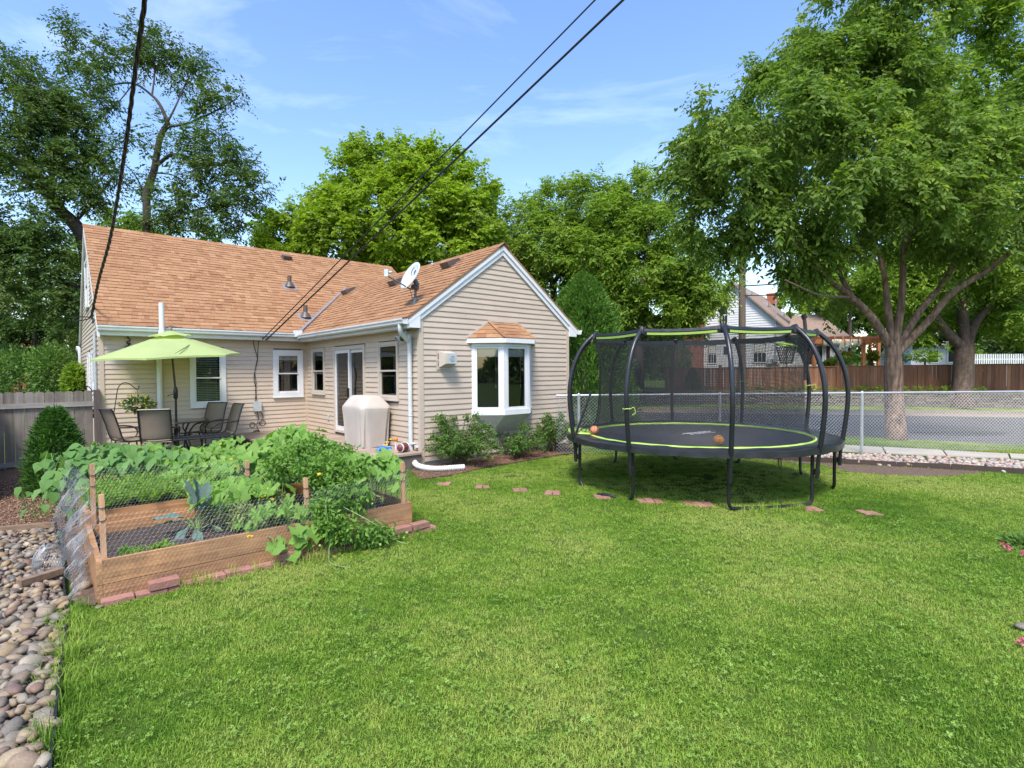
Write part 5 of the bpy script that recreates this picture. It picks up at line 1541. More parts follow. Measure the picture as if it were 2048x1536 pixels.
ball('basketball', G(1189, 872, MZ) + Vector((0, 0, .083)), .073, MAT['ball_r'], 'dull reddish basketball beside the lime entrance panel', bg)
# short black hose piece on the grass
p = G(1212, 994)
MB().tube(spline([(-.11, .07, .02), (-.03, .02, .035), (.05, -.03, .03), (.13, -.06, .015)], 5), .018, 7).obj('pole_sleeve_piece', MAT['blackfoam'], None, True)
o = bpy.data.objects['pole_sleeve_piece']; o.location = p; tag(o, 'short curved black tube lying on the grass beside the trampoline', 'tube')
# ================================================================== CHAIN-LINK FENCE
FY, FX0, FX1 = 10.86, 0.9, 14.0
clf = empty('chain_link_fence', (4.24, FY, 0), 0, None, 'grey chain link fence between the lawn and the sidewalk', 'fence')
def fx(x): return x - 4.24
for x in (1.36, 4.24, 7.14, 11.6, 14.0):
    MB().tube([(fx(x), 0, -.1), (fx(x), 0, 1.205)], .03, 10).lathe([(.034, 0), (.036, .03), (.02, .06)], 10, (fx(x), 0, 1.20)).obj('fence_post', MAT['galv'], clf, True)
MB().tube([(fx(FX0), 0, 1.215), (fx(FX1), 0, 1.235)], .021, 8).obj('top_rail', MAT['galv'], clf, True)
cw_ = .058; w_ = MB(); zl, zh = .03, 1.20
def wire_line(x0, sgn):
    a, b = Vector((x0, -.034, zl)), Vector((x0 + sgn * (zh - zl), -.034, zh))
    if sgn > 0:
        if b.x > fx(FX1): f = (fx(FX1) - a.x) / (b.x - a.x); b = a.lerp(b, max(f, 0))
        if a.x < fx(FX0): f = (fx(FX0) - a.x) / (b.x - a.x); a = a.lerp(b, max(f, 0))
    else:
        if b.x < fx(FX0): f = (a.x - fx(FX0)) / (a.x - b.x); b = a.lerp(b, max(f, 0))
        if a.x > fx(FX1): f = (a.x - fx(FX1)) / (a.x - b.x); a = a.lerp(b, max(f, 0))
    if (b - a).length > .03:
        off = Vector((0, .0025 * sgn, 0))
        w_.tube([a + off, b + off], .0023, 4, caps=False)
x = FX0 - 1.2
while x < FX1 + 1.2:
    if x < FX1: wire_line(fx(x), 1)
    if x > FX0: wire_line(fx(x), -1)
    x += cw_ * 1.2
w_.obj('wire_mesh', MAT['galv'], clf, kind='stuff')
# ================================================================== GREY BOARD FENCE ON THE LEFT
gf = empty('board_fence', HL(-4.95, 5.42), YAW, None, 'weathered grey dog eared board fence at the left house corner', 'fence')
x = -4.345 + 4.95; rgf = np.random.default_rng(21)
def picket(mb, x0, x1, y0, y1, z0, z1, ax='x'):
    c = (x1 - x0) * .22
    prof = [(x0, z0), (x1, z0), (x1, z1 - c * .9), (x1 - c, z1), (x0 + c, z1), (x0, z1 - c * .9)]
    n = len(prof)
    V = [(a, y0, b) if ax == 'x' else (y0, a, b) for a, b in prof] + [(a, y1, b) if ax == 'x' else (y1, a, b) for a, b in prof]
    return mb.add(V, [tuple(range(n)), tuple(range(2 * n - 1, n - 1, -1))] + [(k, n + k, n + (k + 1) % n, (k + 1) % n) for k in range(n)])
while x > -5.86 + 4.95:
    w = .142
    picket(MB(), x - w, x - .004, .02, .036, -.36 + rgf.uniform(-.01, .01), 1.385 + rgf.uniform(-.008, .008)).obj('picket', MAT['greywood'], gf)
    x -= w + rgf.uniform(0, .006)
for z in (1.12, .02):
    MB().box((-.90, -.022, z - .045), (.62, .019, z + .045)).obj('rail', MAT['greyrail'], gf)
MB().box((-.90, .0, -.40), (.62, .018, -.12)).obj('kick_board', MAT['greywood'], gf)
MAT['greypost'] = M('weathered_post', (0.095, 0.072, 0.068), .85, grain=(22, .25, (1, 1, .05)), bump=(50, .3, (1, 1, .05)))
MB().box((.62, -.045, -.4), (.72, .055, 1.40)).obj('fence_post', MAT['greypost'], gf)
sf = empty('side_fence', HL(-5.86, 4.2), YAW, None, 'pale grey board fence running towards the camera at the far left', 'fence')
y = 1.20
MAT['greywood2'] = M('pale_picket', [(0.22, .22, .225), (.27, .27, .275), (.20, .20, .205)], .85, grain=(26, .22, (1, 1, .05)), bump=(50, .3, (1, 1, .05)))
while y > -2.4:
    picket(MB(), y - .138, y, -.01, .008, -.42, 1.365 + rgf.uniform(-.008, .008), 'y').obj('picket', MAT['greywood2'], sf)
    y -= .143
for z in (1.12, .02): MB().box((.009, -2.4, z - .045), (.045, 1.15, z + .045)).obj('rail', MAT['greyrail'], sf)
# ================================================================== PATIO FURNITURE
MAT['sling'] = M('brown_sling', (0.23, 0.18, 0.135), .75, noise=(90, .25, None, 2.0, (1, 1, 6)), bump=(120, .2), alpha=.94)
MAT['bronze'] = M('bronze_frame', (0.030, 0.024, 0.021), .35)
PZ = .055
def make_chair(label):
    t = empty('patio_chair', (0, 0, 0), 0, None, label, 'chair', 'sling chairs around the glass patio table')
    def side(x): return [Vector((x, .24, .43)), Vector((x, .0, .405)), Vector((x, -.20, .415)), Vector((x, -.27, .50)), Vector((x, -.33, .72)), Vector((x, -.42, 1.0)), Vector((x, -.46, 1.06))]
    fm_ = MB()
    for s in (-1, 1): fm_.tube(spline(side(s * .27), 4), .017, 7)
    fm_.tube([(-.27, .24, .43), (.27, .24, .43)], .014, 6).tube([(-.27, -.46, 1.06), (.27, -.46, 1.06)], .014, 6).tube([(-.27, -.22, .41), (.27, -.22, .41)], .014, 6)
    fm_.obj('frame', MAT['bronze'], t, True)
    L_, R_ = spline(side(-.262), 4), spline(side(.262), 4)
    def sheet_(i0, i1, name):
        V, F = [], []
        for k in range(i0, i1):
            for u in (0, .5, 1):
                p = L_[k].lerp(R_[k], u); p = p + Vector((0, 0, -.012 if u == .5 else 0)); V.append(p)
        m = i1 - i0
        for k in range(m - 1):
            for j in range(2): F.append((k * 3 + j, k * 3 + j + 1, k * 3 + j + 4, k * 3 + j + 3))
        o = MB().add(V, F).obj(name, MAT['sling'], t, True)
        md = o.modifiers.new('thick', 'SOLIDIFY'); md.thickness = .006
    sheet_(0, 11, 'seat'); sheet_(11, len(L_), 'backrest')
    for s in (-1, 1):
        MB().tube(spline([(s * .275, -.335, .70), (s * .32, -.20, .69), (s * .33, .02, .68), (s * .33, .20, .64), (s * .31, .27, .54), (s * .29, .22, .43)], 5), .016, 7).obj('armrest', MAT['bronze'], t, True)
        MB().tube(spline([(s * .28, .22, .42), (s * .29, .25, .2), (s * .29, .26, 0.0)], 4), .016, 7).obj('leg', MAT['bronze'], t, True)
        MB().tube(spline([(s * .28, -.15, .40), (s * .29, -.22, .2), (s * .29, -.28, 0.0)], 4), .016, 7).obj('leg', MAT['bronze'], t, True)
    return t
ch = make_chair('brown sling chair leftmost at the patio table, under the yellow hanging flowers')
spots = [(-3.84, 4.30, -72, None), (-3.46, 3.68, -18, 'brown sling chair with its back squarely to the garden, left of the umbrella pole'),
         (-2.50, 4.82, 125, 'brown sling chair facing the garden in front of the blinds window'), (-2.36, 4.12, 98, 'brown sling chair at the right end of the patio table')]
for i, (x, y, a, lab) in enumerate(spots):
    o = ch if i == 0 else copy_tree(ch)
    if lab: o['label'] = lab
    p = HL(x, y, PZ); o.location = p; o.rotation_euler = (0, 0, YAW + R(a)); o.scale = (.92, .92, .95)
tb = empty('patio_table', HL(-3.08, 4.32, PZ), YAW, None, 'round glass topped patio table with a dark frame', 'table')
MB().lathe([(.0, .700), (.58, .700), (.585, .706), (.58, .712), (0, .712)], 40, (0, 0, 0), False).obj('tabletop', MAT['tableglass'], tb, True)
MB().tube([(.585 * math.cos(t), .585 * math.sin(t), .700) for t in np.linspace(0, 6.283, 40, endpoint=False)], .013, 6, closed=True).obj('table_rim', MAT['bronze'], tb, True)
for k in range(4):
    a = math.pi / 4 + k * math.pi / 2; c, s = math.cos(a), math.sin(a)
    MB().tube(spline([(.56 * c, .56 * s, .69), (.36 * c, .36 * s, .60), (.25 * c, .25 * s, .35), (.40 * c, .40 * s, 0)], 5), .017, 7).obj('leg', MAT['bronze'], tb, True)
MB().tube([(.27 * math.cos(t), .27 * math.sin(t), .42) for t in np.linspace(0, 6.283, 24, endpoint=False)], .011, 5, closed=True).tube([(0, 0, .0), (0, 0, .06)], .21, 18).tube([(0, 0, .06), (0, 0, .55)], .045, 10).obj('umbrella_stand', MAT['black'], tb, True)
# umbrella
um = empty('patio_umbrella', HL(-3.08, 4.32, PZ), YAW, None, 'lime green patio umbrella tilted over the glass table', 'umbrella')
MAT['umb'] = M('lime_canopy', (0.47, 0.57, 0.24), .75, noise=(3, .05), transl=.38)
top0 = Vector((-.075, -.02, 2.42)); kn = Vector((0, 0, 1.27))
MB().tube([(0, 0, .05), kn], .022, 10).tube([kn, top0], .019, 10).obj('pole', MAT['bronze'], um, True)
MB().lathe([(.024, -.13), (.040, -.10), (.042, .05), (.03, .11), (.024, .12)], 12, tuple(kn)).tube([kn + Vector((0, 0, -.02)), kn + Vector((-.10, -.05, -.03)), kn + Vector((-.15, -.06, -.06))], .008, 6).obj('crank', MAT['black'], um, True)
tl = (Matrix.Rotation(R(-3.5), 3, 'Y') @ Matrix.Rotation(R(2.0), 3, 'X'))
def cp_(r, a, z): return top0 + tl @ Vector((r * math.cos(a), r * math.sin(a), z))
NSIDE = 6
CR, CD = 1.30, .48
cv = MB(); rows = 7
ring_pts = []
for i in range(1, rows + 1):
    f = i / rows
    ring_ = []
    for k in range(NSIDE * 4):
        a = 2 * math.pi * k / (NSIDE * 4) + R(4)
        ph = (k % 4) / 4
        ch_ = math.cos(math.pi / NSIDE) / math.cos((ph - .5) * 2 * math.pi / NSIDE)
        r = CR * f * (1 + (ch_ - 1) * 1.0) * (1 - .03 * math.sin(math.pi * ph) * f)
        z = .07 - CD * f * (.86 + .14 * f) + .016 * math.sin(math.pi * ph) * f - .02 * math.sin(math.pi * f)
        ring_.append(cp_(r, a, z))
    ring_pts.append(ring_)
n = NSIDE * 4
V_ = [cp_(0, 0, .07)] + [p for g in ring_pts for p in g] + [p + Vector((0, 0, -.035)) for p in ring_pts[-1]]
F_ = [(0, 1 + k, 1 + (k + 1) % n) for k in range(n)]
for i in range(rows):
    for k in range(n): F_.append((1 + i * n + k, 1 + (i + 1) * n + k, 1 + (i + 1) * n + (k + 1) % n, 1 + i * n + (k + 1) % n))
cv.add(V_, F_); can = cv.obj('canopy', MAT['umb'], um, True)
vt = MB()
V_ = [cp_(0, 0, .115)]
for f in (.5, 1.0):
    for k in range(n):
        a = 2 * math.pi * k / n + R(4); ph = (k % 4) / 4
        V_.append(cp_(.36 * f, a, .115 - .13 * f + (.028 * math.sin(math.pi * ph) if f == 1 else 0)))
vt.add(V_, [(0, 1 + k, 1 + (k + 1) % n) for k in range(n)] + [(1 + k, 1 + n + k, 1 + n + (k + 1) % n, 1 + (k + 1) % n) for k in range(n)])
vt.obj('canopy_vent', MAT['umb'], can, True)
MB().lathe([(.028, .10), (.045, .12), (.04, .15), (.015, .17)], 10, tuple(top0)).obj('finial', MAT['greymetal'], um, True)
for k in range(NSIDE):
    a = 2 * math.pi * k / NSIDE + R(4)
    rb_ = MB().beam(cp_(.03, a, .03), cp_(CR * .99, a, .055 - CD), .014, .016).obj('rib', MAT['bronze'], um)
    MB().beam(cp_(.03, a, -.42), cp_(CR * .55, a, -.22), .012, .012).obj('strut', MAT['bronze'], rb_)
MB().tube(spline([cp_(1.02, R(-92), -.36), cp_(.86, R(-84), -.27), cp_(.66, R(-72), -.20), cp_(.60, R(-68), -.185), cp_(.74, R(-80), -.23), cp_(1.0, R(-96), -.35)], 6), .006, 5).obj('tie_strap', MAT['stem'], can)
# small black mesh bench in front of the table
bn = empty('mesh_bench', HL(-2.80, 3.30, PZ), YAW, None, 'low black metal mesh side table in front of the patio table', 'table')
bm_ = MB()
for k in range(13): bm_.box((-.50 + k * .078, -.22, .44), (-.50 + k * .078 + .05, .22, .452))
for k in range(6): bm_.box((-.50, -.22 + k * .082, .436), (.49, -.22 + k * .082 + .03, .4395))
bm_.obj('mesh_top', MAT['black'], bn)
MB().tube([(-.52, -.24, .445), (.51, -.24, .445), (.51, .24, .445), (-.52, .24, .445)], .018, 7, closed=True).obj('rim', MAT['black'], bn)
for sx in (-.44, .43):
    for sy in (-.19, .19): MB().tube([(sx, sy, .44), (sx * 1.05, sy * 1.05, 0)], .014, 6).obj('leg', MAT['black'], bn)
# ================================================================== HANGING BASKETS
def leaf_cloud(name, P, D, size, mat, parent, seed, wid=.45, **kw):
    """leaf-shaped faces at points P pointing along D"""
    rg = np.random.default_rng(seed); n = len(P)
    s = (np.asarray(size) * rg.uniform(.6, 1.25, n))[:, None]
    D = D / (np.linalg.norm(D, axis=1, keepdims=True) + 1e-9)
    U = rg.normal(size=(n, 3)) + np.array([0, 0, 1.2])
    S = np.cross(D, U); S /= (np.linalg.norm(S, axis=1, keepdims=True) + 1e-9)
    Nn = np.cross(S, D)
    V = np.stack([P, P + D * s * .45 + S * s * wid / 2 + Nn * s * .10, P + D * s - Nn * s * .10, P + D * s * .45 - S * s * wid / 2 + Nn * s * .10], 1).reshape(-1, 3)
    b = (np.arange(n) * 4)[:, None]
    T = np.concatenate([b + np.array([[0, 1, 2]]), b + np.array([[0, 2, 3]])], 0)
    return mobj(name, fastmesh(name, V, T, mat), parent, **kw)
def ball_pts(rg, n, c, r, hollow=.3):
    d = rg.normal(size=(n, 3)); d /= np.linalg.norm(d, axis=1, keepdims=True)
    rad = (hollow + (1 - hollow) * rg.uniform(size=n)) [:, None]
    return np.array(c) + d * rad * np.array(r), d
MAT['pot'] = M('green_pot', (0.012, 0.030, 0.016), .5)
rgb_ = np.random.default_rng(5)
h1 = empty('shepherd_hook', HL(-4.13, 4.6, .0), YAW, None, 'thin black shepherd hook behind the leftmost patio chair', 'plant hook')
MB().tube(spline([(0, 0, -.1), (.02, 0, .6), (.11, 0, 1.30), (.14, 0, 1.45), (.20, 0, 1.53), (.28, 0, 1.54), (.36, 0, 1.48), (.43, 0, 1.41), (.46, 0, 1.42), (.475, 0, 1.48)], 5), .009, 6).obj('rod', MAT['black'], h1, True)
b1 = empty('hanging_basket', HL(-4.13 + .45, 4.6, 1.0), YAW, None, 'hanging basket of yellow flowers above the leftmost patio chair', 'hanging basket')
MB().lathe([(.10, -.05), (.15, .05), (.155, .06), (.10, .05)], 14).obj('pot', MAT['darkmetal'], b1, True)
MB().tube([(0, 0, .05), (0, 0, .42)], .004, 5).obj('hanger', MAT['black'], b1)
P_, D_ = ball_pts(rgb_, 420, (0, 0, .10), (.30, .24, .15)); leaf_cloud('foliage', P_, D_ + np.array([0, 0, .3]), .07, MAT['leaf_shrub'], b1, 1)
P_, D_ = ball_pts(rgb_, 60, (0, 0, .14), (.29, .23, .19), .75); leaf_cloud('blossom', P_, D_ + rgb_.normal(size=D_.shape) * .5, .055, MAT['yellow'], b1, 2, .9)
h2p = G(172, 905, .0)
h2 = empty('shepherd_hook', (h2p.x * .985, h2p.y * .985, -.05), YAW, None, 'black shepherd hook standing before the grey board fence', 'plant hook')
MB().tube(spline([(-.0, 0, -.1), (.02, 0, .9), (.035, 0, 1.46), (.06, 0, 1.50), (.10, 0, 1.46), (.14, 0, 1.38)], 6), .011, 6).tube(spline([(.10, 0, 1.40), (.16, .0, 1.41), (.17, 0, 1.36), (.12, 0, 1.28)], 4), .008, 5).obj('rod', MAT['black'], h2, True)
b2 = empty('hanging_basket', tuple(Vector(h2.location) + Vector((.13, .0, 1.0 + .05 - .13))), YAW, None, 'green hanging pot with red flowers before the grey board fence', 'hanging basket')
MB().lathe([(.085, -.10), (.115, .06), (.12, .07), (.09, .06)], 14).obj('pot', MAT['pot'], b2, True)
hg = MB()
for a in (0, 2.1, 4.2): hg.tube([(.11 * math.cos(a), .11 * math.sin(a), .06), (0, 0, .40)], .003, 4)
hg.obj('hanger', MAT['black'], b2)
P_, D_ = ball_pts(rgb_, 300, (-.02, 0, .05), (.28, .2, .10)); P_[:, 2] -= .9 * np.maximum(np.abs(P_[:, 0]) - .14, 0); leaf_cloud('foliage', P_, D_, .06, MAT['leaf_shrub'], b2, 3)
P_, D_ = ball_pts(rgb_, 110, (0, 0, .05), (.32, .22, .10), .6); P_[:, 2] -= 1.0 * np.maximum(np.abs(P_[:, 0]) - .14, 0); leaf_cloud('blossom', P_, D_ + rgb_.normal(size=D_.shape) * .5, .045, MAT['redpetal'], b2, 4, .9)
# ================================================================== GRILL COVER AND TOYS
MAT['cover'] = M('taupe_cover', (0.45, 0.405, 0.355), .8, noise=(4, .06), bump=(25, .15))
gr = empty('covered_grill', HL(-.36, 1.44, DZ), YAW, None, 'barbecue grill under a taupe fabric cover on the deck', 'grill')
rings = [(0.0, .27, .42), (.12, .275, .43), (.45, .29, .47), (.68, .305, .505), (.755, .31, .515), (.79, .295, .49), (.90, .22, .40), (.97, .175, .335), (.985, .14, .28), (.985, .02, .03)]
nseg = 64; V_, F_ = [], []
rgc = np.random.default_rng(8); phs = rgc.uniform(0, 6.28, 8)
for i, (z, hx_, hy_) in enumerate(rings):
    for k in range(nseg):
        a = 2 * math.pi * k / nseg
        e = .28
        c, s = math.cos(a), math.sin(a)
        x = hx_ * math.copysign(abs(c) ** e, c); y = hy_ * math.copysign(abs(s) ** e, s)
        f = max(0, 1 - z / .74)
        w = 1 + f * (.035 * math.sin(9 * a + phs[0]) + .03 * math.sin(14 * a + phs[1] + z * 2) + .02 * math.sin(23 * a + phs[2] - z * 3))
        if z < .76:                      # deep tucked fold towards the camera
            for ac, dp, wd in ((R(-62), .17, .16), (R(-118), .10, .12), (R(198), .07, .12)):
                dd = (a - ac + math.pi) % (2 * math.pi) - math.pi
                w -= f * dp * math.exp(-(dd / wd) ** 2)
        V_.append((x * w, y * w, z + (.012 * math.sin(5 * a + phs[3]) if .7 < z < .8 else 0) + (.02 * math.sin(7 * a + phs[4]) if z == 0 else 0)))
for i in range(len(rings) - 1):
    for k in range(nseg): F_.append((i * nseg + k, i * nseg + (k + 1) % nseg, (i + 1) * nseg + (k + 1) % nseg, (i + 1) * nseg + k))
F_.append(tuple((len(rings) - 1) * nseg + k for k in range(nseg)))
cvr = MB().add(V_, F_).obj('cover', MAT['cover'], gr, True)
sd = cvr.modifiers.new('soft', 'SUBSURF'); sd.levels = 1; sd.render_levels = 1
MB().add([(-.275, .08, .832), (-.275, .20, .832), (-.262, .20, .852), (-.262, .08, .852)], [(0, 1, 2, 3)]).obj('cover_label', MAT['white'], gr)
MB().box((-.20, -.34, .0), (.2, .34, .06)).obj('grill_base', MAT['black'], gr)
fb = empty('football', HL(-.27, .16, DZ + .085), YAW + R(20), None, 'maroon toy football with white stripes at the deck end', 'ball')
MAT['maroon'] = M('maroon_leather', (.15, .030, .032), .45, bump=(120, .3))
prof = [(.004, -.135)] + [(.085 * math.cos(t) ** .8 if math.cos(t) > 0 else .004, .135 * math.sin(t)) for t in np.linspace(-1.35, 1.35, 13)] + [(.004, .135)]
fo = MB().lathe(prof, 18); fo.v = [(z, x, y) for x, y, z in fo.v]; fo.obj('ball_skin', MAT['maroon'], fb, True)
st = MB()
for zc in (-.075, .075):
    r = .0865 * math.cos(math.asin(zc / .14)) ** .85
    st.lathe([(r + .003, zc - .012), (r + .004, zc), (r + .003, zc + .012)], 18)
st.v = [(z, x, y) for x, y, z in st.v]; st.obj('stripe', MAT['white'], fb, True)
MB().box((-.05, -.012, .082), (.05, .012, .089)).obj('lacing', MAT['white'], fb)
MAT['tblue'] = M('blue_plastic', (.02, .16, .62), .35); MAT['torange'] = M('orange_plastic', (.80, .20, .02), .35); MAT['tgreen'] = M('green_plastic', (.12, .55, .10), .4); MAT['tcyan'] = M('cyan_plastic', (.10, .50, .65), .4)
t1 = empty('toy', HL(-.50, .35, DZ), YAW, None, 'blue and cyan plastic toy lying left of the football', 'toy', 'toys at the deck end')
MB().tube(spline([(-.17, .02, .03), (-.08, .04, .075), (.03, .02, .06), (.10, 0, .07)], 5), [.03, .035, .04, .043, .045, .044, .042, .04, .038, .036, .034, .032, .03, .028, .025, .02], 9).obj('toy_body', MAT['tblue'], t1, True)
MB().tube([(.0, -.05, .02), (.10, .01, .07)], .014, 7).obj('toy_handle', MAT['tcyan'], t1, True)
t2 = empty('toy', HL(-.22, .52, DZ), YAW, None, 'orange ball on a white stick standing behind the football', 'toy', 'toys at the deck end')
MB().tube([(0, 0, 0), (0, 0, .16)], .016, 8).obj('toy_stick', MAT['white'], t2, True); MB().sphere((0, 0, .19), .042, 14, 10).obj('toy_knob', MAT['torange'], t2, True)
t3 = empty('toy', HL(-.42, .60, DZ), YAW, None, 'flat orange plastic toy behind the blue one', 'toy', 'toys at the deck end')
MB().sphere((0, 0, .045), .08, 14, 8, (1, .8, .5)).obj('toy_body', MAT['torange'], t3, True)
t4 = empty('toy', HL(-.10, .40, DZ), YAW, None, 'light green plastic toy leaning behind the football', 'toy', 'toys at the deck end')
MB().sphere((0, 0, .08), .075, 14, 8, (1.1, .5, .95)).obj('toy_body', MAT['tgreen'], t4, True)
# ================================================================== SATELLITE DISH
MAT['dish'] = M('dish_grey', (0.50, 0.54, 0.55), .5, noise=(8, .08)); MAT['dishdark'] = M('dish_dark', (.075, .085, .09), .45)
b = roof_hit(831, 607, 'w')
dloc = HL(b.x, b.y, b.z)
sd_ = empty('satellite_dish', dloc, 0, None, 'grey satellite dish on a short mast near the roof corner', 'satellite dish')
dd_ = dloc.y
def rel(px, py, dy=0.0): return AT(px, py, dd_ + dy) - dloc
MB().tube(spline([rel(829, 606), rel(831, 585), rel(830, 570)], 4), .024, 9).obj('mast', MAT['dishdark'], sd_, True)
ft = MB(); ft.tube([rel(828, 612, .02), rel(832, 596)], [.07, .035], 9).tube([rel(845, 604, .05), rel(832, 597)], [.05, .03], 8); ft.obj('mast_foot', MAT['dishdark'], sd_, True)
MB().tube([rel(824, 573, .02), rel(836, 577)], .05, 8).tube([rel(835, 571), rel(829, 560)], .045, 8).obj('bracket', MAT['dishdark'], sd_, True)
cD = rel(820, 551, -.03)
e1 = (rel(838, 525, -.01) - rel(806, 578, -.04)); h1_ = e1.length / 2; e1.normalize()   # long axis in view
nD = Vector((-.60, -.62, .50)); nD = (nD - e1 * nD.dot(e1)).normalized()
e2 = nD.cross(e1)
V_, F_ = [], []
nr_, ns_ = 6, 28
for i in range(nr_ + 1):
    f = i / nr_
    for k in range(ns_):
        a = 2 * math.pi * k / ns_
        V_.append(cD + e1 * (h1_ * f * math.cos(a)) + e2 * (.235 * f * math.sin(a)) - nD * (.055 * (1 - f * f)))
for i in range(nr_):
    for k in range(ns_): F_.append((i * ns_ + k, (i + 1) * ns_ + k, (i + 1) * ns_ + (k + 1) % ns_, i * ns_ + (k + 1) % ns_))
do = MB().add(V_, F_).obj('reflector', MAT['dish'], sd_, True); md = do.modifiers.new('thick', 'SOLIDIFY'); md.thickness = .014; md.offset = 0
def onD(u, v, lift=.010): return cD + e1 * u + e2 * v - nD * (.055 * (1 - (u / h1_) ** 2 - (v / .235) ** 2)) + nD * lift
lg_ = MB()
mk_ = [(.045, -.045), (.135, -.05), (.145, .0), (.10, .015), (.045, -.02)]
lg_.add([onD(u, v) for u, v in mk_], [tuple(range(5))])
arc = [(.02, .035), (.06, .075), (.12, .085), (.18, .06)]
lg_.add([onD(u, v) for u, v in arc] + [onD(u, v + .022) for u, v in arc], [(k, k + 1, 5 + k, 4 + k) for k in range(3)])
lg_.obj('dish_mark', MAT['dishdark'], do)
MB().tube([rel(822, 579, -.04), rel(777, 553, -.25)], .014, 8).obj('feed_arm', MAT['dishdark'], sd_, True)
ln = MB().cbox(rel(773, 546, -.27), (.07, .06, .13)); ln.tube([rel(777, 545, -.26), rel(783, 544, -.22)], .022, 8); ln.obj('feed_horn', MAT['dish'], sd_, True)
MB().tube(spline([rel(821, 581, -.03), rel(824, 595, -.02), rel(825, 610, -.05), rel(812, 622, -.1), rel(802, 634, -.2)], 5), .005, 5).obj('dish_cable', MAT['cable'], sd_)
# ================================================================== OVERHEAD WIRES
def wire(name, A, B, r, label, sag=.10, n=24):
    A, B = Vector(A), Vector(B)
    P = [A.lerp(B, t) - Vector((0, 0, sag * 4 * t * (1 - t))) - A for t in np.linspace(0, 1, n)]
    o = MB().tube(P, r, 6).obj(name, MAT['cable'], None, True, label=label, cat='cable', group='overhead cables to the house')
    o.location = A
    return o
eA, eB = HL(-1.16, M_EY + .02, 2.52), HL(-1.08, M_EY + .02, 2.50)
w1 = AT(1190, 0, 7.4); w2 = AT(1246, 0, 6.9)
wire('overhead_cable', eA, eA.lerp(w1, 1.55), .011, 'thinner upper black cable sloping down to the house eave', .0)
wire('overhead_cable', eB, eB.lerp(w2, 1.55), .016, 'thicker lower black cable sloping down to the house eave', .0)
tA = AT(180, 636, toH((0, 0)) and 14.2); 
_r = ray(183, 634); _n = HU; _t = ((HOUSE_O @ HU) + XL - .09) / (_r[:2] @ HU)
A_ = Vector((_r[0] * _t, _r[1] * _t, CAM_H + _r[2] * _t))
Bm = AT(290, 0, 5.4)
tw = MB()
def _yy(s): return 1 / ((1 - s) / A_.y + s / 5.4)
path_ = [A_, AT(198, 560, _yy(.12)), AT(222, 470, _yy(.26)), AT(250, 300, _yy(.53)), AT(272, 130, _yy(.795)), Bm, Bm + (Bm - AT(272, 130, _yy(.795))) * 1.2]
sp_ = spline(path_, 40)
acc = 0
for ph0 in (0, 2.1, 4.2):
    P_ = []; acc = 0
    for i, q in enumerate(sp_):
        if i: acc += (sp_[i] - sp_[i - 1]).length
        t = acc * 9.0 + ph0
        d = (sp_[min(i + 1, len(sp_) - 1)] - sp_[max(i - 1, 0)]).normalized()
        sx = d.cross(Vector((0, 0, 1))).normalized(); sy = sx.cross(d)
        P_.append(q + (sx * math.cos(t) + sy * math.sin(t)) * .014 - A_)
    tw.tube(P_, .0125, 6)
o = tw.obj('service_cable', MAT['cable'], None, True, label='twisted black service cable hanging down to the left gable', cat='cable', group='overhead cables to the house'); o.location = A_
lpd = MB()
for sgn in (-1, 1):
    lpd.tube(spline([A_ - A_, Vector((-.02, .1 * sgn, -.06)), Vector((-.10, .25 * sgn - .1, -.12)), Vector((-.14, .2 * sgn, -.02)), Vector((-.03, .05, .0))], 6), .011, 6)
lp2 = lpd.obj('cable_loops', MAT['cable'], o, True)
# ================================================================== RAISED GARDEN BED (house axes)
bed = empty('raised_bed', HL(-3.46, -2.2), YAW, None, 'two tier cedar raised garden bed in the lawn', 'garden bed')
def bl_(x, y, z=0.0): return Vector((x + 3.46, y + 2.2, z))      # house axes -> bed axes
def bboard(x0, x1, y0, y1, z0, z1, rg=random):
    a, b = bl_(x0, y0), bl_(x1, y1)
    j = lambda: rg.uniform(-.002, .002)
    MB().hexa([(a.x, a.y, z0), (b.x, a.y, z0), (b.x, b.y, z0), (a.x, b.y, z0), (a.x + j(), a.y + j(), z1 + j()), (b.x + j(), a.y + j(), z1 + j()), (b.x + j(), b.y + j(), z1 + j()), (a.x + j(), b.y + j(), z1 + j())]).obj('board', MAT['cedar'], bed)
BF, BM, BB_ = BY0, -1.95, 0.20
for z0, z1 in ((-.04, .127), (.133, .31)):
    bboard(BX0 + .039, BX1, BF, BF + .038, z0, z1)              # front
    bboard(BX0, BX0 + .038, BF, BM - .02, z0, z1)               # left
    bboard(BX1 - .038, BX1, BF + .0385, BM - .02, z0, z1)       # right
bboard(BX0 + .039, BX1 - .04, BM - .06, BM - .022, .0, .305)
for z0, z1 in ((-.05, .235), (.241, .42)):
    bboard(BX0, BX1, BM - .0185, BM + .0195, z0, z1)
    bboard(BX0, BX0 + .038, BM + .02, BB_, z0, z1)
    bboard(BX1 - .038, BX1, BM + .02, BB_, z0, z1)
    bboard(BX0, BX1, BB_ + .001, BB_ + .039, z0, z1)
rgs = np.random.default_rng(41)
def soil(x0, x1, y0, y1, z, name='soil'):
    n = 28
    xs_, ys_ = np.linspace(x0, x1, n), np.linspace(y0, y1, n // 2)
    V, F = [], []
    for j, y in enumerate(ys_):
        for i, x in enumerate(xs_):
            p = bl_(x, y); V.append((p.x, p.y, z + rgs.normal(0, .010)))
    for j in range(len(ys_) - 1):
        for i in range(n - 1): F.append((j * n + i, j * n + i + 1, (j + 1) * n + i + 1, (j + 1) * n + i))
    return MB().add(V, F).obj(name, MAT['soil'], bed, True)
s1 = soil(BX0 + .03, BX1 - .03, BF + .03, BM - .05, .215)
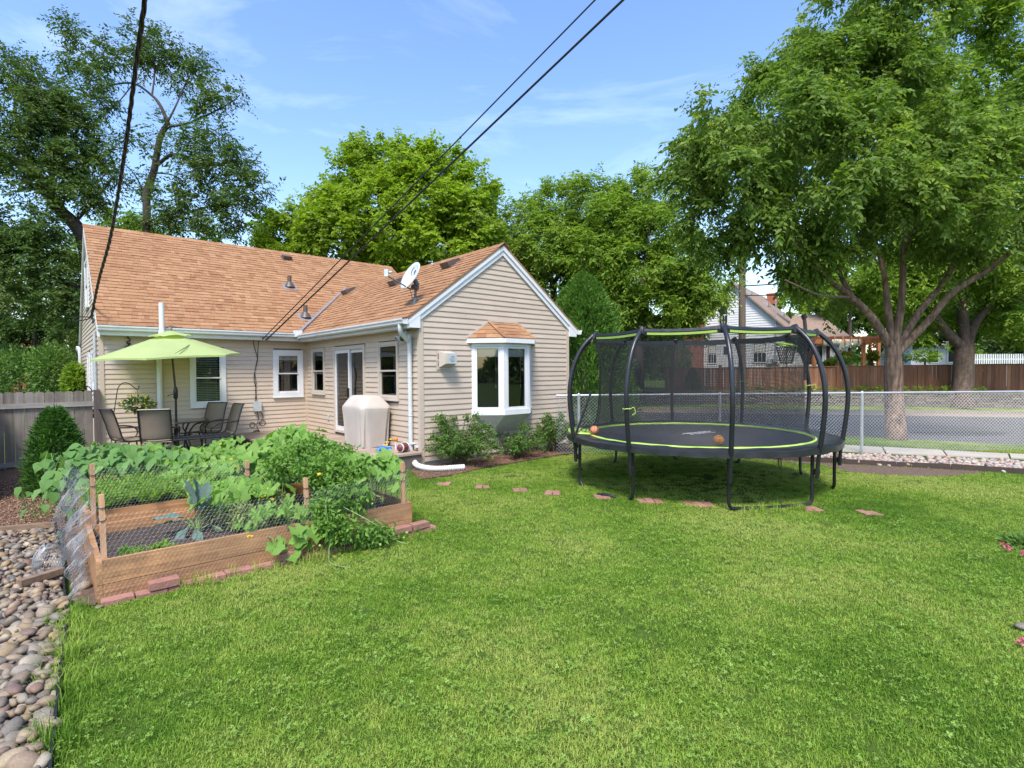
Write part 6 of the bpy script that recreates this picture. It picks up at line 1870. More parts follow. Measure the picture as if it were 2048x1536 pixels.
s2 = soil(BX0 + .03, BX1 - .03, BM + .01, BB_ + .01, .345)
MAT['crumb'] = M('soil_crumb', [(.05, .035, .027), (.09, .065, .05), (.20, .15, .11), (.035, .026, .02)], .95)
n = 1500
cx, cyy = rgs.uniform(BX0 + .05, BX1 - .05, n), rgs.uniform(BF + .05, BM - .07, n)
pl = []
for a, b in zip(cx, cyy):
    p = bl_(a, b); pl.append((int(rgs.integers(10)), (p.x, p.y, .222), rot_any(rgs, .6), rgs.uniform(.004, .012)))
merged(ST1, pl, MAT['crumb'], 'soil_crumbs', bed, kind='stuff')
# stakes and chicken wire around the bed
wf = empty('chicken_wire_fence', HL(-3.46, -2.2), YAW, None, 'chicken wire on wooden stakes around the raised bed', 'wire fence')
def zat(px, py, hx, hy): 
    y = HL(hx, hy).y; return AT(px, py, y).z
stakes = [(-4.745, -3.205, .20, zat(200, 990, -4.745, -3.205), .03), (-4.74, -1.99, .25, zat(185, 928, -4.74, -1.99), .02), (-3.414, -1.985, .25, zat(494, 921, -3.414, -1.985), 0), (-3.20, -3.20, .15, zat(556, 957, -3.20, -3.2), .04), (-2.185, -3.205, .15, zat(822, 925, -2.185, -3.205), .01)]
for x, y, z0, z1, ln in stakes:
    a, b = bl_(x, y, z0 - .1), bl_(x - ln * .3, y + ln, z1)
    o = MB().beam(a, b, .036, .036, (0, 1, 0)).obj('stake', MAT['stake'], wf)
    tt = MB()
    for f in (.86, .72): 
        c = a.lerp(b, f); tt.tube([c + Vector((.026 * math.cos(t), .026 * math.sin(t), .004 * math.sin(t))) for t in np.linspace(0, 6.283, 10, endpoint=False)], .0035, 4, closed=True)
    tt.obj('wire_tie', MAT['cable'], o)
def hexwire(P, nu, nv, r=.0006, name='wire_mesh'):
    """P(u,v) -> point; a hexagon net nu x nv cells"""
    mb = MB()
    def seg(a, b):
        A, B = P(*a), P(*b)
        d = (B - A)
        if d.length < 1e-6: return
        d.normalize(); x = d.cross(Vector((.3, .9, .2))).normalized(); y = d.cross(x)
        R3 = [x, -x * .5 + y * .87, -x * .5 - y * .87]
        mb.add([A + q * r for q in R3] + [B + q * r for q in R3], [(0, 1, 4, 3), (1, 2, 5, 4), (2, 0, 3, 5)])
    for j in range(nv):
        for i in range(nu):
            o_ = .5 if j % 2 else 0.0
            x = i + o_
            seg(((x) / nu, (j + .00) / nv), ((x) / nu, (j + .45) / nv))
            seg((x / nu, (j + .45) / nv), ((x + .5) / nu, (j + 1.0) / nv))
            seg((x / nu, (j + .45) / nv), ((x - .5) / nu, (j + 1.0) / nv))
    return mb.obj(name, MAT['wire'], wf, kind='stuff')
rw = np.random.default_rng(17)
def front_wire(u, v):
    x = -4.80 + u * 2.62
    top = np.interp(u, [0, .3, .6, 1.0], [.66, .60, .60, .68])
    z = .03 + v * (top - .03)
    y = -3.30 + .012 * math.sin(9 * u + 4 * v) + (.05 * max(0, v - .4) * math.sin(5 * u + 1))
    return bl_(x, y, z)
hexwire(front_wire, 80, 22, .00065)
def back_wire(u, v):
    return bl_(-4.74 + u * 1.33, -2.0 + .03 * math.sin(6 * u), .42 + v * (.42 - .10 * u))
hexwire(back_wire, 44, 15)
def left_wire(u, v):
    f = math.sin(11 * u + 2.5 * v) ; g = math.sin(19 * u - 4 * v + 1)
    x = -4.87 - .03 * (1 - v) - .045 * f * (.4 + v) - .03 * g - .03 * math.sin(23 * v + 5 * u)
    y = -3.32 + u * 1.42
    z = .02 + v * (.66 + .24 * u + .03 * g)
    return bl_(x, y, z)
hexwire(left_wire, 46, 26, .0007)
def left_wire2(u, v):
    f = math.sin(14 * u + 5 * v)
    return bl_(-4.93 - .04 * f - .05 * math.sin(4 * v) - .02 * math.sin(17 * v + 9 * u), -2.6 + u * .72, .05 + v * (.72 + .1 * u) + .02 * f)
hexwire(left_wire2, 26, 26, .0007)
def blob_wire(u, v):
    a = u * 5.5; r = .11 * math.sin(math.pi * (.12 + .8 * v))
    return bl_(-5.06 + r * math.cos(a), -2.35 + r * math.sin(a), .02 + .26 * v + .02 * math.sin(3 * a))
hexwire(blob_wire, 30, 10, .0012)
# ------------------------------------------------------------------ garden leaves
def leaf_shape(kind, seed):
    """a broad leaf: stalk end at the origin, pointing along +x, about one unit long"""
    rg = np.random.default_rng(seed)
    if kind == 'squash':
        n = 16; out = []
        for k in range(n + 1):
            a = -math.pi + 2 * math.pi * k / n
            r = .46 * (1 + .18 * math.cos(5 * a)) * (1 + .05 * rg.normal())
            if abs(abs(a) - math.pi) < .3: r *= .25
            out.append((.46 + r * math.cos(a), r * 1.08 * math.sin(a)))
        c = (.46, 0); cup = .22
    elif kind == 'bean':
        half = [(0, .0), (.02, .20), (.16, .36), (.36, .38), (.60, .27), (.82, .11), (1.0, 0)]
        out = half + [(x, -y) for x, y in half[-2:0:-1]] + [half[0]]
        out = [(x, y * (1 + .06 * rg.normal())) for x, y in out]; c = (.40, 0); cup = .16
    else:                                  # kale: long, narrow, crinkled
        half = [(0, .02), (.18, .06), (.34, .15), (.55, .19), (.78, .17), (.93, .10), (1.0, .0)]
        out = half + [(x, -y) for x, y in half[-2:0:-1]] + [half[0]]
        out = [(x, y * (1 + .2 * rg.normal())) for x, y in out]; c = (.5, 0); cup = .25
    V, F = [(c[0], c[1], -.02)], []
    m = len(out) - 1
    ph = rg.uniform(0, 6.28)
    for i, (x, y) in enumerate(out[:-1]):
        z = cup * abs(y) - .16 * x * x + .05 * math.sin(3.1 * i + ph) * (1 if kind != 'kale' else 1.4)
        V.append((x, y, z))
    for i in range(m): F.append((0, 1 + i, 1 + (i + 1) % m))
    return V, F
LEAF = {}
for kind, mat in (('squash', 'leaf_squash'), ('bean', 'leaf_bean'), ('kale', 'leaf_kale')):
    LEAF[kind] = []
    for k in range(6):
        V, F = leaf_shape(kind, 900 + k)
        LEAF[kind].append(MB().add(V, F).mesh('leaf', MAT[mat], True))
def leafy_plant(label, kind, base, spots, size, seed, cat='plant', group=None, droop=.62, name=None, stemr=.006, up=1.0, keep=300):
    """base: house axes of the root; spots: list of (x,y,z) leaf positions in house axes"""
    rg = np.random.default_rng(seed)
    b = HL(base[0], base[1], base[2])
    t = empty(name or (kind + '_plant'), b, 0, None, label, cat, group)
    st = MB()
    spots = sorted(spots, key=lambda s: (HL(s[0], s[1]).y - 0.8 * s[2]))
    rest = MB()
    for i, s in enumerate(spots):
        p = HL(*s) - b
        out = Vector((p.x * .4 + rg.normal(0, .55) + .15, p.y * .4 + rg.normal(0, .5) - .75, 0))
        if out.length < .05: out = Vector((0, -1, 0))
        out.normalize()
        sz = size * rg.uniform(.62, 1.25)
        pitch = -droop + rg.normal(0, .30)
        yaw = math.atan2(out.y, out.x); roll = rg.normal(0, .35)
        e = Matrix.Rotation(yaw, 4, 'Z') @ Matrix.Rotation(-pitch, 4, 'Y') @ Matrix.Rotation(roll, 4, 'X')
        me = LEAF[kind][int(rg.integers(6))]
        if i < keep:
            o = mobj('leaf', me, t, p, e.to_euler(), (sz, sz, sz))
        else:
            M4 = Matrix.Translation(p) @ e @ Matrix.Scale(sz, 4)
            rest.add([M4 @ v.co for v in me.vertices], [tuple(f.vertices) for f in me.polygons])
        q = Vector((p.x - out.x * .05 + rg.normal(0, .06), p.y - out.y * .05 + rg.normal(0, .06), max(-.02, p.z - rg.uniform(.15, .35))))
        st.tube([q, (q + p) / 2 + Vector((0, 0, .03)), p], [stemr, stemr * .8, stemr * .55], 4, False)
    if rest.v: rest.obj('leaf', MAT['leaf_' + kind], t, True, kind='stuff')
    st.obj('stems', MAT['stem'], t)
    return t
rgp = np.random.default_rng(55)
def hump(n, x0, x1, y0, y1, zf, dz=.10):
    S = []
    for _ in range(n):
        x, y = rgp.uniform(x0, x1), rgp.uniform(y0, y1)
        S.append((x, y, zf(x, y) - abs(rgp.normal(0, dz))))
    return S
# squash vines over the back tier: hummocky, highest towards the deck
def zb(x, y): return .68 + .13 * math.sin(3.1 * x + 1.2) * math.cos(2.3 * y) + .10 * sstep(-3.6, -2.6, x) + .06 * math.sin(7 * x - 4 * y)
leafy_plant('squash vine with broad leaves filling the back tier, near the right', 'squash', (-2.7, -.8, .345), hump(230, -3.15, -2.0, -1.85, .75, zb), .20, 61, group='squash vines in the raised bed')
leafy_plant('squash vine with broad leaves in the middle of the back tier', 'squash', (-3.5, -.6, .345), hump(190, -4.0, -3.1, -1.5, .75, lambda x, y: zb(x, y) - .02), .20, 62, group='squash vines in the raised bed')
leafy_plant('squash vine spilling over the right end of the front tier', 'squash', (-2.45, -2.5, .215), hump(120, -2.72, -2.14, -3.2, -1.85, lambda x, y: .72 + .12 * math.sin(4 * y) + .08 * sstep(-2.6, -2.2, x) * sstep(-2.6, -2.0, y)), .155, 63, group='squash vines in the raised bed')
sp = hump(26, -3.72, -3.12, -3.25, -2.9, lambda x, y: .50, .08) + [(x, -3.36, rgp.uniform(.10, .34)) for x in rgp.uniform(-3.62, -3.12, 13)]
leafy_plant('cucumber vine hanging over the front board left of the tomato', 'squash', (-3.45, -3.0, .215), sp, .135, 64, droop=.75, name='cucumber_plant')
leafy_plant('cucumber leaves standing between kale and stake', 'squash', (-3.75, -2.5, .215), hump(62, -3.95, -3.15, -2.75, -1.95, lambda x, y: .60, .08), .15, 65, name='cucumber_plant')
leafy_plant('squash leaves hanging over the inner board behind the kale', 'squash', (-3.55, -1.75, .345), hump(46, -4.0, -3.05, -2.15, -1.7, lambda x, y: .60, .08), .17, 68, group='squash vines in the raised bed', droop=.8)
# beans on the left, leaning out over the dark shrub
def zl_(x, y): return .72 + .07 * math.sin(4 * x + 2 * y)
leafy_plant('bean plants with pointed grey green leaves along the back edge', 'bean', (-4.3, .1, .345), hump(240, -4.8, -3.6, -.75, .85, lambda x, y: zl_(x, y) + .04 * sstep(-.5, .5, y)), .15, 66, group='bean plants at the left of the bed')
sp = hump(44, -5.12, -4.68, -.5, .9, lambda x, y: .74 - .22 * sstep(-4.8, -5.2, x) * sstep(.2, -.9, y) + .06 * math.sin(5 * y), .07) + [(-5.0 + .10 * rgp.normal(), -.55 + .25 * rgp.normal(), rgp.uniform(.2, .5)) for _ in range(12)]
leafy_plant('bean plant leaning out left of the wire over the dark shrub', 'bean', (-4.85, -.2, .2), sp, .15, 67, group='bean plants at the left of the bed')
# kale
kb_ = HL(-4.02, -2.62, .215)
KS = 1.1
kale = empty('kale_plant', kb_, 0, None, 'blue green kale plant standing in the bare soil of the bed', 'plant')
stm = MB()
for k, (a, h, out, sz) in enumerate(((150, .40, .05, .30), (95, .42, .02, .30), (40, .40, .07, .27), (200, .36, .16, .25), (-10, .34, .16, .22), (250, .22, .15, .26), (300, .18, .16, .24), (170, .16, .18, .22), (20, .18, .20, .22), (225, .30, .20, .22))):
    c, s = math.cos(R(a)), math.sin(R(a))
    p = Vector((c * out * .5, s * out * .5, h * .45))
    pitch = R(78) if k < 3 else (R(35) if k < 5 else R(-35))
    if k in (3, 9): pitch = R(10)
    e = Matrix.Rotation(R(a), 4, 'Z') @ Matrix.Rotation(-pitch, 4, 'Y') @ Matrix.Rotation(R(90 if k < 3 else 20) + rgp.normal() * .3, 4, 'X')
    mobj('leaf', LEAF['kale'][k % 6], kale, p, e.to_euler(), (sz * KS, sz * KS * 1.05, sz * KS))
    stm.tube([(0, 0, -.02), (p.x * .4, p.y * .4, p.z * .6), p], [.010, .008, .006], 5)
stm.obj('stems', MAT['stem'], kale)
# carrots: feathery tops
def feathers(name, label, base, n, region, h, mat, seed, fronds=12, cat='plant'):
    rg = np.random.default_rng(seed)
    b = HL(*base)
    t = empty(name, b, 0, None, label, cat)
    P, D = [], []
    for _ in range(n):
        x, y = rg.uniform(region[0], region[1]), rg.uniform(region[2], region[3])
        root = np.array(HL(x, y, base[2]) - b)
        for _ in range(fronds):
            a = rg.uniform(0, 6.28); ln = h * rg.uniform(.6, 1.15); sp_ = rg.uniform(.2, .6)
            d = np.array([math.cos(a) * sp_, math.sin(a) * sp_, 1.0]); d /= np.linalg.norm(d)
            m = 11
            for j in range(m):
                f = .35 + .65 * j / m
                q = root + d * ln * f + np.array([d[0], d[1], -.6]) * ln * .5 * f * f
                for sgn in (-1, 1):
                    sd = np.array([-d[1], d[0], .2]) * sgn + d * .5 + rg.normal(0, .35, 3)
                    P.append(q); D.append(sd)
    leaf_cloud('foliage', np.array(P), np.array(D), .042, MAT[mat], t, seed, .30)
    return t
feathers('carrot_row', 'feathery bright green carrot tops behind the wire', (-4.2, -1.4, .345), 95, (-4.70, -3.72, -1.85, -.85), .30, 'leaf_carrot', 71)
feathers('weed_clump', 'low clump of light green weeds inside the near left corner', (-4.45, -2.95, .215), 10, (-4.62, -4.25, -3.15, -2.95), .11, 'leaf_carrot', 72, 8)
# pale variegated plant
def bushy(name, label, base, blobs, n, size, mat, seed, wid=.45, cat='plant', stems=18, **kw):
    rg = np.random.default_rng(seed)
    b = HL(*base); t = empty(name, b, 0, None, label, cat, **kw)
    P, D = [], []
    w = np.array([bb[3] * bb[4] * bb[5] for bb in blobs]) ** .67; w /= w.sum()
    sm = MB()
    for bb, k in zip(blobs, (w * n).astype(int)):
        c = HL(bb[0], bb[1], bb[2]) - b
        p, d = ball_pts(rg, k, c, (bb[3], bb[4], bb[5]), .45)
        nc = max(6, k // 60); ce = p[rg.integers(0, k, nc)]; p = ce[rg.integers(0, nc, k)] * .62 + p * .38 + rg.normal(0, .035, p.shape)
        P.append(p); D.append(d * .6 + rg.normal(0, .6, p.shape) + np.array([0, 0, -.25]))
        for _ in range(max(2, stems // len(blobs))):
            e = Vector(p[int(rg.integers(len(p)))])
            sm.tube(spline([(rg.normal(0, .05), rg.normal(0, .05), 0), Vector((e.x * .4, e.y * .4, e.z * .7)), e], 4), .005, 4, False)
    P, D = np.concatenate(P), np.concatenate(D)
    ok = P[:, 2] + b.z > .015
    leaf_cloud('foliage', P[ok], D[ok], size, MAT[mat], t, seed, wid)
    sm.obj('stems', MAT['stem'], t)
    return t
bushy('variegated_plant', 'pale cream and green finely cut plant in the front tier', (-3.6, -2.85, .215), [(-3.72, -2.85, .36, .22, .2, .12), (-3.42, -2.95, .32, .2, .16, .12), (-3.35, -2.5, .42, .2, .16, .1), (-2.55, -3.0, .36, .16, .1, .09)], 1500, .075, 'leaf_pale', 73, .28)
tomb = [(a, b, c + .07 if b > -3.1 else c, d, e, f * .9) for a, b, c, d, e, f in ((-2.95, -2.75, .62, .30, .34, .20), (-3.15, -2.35, .66, .26, .30, .16), (-2.75, -2.35, .70, .28, .34, .18), (-2.85, -3.2, .46, .30, .16, .24), (-2.98, -3.44, .22, .26, .13, .22), (-2.72, -3.48, .14, .20, .13, .14), (-2.45, -2.15, .66, .22, .3, .14), (-3.1, -3.32, .40, .16, .10, .2), (-2.6, -2.95, .58, .2, .3, .14), (-2.85, -1.9, .70, .3, .25, .12))]
tomb += [(-3.0, -2.55, .86, .10, .10, .12), (-2.7, -2.2, .90, .12, .12, .10), (-2.55, -3.45, .10, .16, .10, .08), (-3.12, -3.40, .30, .10, .10, .14)]
tom = bushy('tomato_plant', 'sprawling tomato plant tumbling over the front board', (-2.9, -2.7, .215), tomb, 10500, .058, 'leaf_tomato', 74, .46, stems=60)
vn = MB()
tb_ = HL(-2.9, -2.7, .215)
for A in ([(-3.02, -3.2, .5), (-3.12, -3.42, .45), (-3.10, -3.46, .2), (-3.14, -3.52, .02), (-3.18, -3.72, .015), (-3.10, -3.90, .015)], [(-2.9, -3.3, .4), (-2.7, -3.5, .25), (-2.5, -3.6, .06), (-2.42, -3.66, .02)], [(-3.5, -2.2, .55), (-3.2, -2.5, .75), (-2.95, -2.9, .7), (-2.9, -3.2, .55)]):
    vn.tube(spline([HL(*q) - tb_ for q in A], 6), .006, 5)
vn.obj('vine', MAT['stem'], tom)
fr2 = MB()
for _ in range(16):
    bb = tomb[int(rgp.integers(len(tomb)))]
    q = HL(bb[0] + rgp.normal(0, .12), bb[1] - .1 + rgp.normal(0, .1), max(.05, bb[2] - .05)) - tb_
    fr2.sphere(q, rgp.uniform(.012, .02), 8, 6)
MAT['gfruit'] = M('green_fruit', (.20, .33, .07), .35); fr2.obj('fruit', MAT['gfruit'], tom, True)
# yellow blossoms of the vines, one cluster thing per vine they grow on
yb = []
for px_, py_, z in ((545, 1000, .52), (530, 980, .55), (525, 995, .5), (700, 955, .62), (697, 962, .6), (480, 925, .62), (472, 935, .62), (462, 920, .66), (620, 930, .72), (640, 950, .7), (500, 1075, .35), (430, 972, .5), (665, 1060, .2), (680, 1065, .18), (675, 1078, .15), (610, 1088, .1), (780, 880, .72), (775, 886, .7), (770, 892, .7), (790, 945, .6), (730, 915, .7), (440, 890, .7), (265, 895, .72), (280, 892, .72), (292, 897, .70), (408, 955, .5), (445, 988, .5)):
    p = G(px_, py_, z); yb.append(p)
yt = empty('squash_blossoms', yb[0], 0, None, 'scattered small yellow blossoms among the garden leaves', 'blossoms')
P_, D_ = [], []
for p in yb:
    for k in range(7):
        a = k * .9; P_.append(np.array(p - yb[0])); D_.append([math.cos(a), math.sin(a), .7])
leaf_cloud('blossom', np.array(P_), np.array(D_), .032, MAT['yellow'], yt, 75, .8)
sqf = MB()
MAT['ysquash'] = M('yellow_squash', (.62, .48, .08), .4)
# ================================================================== SHRUBS NEAR THE HOUSE
def stem_shrub(name, label, base, h, r, nst, nleaf, size, mat, seed, spread=.9, group=None, bias=(0, 0)):
    rg = np.random.default_rng(seed)
    t = empty(name, base, 0, None, label, 'shrub', group)
    sm = MB(); P, D = [], []
    for k in range(nst):
        a = rg.uniform(0, 6.28); rr = r * rg.uniform(.15, 1.0) ** .7; hh = h * rg.uniform(.35, 1.0) * (1 - .35 * (rr / r) ** 2)
        e = Vector((rr * math.cos(a) + bias[0] * hh, rr * math.sin(a) * .75 + bias[1] * hh, hh))
        m = Vector((e.x * .35, e.y * .35, hh * .62))
        pts = spline([(rg.normal(0, .04), rg.normal(0, .04), 0), m, e, e + Vector((e.x * .25, e.y * .25, -.03 + rg.normal(0, .05)))], 5)
        sm.tube(pts, np.linspace(.008, .0025, len(pts)), 4, False)
        L_ = nleaf // nst
        for _ in range(L_):
            f = rg.uniform(.22, 1) ** .8 * (len(pts) - 1); i = min(int(f), len(pts) - 2); p = pts[i].lerp(pts[i + 1], f - i)
            P.append(np.array(p) + rg.normal(0, .035, 3)); D.append(np.array([math.cos(a), math.sin(a), .1]) * .5 + rg.normal(0, .7, 3))
    P, D = np.array(P), np.array(D); ok = P[:, 2] > .01
    sm.obj('stems', MAT['bark'], t)
    leaf_cloud('foliage', P[ok], D[ok], size, MAT[mat], t, seed, .55)
    return t
gsh = 'shrubs under the bay window'
stem_shrub('garden_shrub', 'largest leafy shrub, left of the bay window beside the corner downspout', G(922, 932), 1.0, .62, 56, 8200, .048, 'leaf_shrub', 81, group=gsh, bias=(-.06, .0))
stem_shrub('garden_shrub', 'thin leafy shrub in the middle below the bay window', G(1035, 917), .66, .48, 32, 3000, .045, 'leaf_shrub', 82, group=gsh)
stem_shrub('garden_shrub', 'leafy shrub at the right end of the gable wall', G(1110, 905), .88, .54, 42, 5200, .046, 'leaf_shrub', 83, group=gsh, bias=(.02, 0))
# dark yew behind the beans
yw = empty('yew_shrub', G(114, 1008, -.16), 0, None, 'dark conical evergreen shrub in front of the grey fence', 'shrub')
rg = np.random.default_rng(91)
n = 11000
hh = rg.uniform(0, 1, n) ** .85
rad = (.31 * (1 - hh ** 2.6) ** .7 * (1 + .18 * np.sin(7 * hh * 3 + 3 * rg.uniform(0, 6.28, n))) + .04) * np.sqrt(rg.uniform(.2, 1, n)); an = rg.uniform(0, 6.28, n)
P_ = np.stack([rad * np.cos(an), rad * np.sin(an), hh * 1.30 + .03 + .05 * np.sin(5 * an)], 1)
leaf_cloud('foliage', P_, np.stack([np.cos(an) * .7, np.sin(an) * .7, np.full(n, .7)], 1) + rg.normal(0, .4, (n, 3)), .075, MAT['leaf_yew'], yw, 92, .22)
MB().tube([(0, 0, -.1), (0, 0, .9)], [.05, .015], 7).obj('trunk', MAT['bark_dark'], yw)
# pink flowers at the right edge of the lawn
pf = empty('pink_flower_plant', G(2045, 1098), 0, None, 'low plant with pink blooms at the right edge of the lawn', 'plant')
P_, D_ = ball_pts(rg, 260, (.05, .05, .03), (.16, .14, .06)); P_[:, 2] = np.abs(P_[:, 2]); leaf_cloud('foliage', P_, D_, .07, MAT['leaf_shrub'], pf, 93)
for k, (a, b) in enumerate(((2006, 1088), (2016, 1096), (2047, 1106), (2044, 1282))):
    c = G(a, b, .05) - pf.location
    P_, D_ = ball_pts(rg, 26, c, (.012, .012, .010), .3); leaf_cloud('bloom', P_, D_, .022, MAT['pink'], pf, 94 + k, .9)
mobj('garden_stone', st_me[3], None, G(2052, 1255, .02), (0, .2, .5), (.09, .08, .07), label='pale rounded stone at the right edge of the lawn', cat='stone')
# ================================================================== TREES
def BL(px, py, d, rx, ry, rd=None):       # crown lobe seen around a pixel at the distance d
    k = d / F_PX
    return (AT(px, py, d), rx * k, (rd if rd is not None else .8 * (rx + ry) / 2 * 1.2 * k), ry * k)
def px_path(*q): return [AT(a, b, d) for a, b, d in q]
def tree(name, label, base, limbs, lobes, nsec, ntwig, nper, leaf, mat, bark, seed, cat='tree', group=None, droop=.35, wid=.42, twl=.42, twisty=1.0, shell=.35, gap=None, sec_r=1.0, ls=1.0):
    rg = np.random.default_rng(seed)
    base = Vector(base)
    t = empty(name, base, 0, None, label, cat, group)
    tr = MB(); NP, NR = [], []
    for pts, r0, r1 in limbs:
        S = spline(pts, 6); m = len(S)
        rr = [ls * (r0 + (r1 - r0) * (i / (m - 1)) ** .8) for i in range(m)]
        S2 = [q - base for q in S]
        tr.tube(S2, rr, 10 if r0 > .08 else 6)
        for q, r in zip(S2, rr): NP.append(q[:]); NR.append(r)
    vol = np.array([l[1] * l[2] * l[3] for l in lobes]) ** .75; vol /= vol.sum()
    T_ = []
    for k in range(nsec):
        l = lobes[rg.choice(len(lobes), p=vol)]
        d = rg.normal(size=3); d /= np.linalg.norm(d)
        f = rg.uniform(.35, 1.0) ** .5
        T_.append(np.array(l[0] - base) + d * f * np.array(l[1:]))
    T_ = np.array(T_)
    NPa = np.array(NP)
    order = np.argsort([np.min(((NPa - q) ** 2).sum(1)) for q in T_])
    cap = len(NP) + nsec * 5
    A = np.zeros((cap, 3)); Rr = np.zeros(cap); n = len(NP); A[:n] = NPa; Rr[:n] = NR
    br = MB(); ends = []
    for k in order:
        q = T_[k]
        dv = A[:n] - q
        cost = np.sqrt((dv ** 2).sum(1)) + .55 * np.maximum(0, dv[:, 2]) - np.minimum(Rr[:n], .06) * 3
        j = int(np.argmin(cost)); p = A[j].copy()
        L = np.linalg.norm(q - p)
        if L < .05: continue
        r0 = min(Rr[j] * .75, (.006 + .011 * L) * sec_r); r1 = .004 * sec_r
        perp = rg.normal(size=3) * L * .10 * twisty + np.array([0, 0, .06 * L])
        pts = [p + (q - p) * f + perp * math.sin(math.pi * f) for f in (0, .25, .5, .75, 1)]
        rr = np.linspace(max(r0, r1), r1, 5)
        br.tube([Vector(x) for x in pts], rr, 5, False)
        for x, r in zip(pts[1:], rr[1:]):
            if n < cap: A[n] = x; Rr[n] = r; n += 1
        ends.append((pts[2], pts[3], pts[4]))
    # leaf sprays hang from the ends of the branches
    E_ = np.array(ends)
    sel = rg.integers(0, len(E_), ntwig); f = rg.uniform(0.5, 2, ntwig)
    i0 = np.minimum(f.astype(int), 1); ff = (f - i0)[:, None]
    Pb = E_[sel, i0] * (1 - ff) + E_[sel, i0 + 1] * ff
    cen = np.mean([np.array(l[0] - base) for l in lobes], 0)
    loc = np.array([np.array(l[0] - base) for l in lobes])
    Pb = Pb + rg.normal(0, twl * .30, Pb.shape)
    near = np.argmin(((Pb[:, None] - loc[None]) ** 2).sum(2), 1) if len(lobes) * ntwig < 4e6 else np.zeros(ntwig, int)
    dv = Pb - loc[near]; dv /= (np.linalg.norm(dv, axis=1, keepdims=True) + 1e-6)
    dirs = dv * .7 + rg.normal(0, .55, Pb.shape) + np.array([0, 0, .25 - droop])
    dirs /= np.linalg.norm(dirs, axis=1, keepdims=True)
    tl_ = twl * rg.uniform(.6, 1.3, ntwig)
    j = np.arange(nper)
    fr_ = (j[None] + .5) / nper
    C = Pb[:, None] + dirs[:, None] * (tl_[:, None] * fr_)[..., None] + np.array([0, 0, -1.0]) * (droop * .6 * (tl_[:, None] * fr_ ** 2))[..., None]
    side = np.cross(dirs, np.array([0, 0, 1.0])); side /= (np.linalg.norm(side, axis=1, keepdims=True) + 1e-6)
    sg = np.where(j % 2 == 0, 1.0, -1.0)
    D = dirs[:, None] * .65 + side[:, None] * sg[None, :, None] * .9 + np.array([0, 0, -droop]) + rg.normal(0, .28, (ntwig, nper, 3))
    P, D = C.reshape(-1, 3), D.reshape(-1, 3)
    if gap is not None:
        k_ = gap(P + np.array(base)); P, D = P[k_], D[k_]
    tr.v += []; 
    o = tr.obj('trunk', MAT[bark], t, True)
    br.obj('branches', MAT[bark], t, True, kind='stuff')
    young = np.repeat(((sel * 7919 + seed) % 100) < 17, nper)       # some branch ends carry lighter young leaves
    if gap is not None: young = young[k_]
    lv = leaf * np.repeat(np.exp(rg.normal(0, .22, ntwig)), nper)
    if gap is not None: lv = lv[k_]
    leaf_cloud('crown', P[~young], D[~young], lv[~young], MAT[mat], t, seed + 1, wid)
    leaf_cloud('young_leaves', P[young], D[young], leaf * 1.05, MAT['leaf_newdark' if mat == 'leaf_dark' else 'leaf_new'], t, seed + 2, wid)
    return t
# --- the big elm by the street
D1 = 12.9
eb = G(1792, 882)
def flare(px, pyb, d, w): return [(AT(px, pyb, d))]
limbs = [
    ([eb + Vector((0, 0, -.15)), eb + Vector((-.01, 0, .25)), AT(1788, 800, D1), AT(1786, 740, D1), AT(1787, 690, D1)], .245, .17),
    (px_path((1786, 700, D1), (1744, 636, D1 - .1), (1704, 595, D1 - .3), (1663, 563, D1 - .5), (1621, 516, D1 - .8), (1570, 455, D1 - 1.1), (1520, 400, D1 - 1.3)), 0.111, 0.028),
    (px_path((1704, 596, D1 - .3), (1684, 555, D1 - .1), (1655, 500, D1 + .2), (1625, 420, D1 + .5), (1600, 330, D1 + .6)), 0.070, 0.024),
    (px_path((1787, 700, D1), (1774, 601, D1 + .2), (1767, 541, D1 + .3), (1742, 440, D1 + .6), (1735, 300, D1 + .7), (1720, 150, D1 + .8)), 0.090, 0.024),
    (px_path((1789, 695, D1), (1803, 604, D1), (1808, 500, D1 - .1), (1815, 400, D1 - .2), (1800, 260, D1 - .1), (1785, 100, D1), (1770, -40, D1)), 0.098, 0.024),
    (px_path((1793, 700, D1), (1837, 627, D1 + .1), (1876, 579, D1 + .3), (1919, 516, D1 + .5), (1965, 420, D1 + .8), (1990, 300, D1 + 1)), 0.098, 0.032),
    (px_path((1797, 705, D1 - .05), (1859, 639, D1 - .3), (1906, 585, D1 - .6), (1970, 544, D1 - .9), (2030, 498, D1 - 1.2), (2110, 440, D1 - 1.5)), 0.094, 0.040),
    (px_path((1700, 594, D1 - .3), (1640, 590, D1 - 1.0), (1570, 560, D1 - 1.4)), 0.033, 0.016),
    (px_path((1742, 440, D1 + .6), (1690, 340, D1), (1660, 240, D1 - .6)), 0.041, 0.016),
    (px_path((1808, 500, D1 - .1), (1860, 400, D1 - 1), (1900, 300, D1 - 1.5)), 0.041, 0.016),
]
